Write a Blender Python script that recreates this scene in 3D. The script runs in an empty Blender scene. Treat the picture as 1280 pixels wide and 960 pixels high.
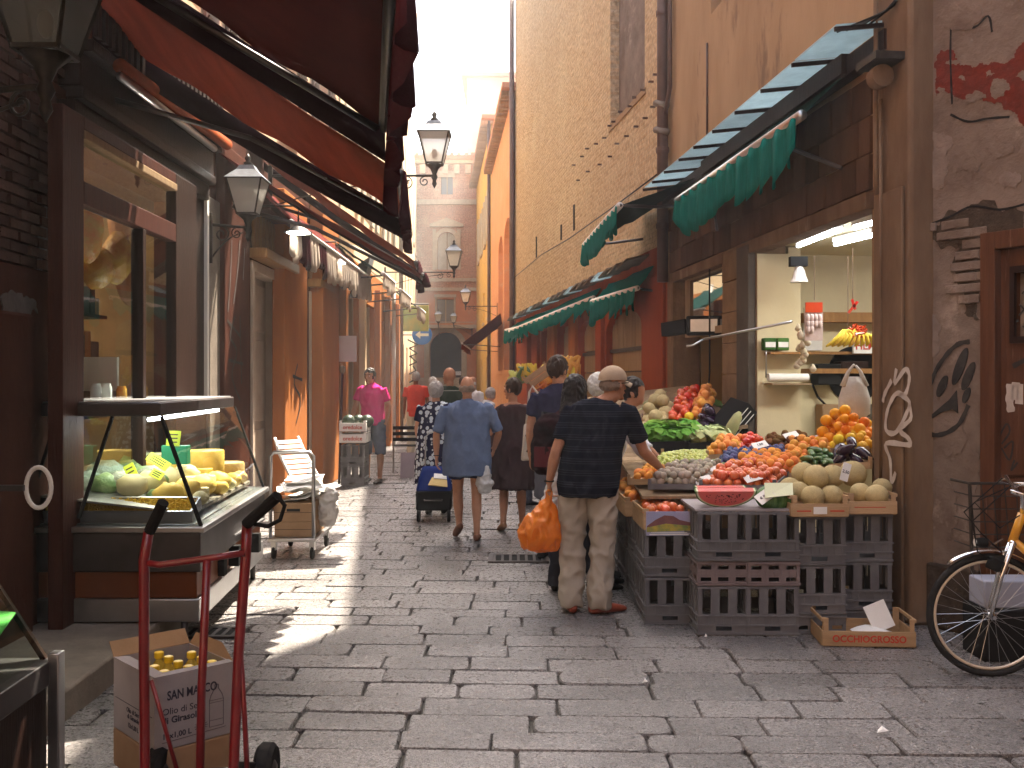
import bpy, bmesh, math, random
from mathutils import Vector, Matrix, Euler, noise
random.seed(11)
HAZE = 0.003
R = math.radians
SC = bpy.context.scene
COL = SC.collection
# ---------------------------------------------------------------- camera, light, exposure
F, CX, HY, EYE = 1250.0, 640.0, 474.0, 1.62
cam_d = bpy.data.cameras.new("camera"); cam = bpy.data.objects.new("camera", cam_d); COL.objects.link(cam)
cam.location = (0, 0, EYE); cam.rotation_euler = (R(90), 0, 0)
cam_d.sensor_width = 36; cam_d.lens = 36 * F / 1280; cam_d.shift_y = -6 / 1280
cam_d.clip_start = 0.05; cam_d.clip_end = 2000
SC.camera = cam
SUN_EL, SUN_AZ = 60.0, 25.0          # degrees; azimuth measured from +Y towards +X
wd = bpy.data.worlds.new("World"); SC.world = wd; wd.use_nodes = True
_n = wd.node_tree.nodes; _sky = _n.new("ShaderNodeTexSky"); _sky.sky_type = 'NISHITA'; _sky.sun_disc = False
_sky.sun_elevation = R(SUN_EL); _sky.sun_rotation = R(SUN_AZ); _sky.dust_density = 5.0; _sky.air_density = 1.0; _sky.ozone_density = 0.4
_hs = _n.new('ShaderNodeHueSaturation'); _hs.inputs['Saturation'].default_value = 0.75; wd.node_tree.links.new(_sky.outputs[0], _hs.inputs['Color']); wd.node_tree.links.new(_hs.outputs[0], _n["Background"].inputs[0]); _n["Background"].inputs[1].default_value = 0.15
sl = bpy.data.lights.new("sun", 'SUN'); sl.energy = 5.0; sl.angle = R(0.5); sl.color = (1.0, 0.88, 0.72)
so = bpy.data.objects.new("sun", sl); COL.objects.link(so)
_sv = Vector((math.sin(R(SUN_AZ)) * math.cos(R(SUN_EL)), math.cos(R(SUN_AZ)) * math.cos(R(SUN_EL)), math.sin(R(SUN_EL))))
so.rotation_euler = _sv.to_track_quat('Z', 'Y').to_euler(); so.location = (0, 10, 30)
SC.view_settings.view_transform = 'Standard'; SC.view_settings.look = 'None'
SC.view_settings.exposure = 2.6; SC.view_settings.gamma = 1.0
SC.cycles.max_bounces = 8; SC.cycles.diffuse_bounces = 4; SC.cycles.glossy_bounces = 3
SC.cycles.transparent_max_bounces = 12; SC.cycles.transmission_bounces = 6
SC.cycles.use_denoising = True; SC.cycles.sample_clamp_indirect = 6.0

def W(px, py, d): return Vector(((px - CX) * d / F, d, EYE + (HY - py) * d / F))
def G(px, py, z=0.0): return W(px, py, (EYE - z) * F / (py - HY))

# ---------------------------------------------------------------- materials
def mat(name, c1, c2=None, scale=6.0, rough=0.7, bump=0.0, bscale=60.0, metal=0.0, rnd=0.0, stretch=(1, 1, 1),
        c3=None, s3=1.2, w3=0.5, emit=None, estr=1.0, transl=0.0, alpha=1.0, coat=0.0, spec=0.5, detail=5.0, sat=0.0, contrast=1.0, trans=0.0):
    m = bpy.data.materials.new(name); m.use_nodes = True
    nt = m.node_tree; N = nt.nodes; K = nt.links; b = N["Principled BSDF"]
    def rgba(c): return (c[0], c[1], c[2], 1)
    b.inputs["Roughness"].default_value = rough; b.inputs["Metallic"].default_value = metal
    b.inputs["Specular IOR Level"].default_value = spec if rough < .4 else (spec * .22 if rough < .58 else .01); b.inputs["Coat Weight"].default_value = coat
    b.inputs["Base Color"].default_value = rgba(c1)
    if trans: b.inputs["Transmission Weight"].default_value = trans
    if emit: b.inputs["Emission Color"].default_value = rgba(emit); b.inputs["Emission Strength"].default_value = estr
    tc = N.new("ShaderNodeTexCoord"); mp = N.new("ShaderNodeMapping"); mp.inputs["Scale"].default_value = stretch
    K.new(tc.outputs["Object"], mp.inputs[0]); co = mp.outputs[0]; col = None
    def nz(sc, det=detail, r=0.6):
        n = N.new("ShaderNodeTexNoise"); n.inputs["Scale"].default_value = sc; n.inputs["Detail"].default_value = det
        n.inputs["Roughness"].default_value = r; K.new(co, n.inputs["Vector"]); return n.outputs["Fac"]
    def ramp(src, lo, hi):
        r = N.new("ShaderNodeMapRange"); r.inputs[1].default_value = lo; r.inputs[2].default_value = hi; K.new(src, r.inputs[0]); return r.outputs[0]
    def mix(f, a, bb):
        x = N.new("ShaderNodeMix"); x.data_type = 'RGBA'
        if isinstance(f, float): x.inputs[0].default_value = f
        else: K.new(f, x.inputs[0])
        for i, v in ((6, a), (7, bb)):
            if isinstance(v, tuple): x.inputs[i].default_value = rgba(v)
            else: K.new(v, x.inputs[i])
        return x.outputs[2]
    if c2:
        h = 0.18 / contrast
        col = mix(ramp(nz(scale), 0.5 - h, 0.5 + h), tuple(c1), tuple(c2))
        if c3: col = mix(ramp(nz(s3, 8, 0.7), w3, w3 + 0.08), col, tuple(c3))
    if rnd or sat:
        oi = N.new("ShaderNodeObjectInfo"); hs = N.new("ShaderNodeHueSaturation")
        r1 = N.new("ShaderNodeMapRange"); r1.inputs[3].default_value = 1 - rnd; r1.inputs[4].default_value = 1 + rnd
        K.new(oi.outputs["Random"], r1.inputs[0]); K.new(r1.outputs[0], hs.inputs["Value"])
        if sat:
            r2 = N.new("ShaderNodeMapRange"); r2.inputs[3].default_value = 0.5 - sat; r2.inputs[4].default_value = 0.5 + sat
            mm = N.new("ShaderNodeMath"); mm.operation = 'FRACT'; m2 = N.new("ShaderNodeMath"); m2.operation = 'MULTIPLY'; m2.inputs[1].default_value = 7.3
            K.new(oi.outputs["Random"], m2.inputs[0]); K.new(m2.outputs[0], mm.inputs[0]); K.new(mm.outputs[0], r2.inputs[0]); K.new(r2.outputs[0], hs.inputs["Hue"])
        if col is not None: K.new(col, hs.inputs["Color"])
        else: hs.inputs["Color"].default_value = rgba(c1)
        col = hs.outputs[0]
    if col is not None: K.new(col, b.inputs["Base Color"])
    if bump:
        bp = N.new("ShaderNodeBump"); bp.inputs["Strength"].default_value = min(bump, 1.0); bp.inputs["Distance"].default_value = 0.02 * max(1.0, bump)
        K.new(nz(bscale, 6, 0.65), bp.inputs["Height"]); K.new(bp.outputs[0], b.inputs["Normal"])
    out = N["Material Output"]; sh = b.outputs[0]
    if transl:
        t = N.new("ShaderNodeBsdfTranslucent")
        if col is not None: K.new(col, t.inputs[0])
        else: t.inputs[0].default_value = rgba(c1)
        ms = N.new("ShaderNodeMixShader"); ms.inputs[0].default_value = transl; K.new(sh, ms.inputs[1]); K.new(t.outputs[0], ms.inputs[2]); sh = ms.outputs[0]
    if alpha < 1:
        t = N.new("ShaderNodeBsdfTransparent"); ms = N.new("ShaderNodeMixShader"); ms.inputs[0].default_value = alpha
        K.new(t.outputs[0], ms.inputs[1]); K.new(sh, ms.inputs[2]); sh = ms.outputs[0]
    K.new(sh, out.inputs[0]); m["col"] = 1
    return m

def glass(name, tint=(0.9, 0.95, 0.95), refl=0.12, rough=0.02, ior=1.45):
    m = bpy.data.materials.new(name); m.use_nodes = True; nt = m.node_tree; N = nt.nodes; K = nt.links
    N.remove(N["Principled BSDF"]); t = N.new("ShaderNodeBsdfTransparent"); t.inputs[0].default_value = (*tint, 1)
    g = N.new("ShaderNodeBsdfGlossy"); g.inputs["Roughness"].default_value = rough
    fr = N.new("ShaderNodeFresnel"); fr.inputs[0].default_value = ior
    ad = N.new("ShaderNodeMath"); ad.operation = 'ADD'; ad.inputs[1].default_value = refl; K.new(fr.outputs[0], ad.inputs[0])
    ge = N.new("ShaderNodeNewGeometry"); iv = N.new("ShaderNodeMath"); iv.operation = 'SUBTRACT'; iv.inputs[0].default_value = 1.0; K.new(ge.outputs['Backfacing'], iv.inputs[1]); mu = N.new("ShaderNodeMath"); mu.operation = 'MULTIPLY'; K.new(iv.outputs[0], mu.inputs[0]); K.new(ad.outputs[0], mu.inputs[1])
    ms = N.new("ShaderNodeMixShader"); K.new(mu.outputs[0], ms.inputs[0]); K.new(t.outputs[0], ms.inputs[1]); K.new(g.outputs[0], ms.inputs[2])
    K.new(ms.outputs[0], N["Material Output"].inputs[0]); return m

def brick_mat(name, c1, c2, mortar, bw=0.26, bh=0.065, bump=1.0, rough=0.85, patch=None, pw=0.55, offs=(0, 0, 0)):
    m = mat(name, c1, None, rough=rough); nt = m.node_tree; N = nt.nodes; K = nt.links; b = N["Principled BSDF"]
    tc = N.new("ShaderNodeTexCoord"); sp = N.new("ShaderNodeSeparateXYZ"); cb = N.new("ShaderNodeCombineXYZ")
    nzv = N.new("ShaderNodeTexNoise"); nzv.inputs["Scale"].default_value = 3.5; nzv.inputs["Detail"].default_value = 5
    K.new(tc.outputs["Object"], nzv.inputs[0]); dv = N.new("ShaderNodeVectorMath"); dv.operation = 'MULTIPLY_ADD'
    K.new(nzv.outputs["Color"], dv.inputs[0]); dv.inputs[1].default_value = (0.05, 0.05, 0.05); K.new(tc.outputs["Object"], dv.inputs[2])
    K.new(dv.outputs[0], sp.inputs[0]); K.new(sp.outputs[0], cb.inputs[0]); K.new(sp.outputs[2], cb.inputs[1])
    br = N.new("ShaderNodeTexBrick"); K.new(cb.outputs[0], br.inputs["Vector"]); br.inputs["Scale"].default_value = 1.0
    br.inputs["Brick Width"].default_value = bw; br.inputs["Row Height"].default_value = bh; br.inputs["Mortar Size"].default_value = 0.009
    br.inputs["Mortar Smooth"].default_value = 0.6
    br.inputs["Color1"].default_value = (*c1, 1); br.inputs["Color2"].default_value = (*c2, 1); br.inputs["Mortar"].default_value = (*mortar, 1)
    col = br.outputs[0]
    n2 = N.new("ShaderNodeTexNoise"); n2.inputs["Scale"].default_value = 0.7; n2.inputs["Detail"].default_value = 9; n2.inputs["Roughness"].default_value = 0.72; K.new(tc.outputs["Object"], n2.inputs[0])
    if patch:
        r = N.new("ShaderNodeMapRange"); r.inputs[1].default_value = pw; r.inputs[2].default_value = pw + 0.12; r.inputs[4].default_value = 0.8; K.new(n2.outputs[0], r.inputs[0])
        x = N.new("ShaderNodeMix"); x.data_type = 'RGBA'; K.new(r.outputs[0], x.inputs[0]); K.new(col, x.inputs[6]); x.inputs[7].default_value = (*patch, 1); col = x.outputs[2]
    n4 = N.new("ShaderNodeTexNoise"); n4.inputs["Scale"].default_value = 14; n4.inputs["Detail"].default_value = 6; K.new(tc.outputs["Object"], n4.inputs[0])
    r4 = N.new("ShaderNodeMapRange"); r4.inputs[1].default_value = 0.3; r4.inputs[2].default_value = 0.7; r4.inputs[3].default_value = 0.65; r4.inputs[4].default_value = 1.2; K.new(n4.outputs[0], r4.inputs[0])
    hv = N.new("ShaderNodeHueSaturation"); K.new(col, hv.inputs["Color"]); K.new(r4.outputs[0], hv.inputs["Value"]); K.new(hv.outputs[0], b.inputs["Base Color"])
    n3 = N.new("ShaderNodeTexNoise"); n3.inputs["Scale"].default_value = 16; n3.inputs["Detail"].default_value = 6; K.new(tc.outputs["Object"], n3.inputs[0])
    ma = N.new("ShaderNodeMath"); ma.operation = 'MULTIPLY_ADD'; ma.inputs[1].default_value = -0.6; K.new(br.outputs["Fac"], ma.inputs[0]); K.new(n3.outputs[0], ma.inputs[2])
    bp = N.new("ShaderNodeBump"); bp.inputs["Strength"].default_value = bump; bp.inputs["Distance"].default_value = 0.045; K.new(ma.outputs[0], bp.inputs["Height"]); K.new(bp.outputs[0], b.inputs["Normal"])
    return m

# ---------------------------------------------------------------- mesh building
TXT = bpy.data.scenes.new('text_tmp')
class MB:
    def __init__(s): s.v = []; s.f = []
    def add(s, vs, fs):
        o = len(s.v); s.v += [tuple(v) for v in vs]; s.f += [[i + o for i in f] for f in fs]; return s
    def box(s, x0, x1, y0, y1, z0, z1):
        return s.add([(x0, y0, z0), (x1, y0, z0), (x1, y1, z0), (x0, y1, z0), (x0, y0, z1), (x1, y0, z1), (x1, y1, z1), (x0, y1, z1)],
              [(3, 2, 1, 0), (4, 5, 6, 7), (0, 1, 5, 4), (1, 2, 6, 5), (2, 3, 7, 6), (3, 0, 4, 7)])
    def cbox(s, c, size, rot=None):
        hx, hy, hz = size[0] / 2, size[1] / 2, size[2] / 2; m = rot if rot is not None else Matrix.Identity(3)
        if isinstance(m, Euler): m = m.to_matrix()
        vs = [Vector(c) + m @ Vector((a * hx, b * hy, q * hz)) for q in (-1, 1) for a, b in ((-1, -1), (1, -1), (1, 1), (-1, 1))]
        return s.add(vs, [(3, 2, 1, 0), (4, 5, 6, 7), (0, 1, 5, 4), (1, 2, 6, 5), (2, 3, 7, 6), (3, 0, 4, 7)])
    def bar(s, p, q, w, h=None, up=(0, 0, 1)):
        p = Vector(p); q = Vector(q); h = h or w; d = (q - p); L = d.length; d.normalize(); u = Vector(up)
        if abs(d.dot(u)) > 0.98: u = Vector((1, 0, 0))
        a = d.cross(u).normalized(); b = a.cross(d).normalized()
        return s.cbox((p + q) / 2, (w, L, h), Matrix((a, d, b)).transposed())
    def tube(s, pts, r, n=8, cap=True):
        pts = [Vector(p) for p in pts]; k = len(pts); rs = r if isinstance(r, (list, tuple)) else [r] * k
        t0 = (pts[1] - pts[0]).normalized(); u = t0.cross(Vector((0, 0, 1)))
        if u.length < 0.05: u = t0.cross(Vector((1, 0, 0)))
        u.normalize(); vs = []
        for i in range(k):
            t = (pts[min(i + 1, k - 1)] - pts[max(i - 1, 0)]).normalized(); u = (u - t * u.dot(t)); u.normalize(); w = t.cross(u)
            for j in range(n):
                a = 2 * math.pi * j / n; vs.append(pts[i] + (u * math.cos(a) + w * math.sin(a)) * rs[i])
        fs = [(i * n + j, i * n + (j + 1) % n, (i + 1) * n + (j + 1) % n, (i + 1) * n + j) for i in range(k - 1) for j in range(n)]
        if cap: fs += [tuple(range(n))[::-1], tuple((k - 1) * n + j for j in range(n))]
        return s.add(vs, fs)
    def lathe(s, prof, c=(0, 0, 0), n=16, axis='z', sy=1.0):
        vs = []
        for r, z in prof:
            for j in range(n):
                a = 2 * math.pi * j / n; x, y = r * math.cos(a), r * math.sin(a) * sy
                p = (x, y, z) if axis == 'z' else ((z, x, y) if axis == 'x' else (x, z, y))
                vs.append((c[0] + p[0], c[1] + p[1], c[2] + p[2]))
        k = len(prof)
        fs = [(i * n + j, i * n + (j + 1) % n, (i + 1) * n + (j + 1) % n, (i + 1) * n + j) for i in range(k - 1) for j in range(n)]
        fs += [tuple(range(n))[::-1], tuple((k - 1) * n + j for j in range(n))]
        return s.add(vs, fs)
    def ell(s, c, r, n=12, m=8, rot=None):
        c = Vector(c); rr = r if isinstance(r, (tuple, list)) else (r, r, r); vs = []
        q = rot.to_matrix() if isinstance(rot, Euler) else (rot or Matrix.Identity(3))
        for i in range(m + 1):
            t = math.pi * (i if 0 < i < m else (0.04 if i == 0 else m - 0.04)) / m
            for j in range(n):
                a = 2 * math.pi * j / n
                vs.append(c + q @ Vector((rr[0] * math.sin(t) * math.cos(a), rr[1] * math.sin(t) * math.sin(a), -rr[2] * math.cos(t))))
        fs = [(i * n + j, i * n + (j + 1) % n, (i + 1) * n + (j + 1) % n, (i + 1) * n + j) for i in range(m) for j in range(n)]
        fs += [tuple(range(n))[::-1], tuple(m * n + j for j in range(n))]
        return s.add(vs, fs)
    def loft(s, rings, n=16):
        """rings: (center, rx, ry, [normal dir]) ellipses; x axis stays world-x-ish"""
        vs = []; k = len(rings)
        for i, rg in enumerate(rings):
            c = Vector(rg[0]); t = Vector(rings[min(i + 1, k - 1)][0]) - Vector(rings[max(i - 1, 0)][0]); t.normalize()
            if len(rg) > 3 and rg[3] is not None: t = Vector(rg[3]).normalized()
            x = Vector((1, 0, 0)) if len(rg) < 5 else Vector(rg[4])
            x = x - t * x.dot(t)
            if x.length < 0.1: x = Vector((0, 0, 1)) - t * t.z
            x.normalize(); y = t.cross(x)
            for j in range(n):
                a = 2 * math.pi * j / n; vs.append(c + x * rg[1] * math.cos(a) + y * rg[2] * math.sin(a))
        fs = [(i * n + j, i * n + (j + 1) % n, (i + 1) * n + (j + 1) % n, (i + 1) * n + j) for i in range(k - 1) for j in range(n)]
        fs += [tuple(range(n))[::-1], tuple((k - 1) * n + j for j in range(n))]
        return s.add(vs, fs)
    def prism(s, poly, h, ax='y'):
        """poly: 2d outline (x,z), extruded along y from h[0] to h[1] (ax y), or (x,y)->z"""
        n = len(poly)
        if ax == 'y': vs = [(a, h[0], b) for a, b in poly] + [(a, h[1], b) for a, b in poly]
        elif ax == 'z': vs = [(a, b, h[0]) for a, b in poly] + [(a, b, h[1]) for a, b in poly]
        else: vs = [(h[0], a, b) for a, b in poly] + [(h[1], a, b) for a, b in poly]
        fs = [(i, (i + 1) % n, n + (i + 1) % n, n + i) for i in range(n)] + [tuple(range(n))[::-1], tuple(range(n, 2 * n))]
        return s.add(vs, fs)
    def quad(s, a, b, c, d, t=0.003):
        a, b, c, d = map(Vector, (a, b, c, d)); nn = (b - a).cross(d - a).normalized() * t
        return s.add([a, b, c, d, a + nn, b + nn, c + nn, d + nn], [(0, 3, 2, 1), (4, 5, 6, 7), (0, 1, 5, 4), (1, 2, 6, 5), (2, 3, 7, 6), (3, 0, 4, 7)])
    def sheet(s, fn, nu, nv, t=0.004):
        """fn(u,v)->Vector ; thickened grid"""
        P = [[Vector(fn(i / nu, j / nv)) for j in range(nv + 1)] for i in range(nu + 1)]; vs = []
        for i in range(nu + 1):
            for j in range(nv + 1):
                du = P[min(i + 1, nu)][j] - P[max(i - 1, 0)][j]; dv = P[i][min(j + 1, nv)] - P[i][max(j - 1, 0)]
                vs.append((P[i][j], du.cross(dv).normalized() * t))
        A = [a for a, _ in vs] + [a + b for a, b in vs]; o = len(vs); w = nv + 1; fs = []
        for i in range(nu):
            for j in range(nv):
                q = (i * w + j, (i + 1) * w + j, (i + 1) * w + j + 1, i * w + j + 1); fs += [q[::-1], tuple(x + o for x in q)]
        for i in range(nu): fs += [(i * w, (i + 1) * w, (i + 1) * w + o, i * w + o), (i * w + nv + o, (i + 1) * w + nv + o, (i + 1) * w + nv, i * w + nv)]
        for j in range(nv): fs += [(j + 1, j, j + o, j + 1 + o), (nu * w + j, nu * w + j + 1, nu * w + j + 1 + o, nu * w + j + o)]
        return s.add(A, fs)
    def text(s, body, size, M4, ext=0.0015, bold=False, squash=1.0, align='CENTER'):
        cu = bpy.data.curves.new("t", 'FONT'); cu.body = body; cu.size = size; cu.extrude = ext; cu.align_x = align; cu.align_y = 'CENTER'
        cu.resolution_u = 3
        if bold: cu.offset = size * 0.02
        o = bpy.data.objects.new("t", cu); TXT.collection.objects.link(o); TXT.view_layers[0].update(); dg = TXT.view_layers[0].depsgraph
        me = bpy.data.meshes.new_from_object(o.evaluated_get(dg))
        s.add([M4 @ Vector((v.co.x * squash, v.co.y, v.co.z)) for v in me.vertices], [list(p.vertices) for p in me.polygons])
        bpy.data.objects.remove(o); bpy.data.curves.remove(cu); bpy.data.meshes.remove(me); return s
    def mesh(s, name, m, smooth=False):
        me = bpy.data.meshes.new(name); me.from_pydata(s.v, [], s.f); me.materials.append(m)
        if smooth is True: me.polygons.foreach_set("use_smooth", [True] * len(me.polygons))
        me.update(); return me
    def build(s, name, m, parent=None, smooth=False, bevel=0.0, loc=None):
        me = s.mesh(name, m, smooth); o = bpy.data.objects.new(name, me); COL.objects.link(o)
        if parent: o.parent = parent
        if loc: o.location = loc
        if smooth == 'auto' or bevel:
            for p in me.polygons: p.use_smooth = True
            md = None
            if bevel:
                md = o.modifiers.new("b", 'BEVEL'); md.width = bevel; md.segments = 2; md.limit_method = 'ANGLE'; md.angle_limit = R(40)
            bm = bmesh.new(); bm.from_mesh(me)
            for e in bm.edges:
                if len(e.link_faces) == 2 and e.calc_face_angle(0) > R(35): e.smooth = False
            bm.to_mesh(me); bm.free()
        return o

def tag(o, label=None, cat=None, group=None, kind=None):
    if label: o["label"] = label
    if cat: o["category"] = cat
    if group: o["group"] = group
    if kind: o["kind"] = kind
    return o
def thing(name, label, cat, loc=(0, 0, 0), rz=0.0, group=None, kind=None):
    o = bpy.data.objects.new(name, None); COL.objects.link(o); o.location = loc; o.rotation_euler = (0, 0, rz)
    o.empty_display_size = 0.1
    return tag(o, label, cat, group, kind)
def kids(o): return [c for c in bpy.data.objects if c.parent == o]
def copy_tree(o, loc=None, rz=None, label=None, group=None, parent=None):
    c = o.copy(); COL.objects.link(c)
    if parent: c.parent = parent
    if loc is not None: c.location = loc
    if rz is not None: c.rotation_euler = (0, 0, rz)
    if label: c["label"] = label
    if group: c["group"] = group
    for ch in KIDS.get(o.name) or KIDS.setdefault(o.name, kids(o)): copy_tree(ch, parent=c)
    return c
KIDS = {}
def struct(o): o["kind"] = "structure"; return o

class Wall:
    """a wall plane through plan points a (near) and b (far); local x runs a->b, z up, y to the left of that"""
    def __init__(s, a, b):
        s.a = Vector((a[0], a[1])); s.u = (Vector(b) - s.a); s.len = s.u.length; s.u.normalize(); s.n = Vector((-s.u.y, s.u.x)); s.rz = math.atan2(s.u.y, s.u.x)
    def L(s, px, py, off=0.0):
        k = (px - CX) / F; a = s.a + s.n * off      # a + t u = (k d, d)
        t = (k * a.y - a.x) / (s.u.x - k * s.u.y); d = a.y + t * s.u.y
        return t, EYE + (HY - py) * d / F
    def S(s, px, off=0.0): return s.L(px, HY, off)[0]
    def Z(s, px, py, off=0.0): return s.L(px, py, off)[1]
    def P(s, t, off, z=0.0): p = s.a + s.u * t + s.n * off; return Vector((p.x, p.y, z))
    def thing(s, name, label, cat, **k): return thing(name, label, cat, (s.a.x, s.a.y, 0), s.rz, **k)

def holed(s0, s1, z0, z1, holes, y=0.0, t=0.3, side=1):
    """wall sheet with rectangular (or arched) openings; street side is +y if side=1, reveals go back t"""
    m = MB(); xs = sorted({s0, s1, *[min(max(h[i], s0), s1) for h in holes for i in (0, 1)]}); zs = sorted({z0, z1, *[min(max(h[i], z0), z1) for h in holes for i in (2, 3)]})
    yb = y - t * side
    def inh(x, z): return any(h[0] < x < h[1] and h[2] < z < h[3] for h in holes)
    for i in range(len(xs) - 1):
        for j in range(len(zs) - 1):
            x0, x1, a, b = xs[i], xs[i + 1], zs[j], zs[j + 1]
            if x1 - x0 < 1e-4 or b - a < 1e-4 or inh((x0 + x1) / 2, (a + b) / 2): continue
            m.add([(x0, y, a), (x1, y, a), (x1, y, b), (x0, y, b)], [(3, 2, 1, 0) if side == 1 else (0, 1, 2, 3)])
            m.add([(x0, yb, a), (x1, yb, a), (x1, yb, b), (x0, yb, b)], [(0, 1, 2, 3) if side == 1 else (3, 2, 1, 0)])
    for h in holes:
        x0, x1, a, b = h[:4]
        m.add([(x0, y, a), (x1, y, a), (x1, y, b), (x0, y, b), (x0, yb, a), (x1, yb, a), (x1, yb, b), (x0, yb, b)],
              [(0, 1, 5, 4), (1, 2, 6, 5), (2, 3, 7, 6), (3, 0, 4, 7)])
        if len(h) > 4 and h[4]:      # arched head: fill the corners above the arc
            n = 10; r = (x1 - x0) / 2; cx = (x0 + x1) / 2; hr = h[4]
            arc = [(cx + r * math.cos(math.pi * k / n), b - hr + hr * math.sin(math.pi * k / n)) for k in range(n + 1)]
            for lo, hi, cor in ((0, n // 2, (x1, b)), (n // 2, n, (x0, b))):
                pl = [cor] + (arc[lo:hi + 1] if lo == 0 else arc[lo:hi + 1]); m.prism(pl, (yb, y))
    return m
# ---------------------------------------------------------------- palette
M = {}
M['stone'] = None
M['asph'] = mat('joint_dirt', (0.10, 0.09, 0.08), (0.07, 0.065, 0.055), 20, 0.9, 0.4, 80)
M['plas_tan'] = mat('tan_plaster', (0.40, 0.275, 0.165), (0.29, 0.19, 0.11), 1.3, 0.9, 0.5, 6, c3=(0.20, 0.135, 0.09), s3=1.1, w3=0.55, stretch=(1, 1, 0.35))
M['plas_grey'] = mat('grey_plaster', (0.235, 0.185, 0.155), (0.135, 0.1, 0.08), 3.2, 0.9, 0.9, 14, c3=(0.31, 0.25, 0.21), s3=1.7, w3=0.57, detail=9)
M['pil_brown'] = mat('brown_plaster', (0.20, 0.135, 0.088), (0.12, 0.076, 0.05), 4, 0.85, 0.5, 16, stretch=(1, 1, 0.3), c3=(0.26, 0.19, 0.135), s3=2.5, w3=0.57)
M['brick_far'] = brick_mat('rough_tan_brick', (0.60, 0.445, 0.275), (0.50, 0.345, 0.20), (0.55, 0.43, 0.28), patch=(0.62, 0.49, 0.31), pw=0.52)
M['brick_pink'] = brick_mat('pink_brick', (0.50, 0.24, 0.14), (0.42, 0.19, 0.11), (0.5, 0.36, 0.25), patch=(0.56, 0.36, 0.22), pw=0.5, bump=0.3)
M['brick_dark'] = mat('old_brick', (0.10, 0.055, 0.042), (0.07, 0.04, 0.032), 9, 0.9, 0.8, 30, rnd=0.25)
M['mortar'] = mat('old_mortar', (0.085, 0.065, 0.05), (0.05, 0.038, 0.03), 12, 0.95, 0.8, 40)
M['red_wall'] = mat('red_plaster', (0.34, 0.085, 0.035), (0.25, 0.06, 0.028), 2.2, 0.85, 0.35, 20, c3=(0.36, 0.19, 0.10), s3=1.5, w3=0.62, stretch=(1, 1, 0.4))
M['orange'] = mat('orange_plaster', (0.42, 0.16, 0.05), (0.32, 0.11, 0.038), 1.8, 0.85, 0.3, 20, c3=(0.46, 0.27, 0.13), s3=1.3, w3=0.6, stretch=(1, 1, 0.35))
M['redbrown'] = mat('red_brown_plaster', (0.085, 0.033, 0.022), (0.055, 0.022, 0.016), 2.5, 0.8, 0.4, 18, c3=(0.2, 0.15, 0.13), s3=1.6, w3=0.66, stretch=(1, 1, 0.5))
M['limestain'] = mat('pale_render', (0.27, 0.22, 0.19), (0.17, 0.13, 0.11), 5, 0.9, 0.8, 20)
M['yellow'] = mat('yellow_plaster', (0.62, 0.42, 0.14), (0.54, 0.34, 0.11), 1.2, 0.85, 0.25, 20, c3=(0.5, 0.3, 0.12), s3=1.1, w3=0.6)
M['salmon'] = mat('salmon_plaster', (0.62, 0.33, 0.18), (0.56, 0.27, 0.14), 1.2, 0.85, 0.25, 20, c3=(0.58, 0.38, 0.24), s3=1.1, w3=0.58)
M['cream'] = mat('cream_plaster', (0.66, 0.52, 0.34), (0.58, 0.44, 0.28), 1.1, 0.85, 0.25, 20)
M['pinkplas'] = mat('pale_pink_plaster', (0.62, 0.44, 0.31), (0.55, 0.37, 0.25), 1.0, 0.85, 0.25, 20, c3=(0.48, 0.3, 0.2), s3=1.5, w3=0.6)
M['trim'] = mat('sandstone_trim', (0.50, 0.40, 0.28), (0.40, 0.30, 0.2), 5, 0.85, 0.4, 40)
M['whitestone'] = mat('worn_white_stone', (0.26, 0.225, 0.185), (0.18, 0.15, 0.125), 5, 0.8, 0.4, 30)
M['block'] = mat('brown_stone_block', (0.13, 0.08, 0.05), (0.085, 0.05, 0.032), 6, 0.85, 0.6, 30, rnd=0.3, stretch=(1, 1, 0.3))
M['pillar'] = mat('pale_stone_block', (0.24, 0.16, 0.095), (0.17, 0.11, 0.065), 5, 0.85, 0.5, 30, rnd=0.15)
M['darkpaint'] = mat('dark_grey_paint', (0.07, 0.065, 0.06), (0.12, 0.10, 0.08), 5, 0.7, 0.3, 30, contrast=0.6)
M['wood_dark'] = mat('dark_brown_wood', (0.028, 0.014, 0.01), (0.018, 0.009, 0.007), 3, 0.45, 0.25, 14, stretch=(6, 6, 0.6))
M['wood_red'] = mat('red_brown_wood', (0.07, 0.022, 0.014), (0.045, 0.014, 0.01), 3, 0.5, 0.3, 14, stretch=(6, 6, 0.6))
M['wood_door'] = mat('worn_door_wood', (0.13, 0.06, 0.034), (0.085, 0.038, 0.022), 3, 0.7, 0.4, 14, stretch=(7, 7, 0.5), c3=(0.18, 0.10, 0.065), s3=3, w3=0.6)
M['wood_ochre'] = mat('ochre_wood', (0.33, 0.17, 0.06), (0.24, 0.12, 0.045), 3, 0.5, 0.3, 14, stretch=(6, 6, 0.6))
M['wood_pale'] = mat('weathered_plank', (0.36, 0.26, 0.16), (0.26, 0.18, 0.11), 3, 0.8, 0.4, 16, stretch=(8, 8, 0.6), rnd=0.15)
M['wood_crate'] = mat('crate_wood', (0.46, 0.31, 0.175), (0.36, 0.235, 0.13), 4, 0.7, 0.25, 20, stretch=(1, 6, 8), rnd=0.12)
M['white_wood'] = mat('cream_painted_wood', (0.52, 0.42, 0.33), (0.42, 0.32, 0.25), 3, 0.6, 0.2, 20)
M['crate'] = mat('grey_plastic', (0.15, 0.148, 0.155), (0.10, 0.098, 0.104), 5, 0.5, 0.15, 40, rnd=0.14, c3=(0.2, 0.185, 0.18), s3=4, w3=0.6)
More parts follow.
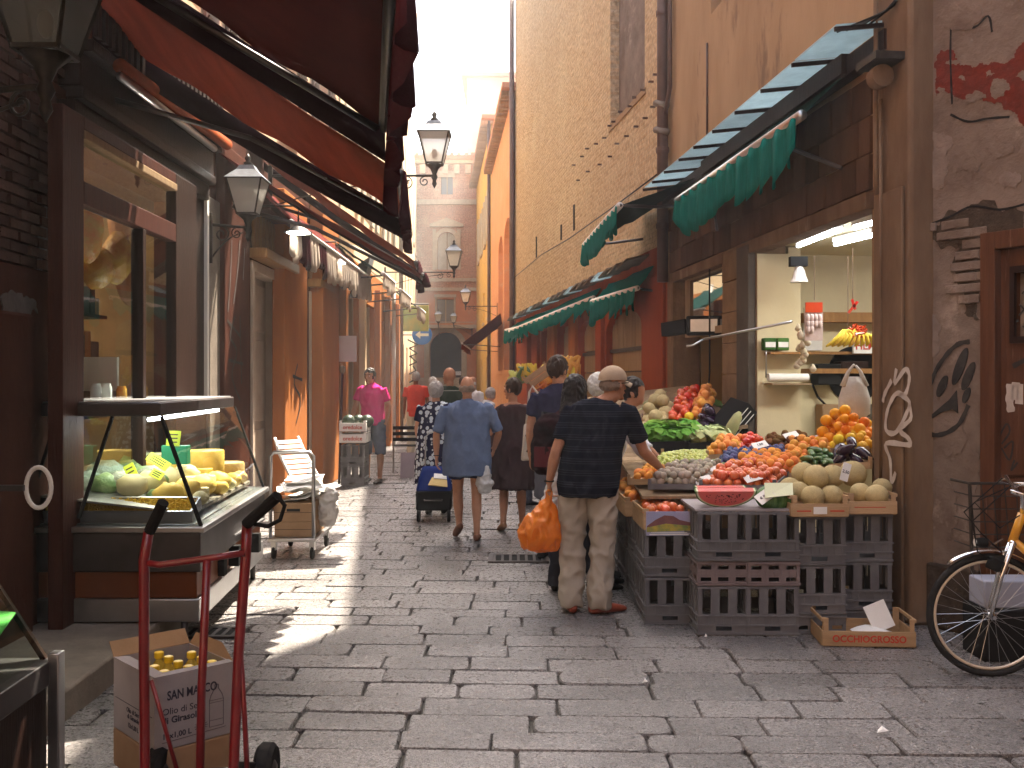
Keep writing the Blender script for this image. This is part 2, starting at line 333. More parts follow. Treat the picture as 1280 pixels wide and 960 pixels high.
M['crate_pink'] = mat('dusty_mauve_plastic', (0.18, 0.14, 0.14), (0.14, 0.11, 0.11), 5, 0.55, 0.15, 40, rnd=0.12)
M['steel'] = mat('brushed_steel', (0.5, 0.5, 0.5), (0.4, 0.4, 0.41), 4, 0.32, 0.05, 60, metal=1.0)
M['steel_dark'] = mat('dull_steel', (0.11, 0.10, 0.10), (0.07, 0.065, 0.065), 4, 0.42, 0.05, 60, metal=0.9)
M['chrome'] = mat('chrome', (0.75, 0.75, 0.75), None, rough=0.15, metal=1.0)
M['iron'] = mat('black_iron', (0.035, 0.032, 0.03), (0.06, 0.05, 0.04), 20, 0.5, 0.2, 60, metal=0.4)
M['pipe'] = mat('brown_pipe', (0.14, 0.09, 0.075), (0.10, 0.065, 0.055), 4, 0.45, 0.1, 20, metal=0.3)
M['rubber'] = mat('black_rubber', (0.02, 0.02, 0.022), (0.035, 0.033, 0.03), 30, 0.75, 0.3, 80)
M['black'] = mat('matt_black', (0.02, 0.02, 0.02), None, rough=0.6)
M['void'] = mat('unlit_interior', (0.03, 0.022, 0.018), (0.05, 0.035, 0.025), 2, 0.9)
M['truckred'] = mat('red_enamel', (0.20, 0.010, 0.014), (0.14, 0.008, 0.010), 14, 0.32, 0.08, 40, c3=(0.2, 0.05, 0.03), s3=20, w3=0.68, coat=0.2)
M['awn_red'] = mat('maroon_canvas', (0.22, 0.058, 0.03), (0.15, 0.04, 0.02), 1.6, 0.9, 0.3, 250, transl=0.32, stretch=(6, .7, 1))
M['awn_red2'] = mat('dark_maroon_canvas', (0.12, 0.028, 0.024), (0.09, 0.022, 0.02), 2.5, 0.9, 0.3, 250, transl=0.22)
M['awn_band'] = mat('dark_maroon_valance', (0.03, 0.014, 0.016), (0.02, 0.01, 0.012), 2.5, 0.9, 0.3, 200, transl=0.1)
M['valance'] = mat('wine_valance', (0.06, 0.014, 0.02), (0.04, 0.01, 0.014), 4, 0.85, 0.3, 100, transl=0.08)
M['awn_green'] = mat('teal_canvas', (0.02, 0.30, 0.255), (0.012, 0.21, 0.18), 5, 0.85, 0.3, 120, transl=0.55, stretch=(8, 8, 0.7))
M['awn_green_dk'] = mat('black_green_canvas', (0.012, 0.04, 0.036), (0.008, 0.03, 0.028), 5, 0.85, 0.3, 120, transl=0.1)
M['awn_cream'] = mat('cream_canvas', (0.7, 0.62, 0.52), (0.6, 0.5, 0.42), 5, 0.85, 0.3, 120, transl=0.45)
M['canopyglass'] = mat('wired_canopy_glass', (0.60, 0.73, 0.76), (0.46, 0.58, 0.61), 7, 0.3, 0.3, 30, transl=0.8, rnd=0.15, c3=(0.3, 0.32, 0.3), s3=9, w3=0.66)
M['glass'] = glass('clear_glass', refl=0.04)
M['glass_case'] = glass('case_glass', (0.95, 0.98, 0.96), 0.0, ior=1.3)
M['lampglass'] = mat('frosted_lamp_glass', (0.85, 0.85, 0.8), None, rough=0.25, transl=0.8, alpha=0.45)
M['lampglass_dk'] = mat('grey_lamp_glass', (0.30, 0.32, 0.30), None, rough=0.2, transl=0.5, alpha=0.5)
M['card'] = mat('cardboard', (0.34, 0.22, 0.13), (0.28, 0.175, 0.10), 6, 0.85, 0.1, 30)
M['whitecard'] = mat('white_printed_card', (0.34, 0.31, 0.31), (0.27, 0.245, 0.245), 4, 0.6, 0.05, 30)
M['ink'] = mat('grey_ink', (0.05, 0.045, 0.06), None, rough=0.7)
M['redink'] = mat('red_ink', (0.5, 0.06, 0.04), None, rough=0.7)
M['paper'] = mat('white_paper', (0.78, 0.77, 0.74), (0.7, 0.69, 0.66), 6, 0.6)
M['yellowtag'] = mat('lime_price_tag', (0.72, 0.85, 0.08), None, rough=0.5)
M['plaswhite'] = mat('white_plastic', (0.72, 0.7, 0.66), None, rough=0.4)
M['yplastic'] = mat('yellow_cap_plastic', (0.8, 0.55, 0.03), None, rough=0.35)
M['bag_orange'] = mat('orange_bag', (0.85, 0.27, 0.02), (0.7, 0.2, 0.01), 9, 0.3, 0.6, 18, transl=0.35)
M['bag_white'] = mat('white_bag', (0.7, 0.68, 0.66), (0.6, 0.57, 0.55), 9, 0.35, 0.5, 18, transl=0.3)
M['roof'] = mat('clay_roof_tile', (0.45, 0.22, 0.13), (0.36, 0.17, 0.10), 5, 0.85, 0.4, 20, rnd=0.2)
M['tube'] = mat('lit_fluorescent_tube', (1, 1, 1), None, emit=(0.85, 0.9, 1.0), estr=7.0)
M['bulb'] = mat('lit_lamp', (1, 1, 1), None, emit=(1.0, 0.93, 0.8), estr=8.0)
M['warmbulb'] = mat('lit_warm_spotlight', (1, 1, 1), None, emit=(1.0, 0.75, 0.4), estr=9.0)
M['creamwall'] = mat('cream_shop_wall', (0.66, 0.58, 0.38), (0.58, 0.5, 0.33), 1.5, 0.8, 0.1, 20)
M['floor_tile'] = mat('shop_floor', (0.25, 0.2, 0.16), (0.2, 0.16, 0.13), 5, 0.6)
M['paint_white'] = mat('white_spray_paint', (0.55, 0.5, 0.46), (0.42, 0.36, 0.32), 9, 0.8)
M['paint_black'] = mat('black_spray_paint', (0.03, 0.03, 0.03), (0.06, 0.055, 0.05), 12, 0.8)
M['paint_red'] = mat('flaked_red_paint', (0.18, 0.035, 0.024), (0.11, 0.03, 0.022), 12, 0.8, 0.4, 30)
# ---------------------------------------------------------------- ground and paving
def stone_mat():
    m = mat('granite_paving', (0.30, 0.285, 0.28), None, rough=0.5); nt = m.node_tree; N = nt.nodes; K = nt.links; b = N["Principled BSDF"]; b.inputs['Specular IOR Level'].default_value = .5
    tc = N.new("ShaderNodeTexCoord"); oi = N.new("ShaderNodeObjectInfo")
    def nz(sc, d=3, r=0.6):
        n = N.new("ShaderNodeTexNoise"); n.inputs["Scale"].default_value = sc; n.inputs["Detail"].default_value = d; n.inputs["Roughness"].default_value = r
        K.new(tc.outputs["Object"], n.inputs[0]); return n.outputs[0]
    def mr(src, a, c, lo, hi):
        r = N.new("ShaderNodeMapRange"); r.inputs[1].default_value = a; r.inputs[2].default_value = c; r.inputs[3].default_value = lo; r.inputs[4].default_value = hi; K.new(src, r.inputs[0]); return r.outputs[0]
    def mul(a, c):
        x = N.new("ShaderNodeMath"); x.operation = 'MULTIPLY'; K.new(a, x.inputs[0]); K.new(c, x.inputs[1]); return x.outputs[0]
    sp = nz(85, 4, 0.8); big = nz(0.9, 6); v = mul(mul(mr(sp, 0.40, 0.60, 0.2, 1.75), mr(big, 0.3, 0.7, 0.6, 1.3)), mr(oi.outputs["Random"], 0, 1, 0.78, 1.2))
    hs = N.new("ShaderNodeHueSaturation"); hs.inputs["Color"].default_value = (0.158, 0.145, 0.14, 1); K.new(v, hs.inputs["Value"]); K.new(hs.outputs[0], b.inputs["Base Color"])
    K.new(mr(nz(30, 5, 0.7), 0.35, 0.65, 0.17, 0.44), b.inputs["Roughness"])
    ad = N.new("ShaderNodeMath"); ad.operation = 'ADD'; K.new(nz(70, 3, 0.8), ad.inputs[0]); K.new(nz(9, 3), ad.inputs[1])
    bp = N.new("ShaderNodeBump"); bp.inputs["Strength"].default_value = 0.85; bp.inputs["Distance"].default_value = 0.009; K.new(ad.outputs[0], bp.inputs["Height"]); K.new(bp.outputs[0], b.inputs["Normal"])
    return m
M['stone'] = stone_mat()
g = MB().add([(-60, -30, -0.03), (60, -30, -0.03), (60, 130, -0.03), (-60, 130, -0.03)], [(0, 1, 2, 3)]).build('ground', M['asph']); struct(g)
pav = thing('pavement', None, None, kind='structure')
HOLES = [G(648, 699), (-2.35, 6.55, 0)]     # drain covers
def stone(m, x0, x1, yf0, yf1, rnd):
    """one slab between course lines yf0/yf1 (functions of x)"""
    jt = rnd.uniform(0.002, 0.006); h = rnd.uniform(-0.006, 0.006); r = rnd.uniform(0.012, 0.05) if rnd.random() < .6 else 0.01
    dz = [rnd.uniform(-0.003, 0.003) for _ in range(4)]
    c = [Vector((x0 + jt, yf0(x0) + jt, 0)), Vector((x1 - jt, yf0(x1) + jt, 0)), Vector((x1 - jt, yf1(x1) - jt, 0)), Vector((x0 + jt, yf1(x0) - jt, 0))]
    for i in range(4): c[i] += Vector((rnd.uniform(-0.008, 0.008), rnd.uniform(-0.003, 0.003), h * .7 + dz[i]))
    ring = []
    for i in range(4):
        a, b, d = c[i], c[i - 1], c[(i + 1) % 4]; rr = r * rnd.uniform(0.6, 1.5)
        ring += [a + (b - a).normalized() * rr, a + ((b - a).normalized() + (d - a).normalized()) * rr * 0.28, a + (d - a).normalized() * rr]
    cen = sum(c, Vector()) / 4; top = [p + (cen - p).normalized() * 0.007 for p in ring]
    lo = [Vector((p.x, p.y, p.z - 0.010)) for p in ring]; bt = [Vector((p.x, p.y, -0.028)) for p in ring]; n = 12
    m.add(top + lo + bt, [tuple(range(n))] + [(k * n + (i + 1) % n, k * n + i, (k + 1) * n + i, (k + 1) * n + (i + 1) % n)[::1] for k in (0, 1) for i in range(n)])
rnd = random.Random(5); far = MB(); nst = 0; y = 1.0; stuffn = MB()
while y < 60:
    rh = rnd.uniform(0.215, 0.26); ya, yb = y, y + rh
    f0 = lambda x, q=ya: q - 0.035 * x - 0.01 * math.sin(x * 1.3 + 1); f1 = lambda x, q=yb: q - 0.035 * x - 0.01 * math.sin(x * 1.3 + 1)
    xl, xr = (-3.3 if y > 4.6 else -3.6), (5.2 if y < 6.5 else (3.6 if y < 12 else (2.4 if y < 28 else 0.5)))
    if y > 28: xl = -5.6
    x = xl - rnd.uniform(0, 0.5)
    while x < xr:
        Ln = rnd.uniform(0.36, 0.70)
        if any(x - 0.0 < hh[0] < x + Ln and ya - 0.2 < hh[1] < yb + 0.2 and False for hh in HOLES): x += Ln; continue
        vis = y > 4.0 and abs((x + Ln / 2) / y) < 0.56 and not (x > 2.45 and y > 6.6) and not (x + Ln < -2.25 and y < 8.2)
        if vis and nst < 298:
            m = MB(); stone(m, x, x + Ln, f0, f1, rnd); o = m.build('paving_stone', M['stone'], pav); nst += 1
        else: stone(far, x, x + Ln, f0, f1, rnd)
        x += Ln
    y = yb
o = far.build('paving_stones', M['stone'], pav); o['kind'] = 'stuff'
# drain covers set in the paving
def grate(name, label, cx, cy, w, l, n, along, rz=0, z=0.012):
    t = thing(name, label, 'drain cover', (cx, cy, z), rz); MB().box(-w / 2, w / 2, -l / 2, l / 2, -0.012, -0.004).build('backing', M['black'], t)
    f = MB(); 
    for sx in (-1, 1): f.box(sx * w / 2 - 0.02, sx * w / 2 + 0.02, -l / 2 - 0.02, l / 2 + 0.02, -0.012, 0.004)
    for sy in (-1, 1): f.box(-w / 2 + 0.02, w / 2 - 0.02, sy * l / 2 - 0.02, sy * l / 2 + 0.02, -0.012, 0.0035)
    f.build('frame', M['steel_dark'], t)
    for i in range(n):
        q = (i + 0.5) / n - 0.5
        (MB().box(q * w - 0.012, q * w + 0.012, -l / 2 + 0.02, l / 2 - 0.02, -0.01, 0.002) if along else MB().box(-w / 2 + 0.02, w / 2 - 0.02, q * l - 0.012, q * l + 0.012, -0.01, 0.002)).build('slot_bar', M['steel_dark'], t)
p = G(648, 699); grate('drain_cover', 'slotted iron drain cover in the paving behind the man in the cap', p.x, p.y, 0.5, 0.34, 7, True)
p = G(252, 792); grate('drain_grate', 'narrow bright grate in the paving under the deli display case', p.x, p.y, 0.5, 0.22, 8, True)

# ---------------------------------------------------------------- right side, shop building
RW1 = Wall((2.70, 6.6), (2.066, 13.3)); RW2 = Wall((2.066, 13.3), (0.10, 28.5)); RW0 = Wall((4.85, 3.1), (2.745, 6.6))
def shell(w, m, name, h, parent, depth=6.0, z0=0.0, side=1):
    """back, ends and roof of a building so that it stands and throws shade as a body"""
    s = -side; y0, y1 = s * 0.32, s * depth; a, b = min(y0, y1), max(y0, y1)
    q = MB(); q.box(0.02, w.len - 0.02, y1 - 0.1, y1 + 0.1, z0, h - 0.02); q.box(0.0, 0.12, a, b, z0, h - 0.04); q.box(w.len - 0.12, w.len, a, b, z0, h - 0.04)
    q.box(-0.01, w.len + 0.01, min(a, y1), max(b, y0) , h - 0.02, h + 0.12); return q.build(name, m, parent)
b1 = RW1.thing('shop_building', 'tan plastered corner building with the open fruit shop under a glass canopy', 'building')
S = RW1.S
o1 = (S(1090), S(945), 0.0, 2.95); o2 = (S(908), S(846), 0.0, 2.93)
CL = 3.02
holed(0, RW1.len, 0, CL, [o1, o2], 0, 0.3).build('ground_floor_wall', M['pillar'], b1)
holed(0, RW1.len, CL, 16.5, [(4.1, 4.75, 5.75, 7.4)], 0.0, 0.3).build('upper_wall', M['plas_tan'], b1)
shell(RW1, M['plas_tan'], 'rear_wall', 16.5, b1, 5.2)
MB().box(4.12, 4.73, -0.2, -0.15, 5.77, 7.38).build('shutter', M['wood_pale'], b1)
# stone blocks cladding the lintel zone, each its own piece
rb = random.Random(3)
for r_, (z0, z1) in enumerate(((3.0, 3.27), (3.27, 3.55), (3.55, 3.84))):
    x = S(1090) - 0.02
    while x < 6.5:
        wdt = rb.uniform(0.16, 0.42); x1 = min(x + wdt, 6.55); e = rb.uniform(0.02, 0.045)
        MB().box(x + 0.005, x1 - 0.005, -0.01, e, z0 + 0.005, z1 - 0.006).build('stone_block', M['block'], b1, bevel=0.005)
        x = x1
# pillar blocks either side of the dark strip
for k in range(9):
    z0 = 0.05 + k * 0.325
    MB().box(o1[1] + 0.40, o2[0] - 0.01, -0.02, 0.05 + rb.uniform(-.006, .006), z0, z0 + 0.318).build('stone_block', M['pillar'], b1, bevel=0.006)
for k, z0 in enumerate((0.05, 0.8, 1.5, 2.25)):
    MB().box(o2[1] + 0.01, 6.35, -0.02, 0.05 + rb.uniform(-.004, .004), z0, z0 + 0.70).build('stone_block', M['pillar'], b1, bevel=0.006)
MB().box(o1[1] + 0.02, o1[1] + 0.38, -0.28, 0.075, 0, 2.95).build('dark_jamb', M['darkpaint'], b1, bevel=0.008)
q = MB(); q.box(o1[0] - 0.03, o1[1] + 0.42, -0.1, 0.065, 2.86, 2.985); q.box(o2[0] - 0.05, o2[1] + 0.06, -0.1, 0.062, 2.86, 2.975); q.build('lintel_beam', M['pil_brown'], b1, bevel=0.01)
# near pilaster with rounded corner pipe
MB().box(-0.04, S(1091, .10), -0.25, 0.10, 0, 4.6).build('pilaster', M['pil_brown'], b1, bevel=0.03)
MB().box(0.02, S(1092, .125), 0.1, 0.125, 0, 2.9).build('inner_pilaster', M['pil_brown'], b1, bevel=0.01)
MB().tube([(S(1119), 0.14, 5.2), (S(1119), 0.14, 3.1), (S(1122), 0.15, 2.9)], 0.017).build('drop_pipe', M['pil_brown'], b1, True)
MB().tube([(S(1101, .13), 0.13, 3.55), (S(1101, .13), 0.13, 0.9)], 0.012).build('drop_pipe', M['pil_brown'], b1, True)
xv, zv0 = RW1.L(885, 168); MB().tube([(xv, .012, zv0), (xv, .012, RW1.Z(885, 54))], .012, 6).build('wall_rod', M['pipe'], b1, True)
# graffiti on the pilaster: sprayed strokes, thin paint
def stroke(mb, pts, w, y, sub=5):
    """flat brushed stroke on a wall face (local x,z), catmull-rom"""
    P = [Vector((p[0], 0, p[1])) for p in pts]; P = [P[0]] + P + [P[-1]]; out = []
    for i in range(1, len(P) - 2):
        for k in range(sub):
            t = k / sub; a, b, c, d = P[i - 1:i + 3]
            out.append(0.5 * ((2 * b) + (c - a) * t + (2 * a - 5 * b + 4 * c - d) * t * t + (3 * b - a - 3 * c + d) * t ** 3))
    out.append(P[-2]); vs = []; n = len(out)
    for i, p in enumerate(out):
        t = (out[min(i + 1, n - 1)] - out[max(i - 1, 0)]).normalized(); nn = Vector((-t.z, 0, t.x)) * w * (0.5 + 0.08 * math.sin(i * 1.7))
        vs += [(p.x + nn.x, y, p.z + nn.z), (p.x - nn.x, y, p.z - nn.z)]
    mb.add(vs, [(2 * i, 2 * i + 1, 2 * i + 3, 2 * i + 2) for i in range(n - 1)])
def px_strokes(w, off, strokes, width, m, name, parent, y=None):
    mb = MB()
    for st in strokes: stroke(mb, [w.L(a, b, off) for a, b in st], width, (off if y is None else y))
    return mb.build(name, m, parent)
gz = lambda pts: [(1080 + x / 2.91, 300 + y / 2.91) for x, y in pts]
px_strokes(RW1, 0.138, [gz([(118, 468), (112, 520), (150, 470), (165, 500), (150, 560), (115, 560), (85, 620), (80, 690), (115, 700), (150, 640), (165, 590), (130, 560)]),
    gz([(100, 510), (75, 560), (68, 590)]), gz([(165, 600), (170, 650), (130, 690), (160, 720), (165, 745), (80, 740), (95, 800), (100, 880), (115, 845)])], 0.035, M['paint_white'], 'graffiti', b1)
# grey plastered body carrying the canopy
can = RW1.thing('glass_canopy', 'long wired glass canopy on a brown frame over the fruit shop', 'canopy')
# canopy panes: outer edge 0.40 m out, stepping along the wall
ds = [RW1.S(px, 0.02) for px in (1118, 1057, 1013, 976, 944, 917, 896, 875, 858, 845)]
for i in range(len(ds) - 1):
    a, b = ds[i] + 0.015, ds[i + 1] - 0.015; dz = rb.uniform(-0.004, 0.004)
    MB().quad((a, 0.03, 4.10 + dz), (b, 0.03, 4.10 + dz), (b, 0.43, 4.055 + dz), (a, 0.43, 4.055 + dz), 0.012).build('glass_pane', M['canopyglass'], can)
    MB().bar((ds[i], 0.0, 4.082), (ds[i], 0.45, 4.03), 0.022, 0.03).build('rafter', M['wood_dark'], can)
MB().bar((ds[-1], 0.0, 4.082), (ds[-1], 0.45, 4.03), 0.022, 0.03).build('rafter', M['wood_dark'], can)
MB().bar((ds[0] - 0.05, 0.07, 3.96), (ds[-1] + 0.6, 0.07, 3.96), 0.10, 0.14).build('wall_beam', M['wood_dark'], can)
# neighbouring angled wall on the near right with the door
b0 = RW0.thing('corner_house', 'grey house front with peeling red paint, graffiti and an old wooden door', 'building')
s0 = RW0.S
dL, dR = s0(1228), s0(1228) - 1.05
holed(0, RW0.len, 0, 12.5, [(dR, dL, 0.0, 2.53)], 0, 0.3).build('wall', M['plas_grey'], b0)
q = MB().box(0, RW0.len - .02, -5.3, -5.1, 0, 12.4); q.box(0, 0.15, -5.1, -0.3, 0, 12.4); q.box(RW0.len - 0.35, RW0.len - .2, -5.1, -0.3, 0, 12.4); q.box(0, RW0.len, -5.3, -0.3, 12.4, 12.55); q.build('rear_wall', M['plas_grey'], b0)
# lower rough plinth and peeled plaster layer with its broken edge
def blob(pts, n=3, j=0.02, seed=1):
    rr = random.Random(seed); P = pts[:]
    for _ in range(n):
        Q = []
        for i in range(len(P)):
            a, b = P[i], P[(i + 1) % len(P)]; d = math.hypot(b[0] - a[0], b[1] - a[1])
            Q += [a, ((a[0] + b[0]) / 2 + rr.uniform(-1, 1) * d * 0.24, (a[1] + b[1]) / 2 + rr.uniform(-1, 1) * d * 0.24)]
        P = Q
    return P
def wallpatch(w, pxs, name, m, parent, y0, y1, seed=1, n=3):
    pl = blob([w.L(a, b, y1) for a, b in pxs], n, seed=seed); mb = MB(); mb.prism(pl, (y0, y1)); o = mb.build(name, m, parent)
    bm = bmesh.new(); bm.from_mesh(o.data); bmesh.ops.triangulate(bm, faces=[f for f in bm.faces if len(f.verts) > 4]); bm.to_mesh(o.data); bm.free(); return o
wallpatch(RW0, [(1172, 68), (1186, 62), (1200, 82), (1215, 85), (1228, 78), (1255, 80), (1285, 50), (1285, 160), (1266, 140), (1250, 128), (1225, 120), (1205, 124), (1188, 116), (1170, 120)], 'red_paint_patch', M['paint_red'], b0, -0.01, 0.004, 2, 6)
for k_, (px_, py_, s_) in enumerate(((1191, 78, 8), (1216, 122, 12), (1236, 92, 5), (1248, 110, 14), (1280, 96, 9), (1203, 97, 4), (1176, 112, 6))):
    wallpatch(RW0, [(px_ + s_ * math.cos(a) * (1.0 + .5 * math.sin(a * 3 + k_)), py_ + s_ * math.sin(a) * (.7 + .4 * math.cos(a * 2 + k_))) for a in (0, 1, 2.1, 3, 4.2, 5.2)], 'bare_plaster_spot', M['plas_grey'], b0, 0.0, .0055 + .0002 * k_, 20 + k_, 4)
for k_, (px_, py_, w_, h_) in enumerate(((1172, 200, 14, 40), (1205, 205, 22, 14), (1250, 185, 18, 10), (1165, 420, 8, 30), (1190, 545, 20, 26), (1180, 640, 16, 40), (1262, 225, 14, 12), (1200, 20, 30, 16), (1215, 590, 8, 30))):
    wallpatch(RW0, [(px_ + w_ * math.cos(a), py_ + h_ * math.sin(a)) for a in (0, 1, 2.1, 3, 4.2, 5.2)], 'render_repair', M['plas_grey'] if k_ % 3 else M['limestain'], b0, -.01, .004 + .0003 * k_, 40 + k_, 5)
wallpatch(RW0, [(1147, 284), (1190, 262), (1215, 255), (1285, 262), (1285, 292), (1228, 305), (1226, 400), (1205, 392), (1195, 350), (1200, 310), (1165, 300), (1147, 312)], 'bare_masonry', M['mortar'], b0, -0.01, 0.003, 4, 4)
rr = random.Random(8)
for k in range(34):       # exposed bricks in the bare patch
    px = rr.uniform(1156, 1222); py = rr.uniform(290, 306) if rr.random() < 0.35 else None
    if py is None: px, py = rr.uniform(1198, 1222), rr.uniform(312, 388)
    x, z = RW0.L(px, py); z = round(z / 0.07) * 0.07
    MB().box(x - rr.uniform(0.04, 0.1), x + rr.uniform(0.04, 0.1), 0.0, rr.uniform(0.006, 0.02), z, z + 0.055).build('brick', M['plas_grey'], b0, bevel=0.006)
for pts, s in (([(1147, 285), (1185, 272), (1215, 258), (1250, 262), (1285, 254)], 1), ([(1188, 143), (1210, 152), (1235, 148), (1262, 146)], 2), ([(1190, 33), (1218, 34), (1235, 20), (1240, 40)], 3), ([(1189, 20), (1188, 70), (1190, 130)], 4), ([(1226, 300), (1285, 290)], 5)):
    px_strokes(RW0, 0.006, [pts], 0.014, M['black'], 'plaster_crack', b0)
# face graffiti: black ring with four ovals and a wedge
fz = lambda pts: [(1080 + x / 2.91, 300 + y / 2.91) for x, y in pts]
px_strokes(RW0, 0.008, [fz([(385, 370), (340, 380), (290, 430), (250, 500), (228, 580), (222, 660), (240, 705), (290, 705), (345, 670), (380, 600)])], 0.03, M['paint_black'], 'graffiti_ring', b0)
gm = MB()
for cx_, cy_, a_, b_, t_ in ((348, 460, 13, 72, 20), (378, 495, 12, 55, 22), (283, 532, 11, 42, 22), (371, 565, 9, 30, 20)):
    pl = []
    for k in range(20):
        u = 2 * math.pi * k / 20; ex, ey = a_ * math.cos(u) * 1.3, b_ * math.sin(u); tt = R(t_)
        pl.append(RW0.L(*fz([(cx_ + ex * math.cos(tt) - ey * math.sin(tt) * -1 * -1, cy_ + ex * math.sin(tt) + ey * math.cos(tt))])[0], 0.009))
    gm.prism(pl, (0.0, 0.009))
gm.prism([RW0.L(*p, 0.009) for p in fz([(335, 548), (340, 630), (320, 615), (285, 625), (245, 650), (240, 640), (275, 610), (310, 580)])], (0.0, 0.009)); gm.build('graffiti_face', M['paint_black'], b0)
MB().box(s0(1149, 0.05) - 0.035, s0(1149, 0.05) + 0.03, -0.01, 0.06, 0.35, 2.25).build('rusty_angle_iron', mat('rusty_iron', (0.05, 0.03, 0.025), (0.22, 0.14, 0.10), 14, 0.9, 0.8, 40), b0, bevel=0.004)
MB().box(dL - 0.0, RW0.len - 0.02, 0.0, 0.05, 0, 0.42).build('plinth', M['mortar'], b0, bevel=0.015)
# door: frame, leaf, grille window
dr = MB(); dr.box(dL - 0.10, dL - 0.002, -0.16, 0.03, 0.0, 2.53); dr.box(dR + 0.0, dR + 0.10, -0.16, 0.03, 0, 2.53); dr.box(dR + 0.1, dL - 0.1, -0.16, 0.03, 2.42, 2.53)
dfr = dr.build('door_frame', M['wood_door'], b0, bevel=0.006)
wl_, wr_ = dL - 0.2, dR + 0.2
dl = holed(dR + 0.10, dL - 0.10, 0.02, 2.42, [(wr_, wl_, 1.88, 2.27)], -0.04, 0.05).build('door', M['wood_door'], b0)
fr = MB()
for a, b, c, d in ((wr_ - .03, wl_ + .03, 2.27, 2.31), (wr_ - .03, wl_ + .03, 1.84, 1.88), (wr_ - .03, wr_, 1.88, 2.27), (wl_, wl_ + .03, 1.88, 2.27)): fr.box(a, b, -0.045, -0.015, c, d)
fr.build('window_frame', M['wood_dark'], dl); MB().box(wr_, wl_, -0.085, -0.08, 1.88, 2.27).build('pane', M['plas_grey'], dl)
gr = MB()
for k in range(-6, 12):
    for sg in (1, -1):
        x0_ = wr_ + k * 0.11
        for t0 in range(6):
            xa, xb = x0_ + sg * t0 * 0.065, x0_ + sg * (t0 + 1) * 0.065
            if wr_ < min(xa, xb) and max(xa, xb) < wl_: gr.bar((xa, -0.05, 1.88 + t0 * 0.065), (xb, -0.05, 1.88 + (t0 + 1) * 0.065), 0.008)
gr.build('wire_grille', M['iron'], dl)
for z0 in (0.25, 1.05): MB().box(dR + 0.25, dL - 0.25, -0.045, -0.02, z0, z0 + 0.65).build('door_panel', M['wood_door'], dl, bevel=0.012)
px_strokes(RW0, -0.034, [[(1263, 480), (1262, 500), (1264, 515)], [(1270, 478), (1268, 500)], [(1276, 480), (1274, 505)]], 0.05, M['paint_white'], 'white_smear', dl)
px_strokes(RW0, -0.033, [[(1248, 548), (1258, 530), (1262, 540), (1252, 555)], [(1255, 560), (1266, 552), (1262, 575), (1252, 560)], [(1268, 575), (1264, 588), (1272, 578)]], 0.012, M['paint_black'], 'scrawl', dl)
px_strokes(RW0, -0.033, [[(1266, 458), (1285, 448)], [(1270, 400), (1271, 403)]], 0.03, M['paint_black'], 'black_smear', dl)

# ---------------------------------------------------------------- right side, long brick building
b2 = RW2.thing('brick_building', 'tall rough tan brick building running down the right of the street', 'building')
S2 = RW2.S
win = (S2(806), S2(763), 5.82, 9.4)
LZ = 3.45
arch = [(S2(801), S2(757), 0.0, 2.72, 0.30), (S2(746), S2(723), 0.0, 2.72, 0.28)]
holes = arch + [(S2(713), S2(697), 0, 2.75), (S2(686), S2(676), 0, 2.75), (S2(665), S2(658), 0, 2.75)]
holed(0, RW2.len, 0, LZ, holes, -0.01, 0.3).build('shop_wall', M['red_wall'], b2)
holed(0, RW2.len, LZ, 13.0, [win], 0, 0.16).build('upper_wall', M['brick_far'], b2)
shell(RW2, M['brick_far'], 'rear_wall', 13.0, b2, 5.0)
MB().box(win[0], win[1], -0.22, -0.15, win[2] - .02, win[3] + .02).build('blind_window', M['plas_grey'], b2)
MB().box(win[0] - 0.06, win[1] + 0.06, 0.0, 0.02, win[2] - 0.09, win[2] - 0.002).build('sill', M['plas_tan'], b2)
MB().tube([(-0.12, 0.10, 9), (-0.12, 0.10, 2.9)], 0.075, 12).build('downpipe', M['pipe'], b2, True)
MB().tube([(-0.36, 0.07, 9), (-0.36, 0.07, 5.4), (-0.22, 0.09, 5.1)], 0.03, 8).build('thin_pipe', M['pipe'], b2, True)
for z in (4.9, 5.25): MB().tube([(-0.22, 0.05, z - 0.05), (-0.12, 0.19, z), (0.02, 0.05, z + .05)], 0.045, 8).build('pipe_collar', M['whitestone'], b2, True)
for z in (4.6, 3.6, 6.4): MB().lathe([(0.085, z), (0.09, z + .02), (0.09, z + 0.05), (0.085, z + .07)], (-0.12, 0.10, 0), 12).build('pipe_joint', M['pipe'], b2)
MB().tube([(RW2.len - 0.1, 0.12, 13), (RW2.len - 0.1, 0.12, 0)], 0.07, 10).build('downpipe', M['pipe'], b2, True)
for i in range(13):      # pegs left in the wall
    t = i / 12; px, py = 824 + (722 - 824) * t + random.uniform(-3, 3), 93 + (208 - 93) * t + random.uniform(-3, 3); x, z = RW2.L(px, py)
    MB().cbox((x, 0.05, z), (0.035, 0.07, 0.025)).build('wall_peg', M['pipe'], b2)
for i in range(9):
    t = i / 8; px, py = 823 + (727 - 823) * t + random.uniform(-3, 3), 134 + (228 - 134) * t + random.uniform(-3, 3); x, z = RW2.L(px, py)
    MB().cbox((x, 0.05, z), (0.035, 0.07, 0.025)).build('wall_peg', M['pipe'], b2)
for px, y0_, y1_ in ((671, 296, 322), (702, 281, 300), (718, 256, 288)): MB().box(S2(px) - 0.05, S2(px) + 0.05, 0.0, 0.02, RW2.Z(px, y1_), RW2.Z(px, y0_)).build('putlog_slot', M['black'], b2)
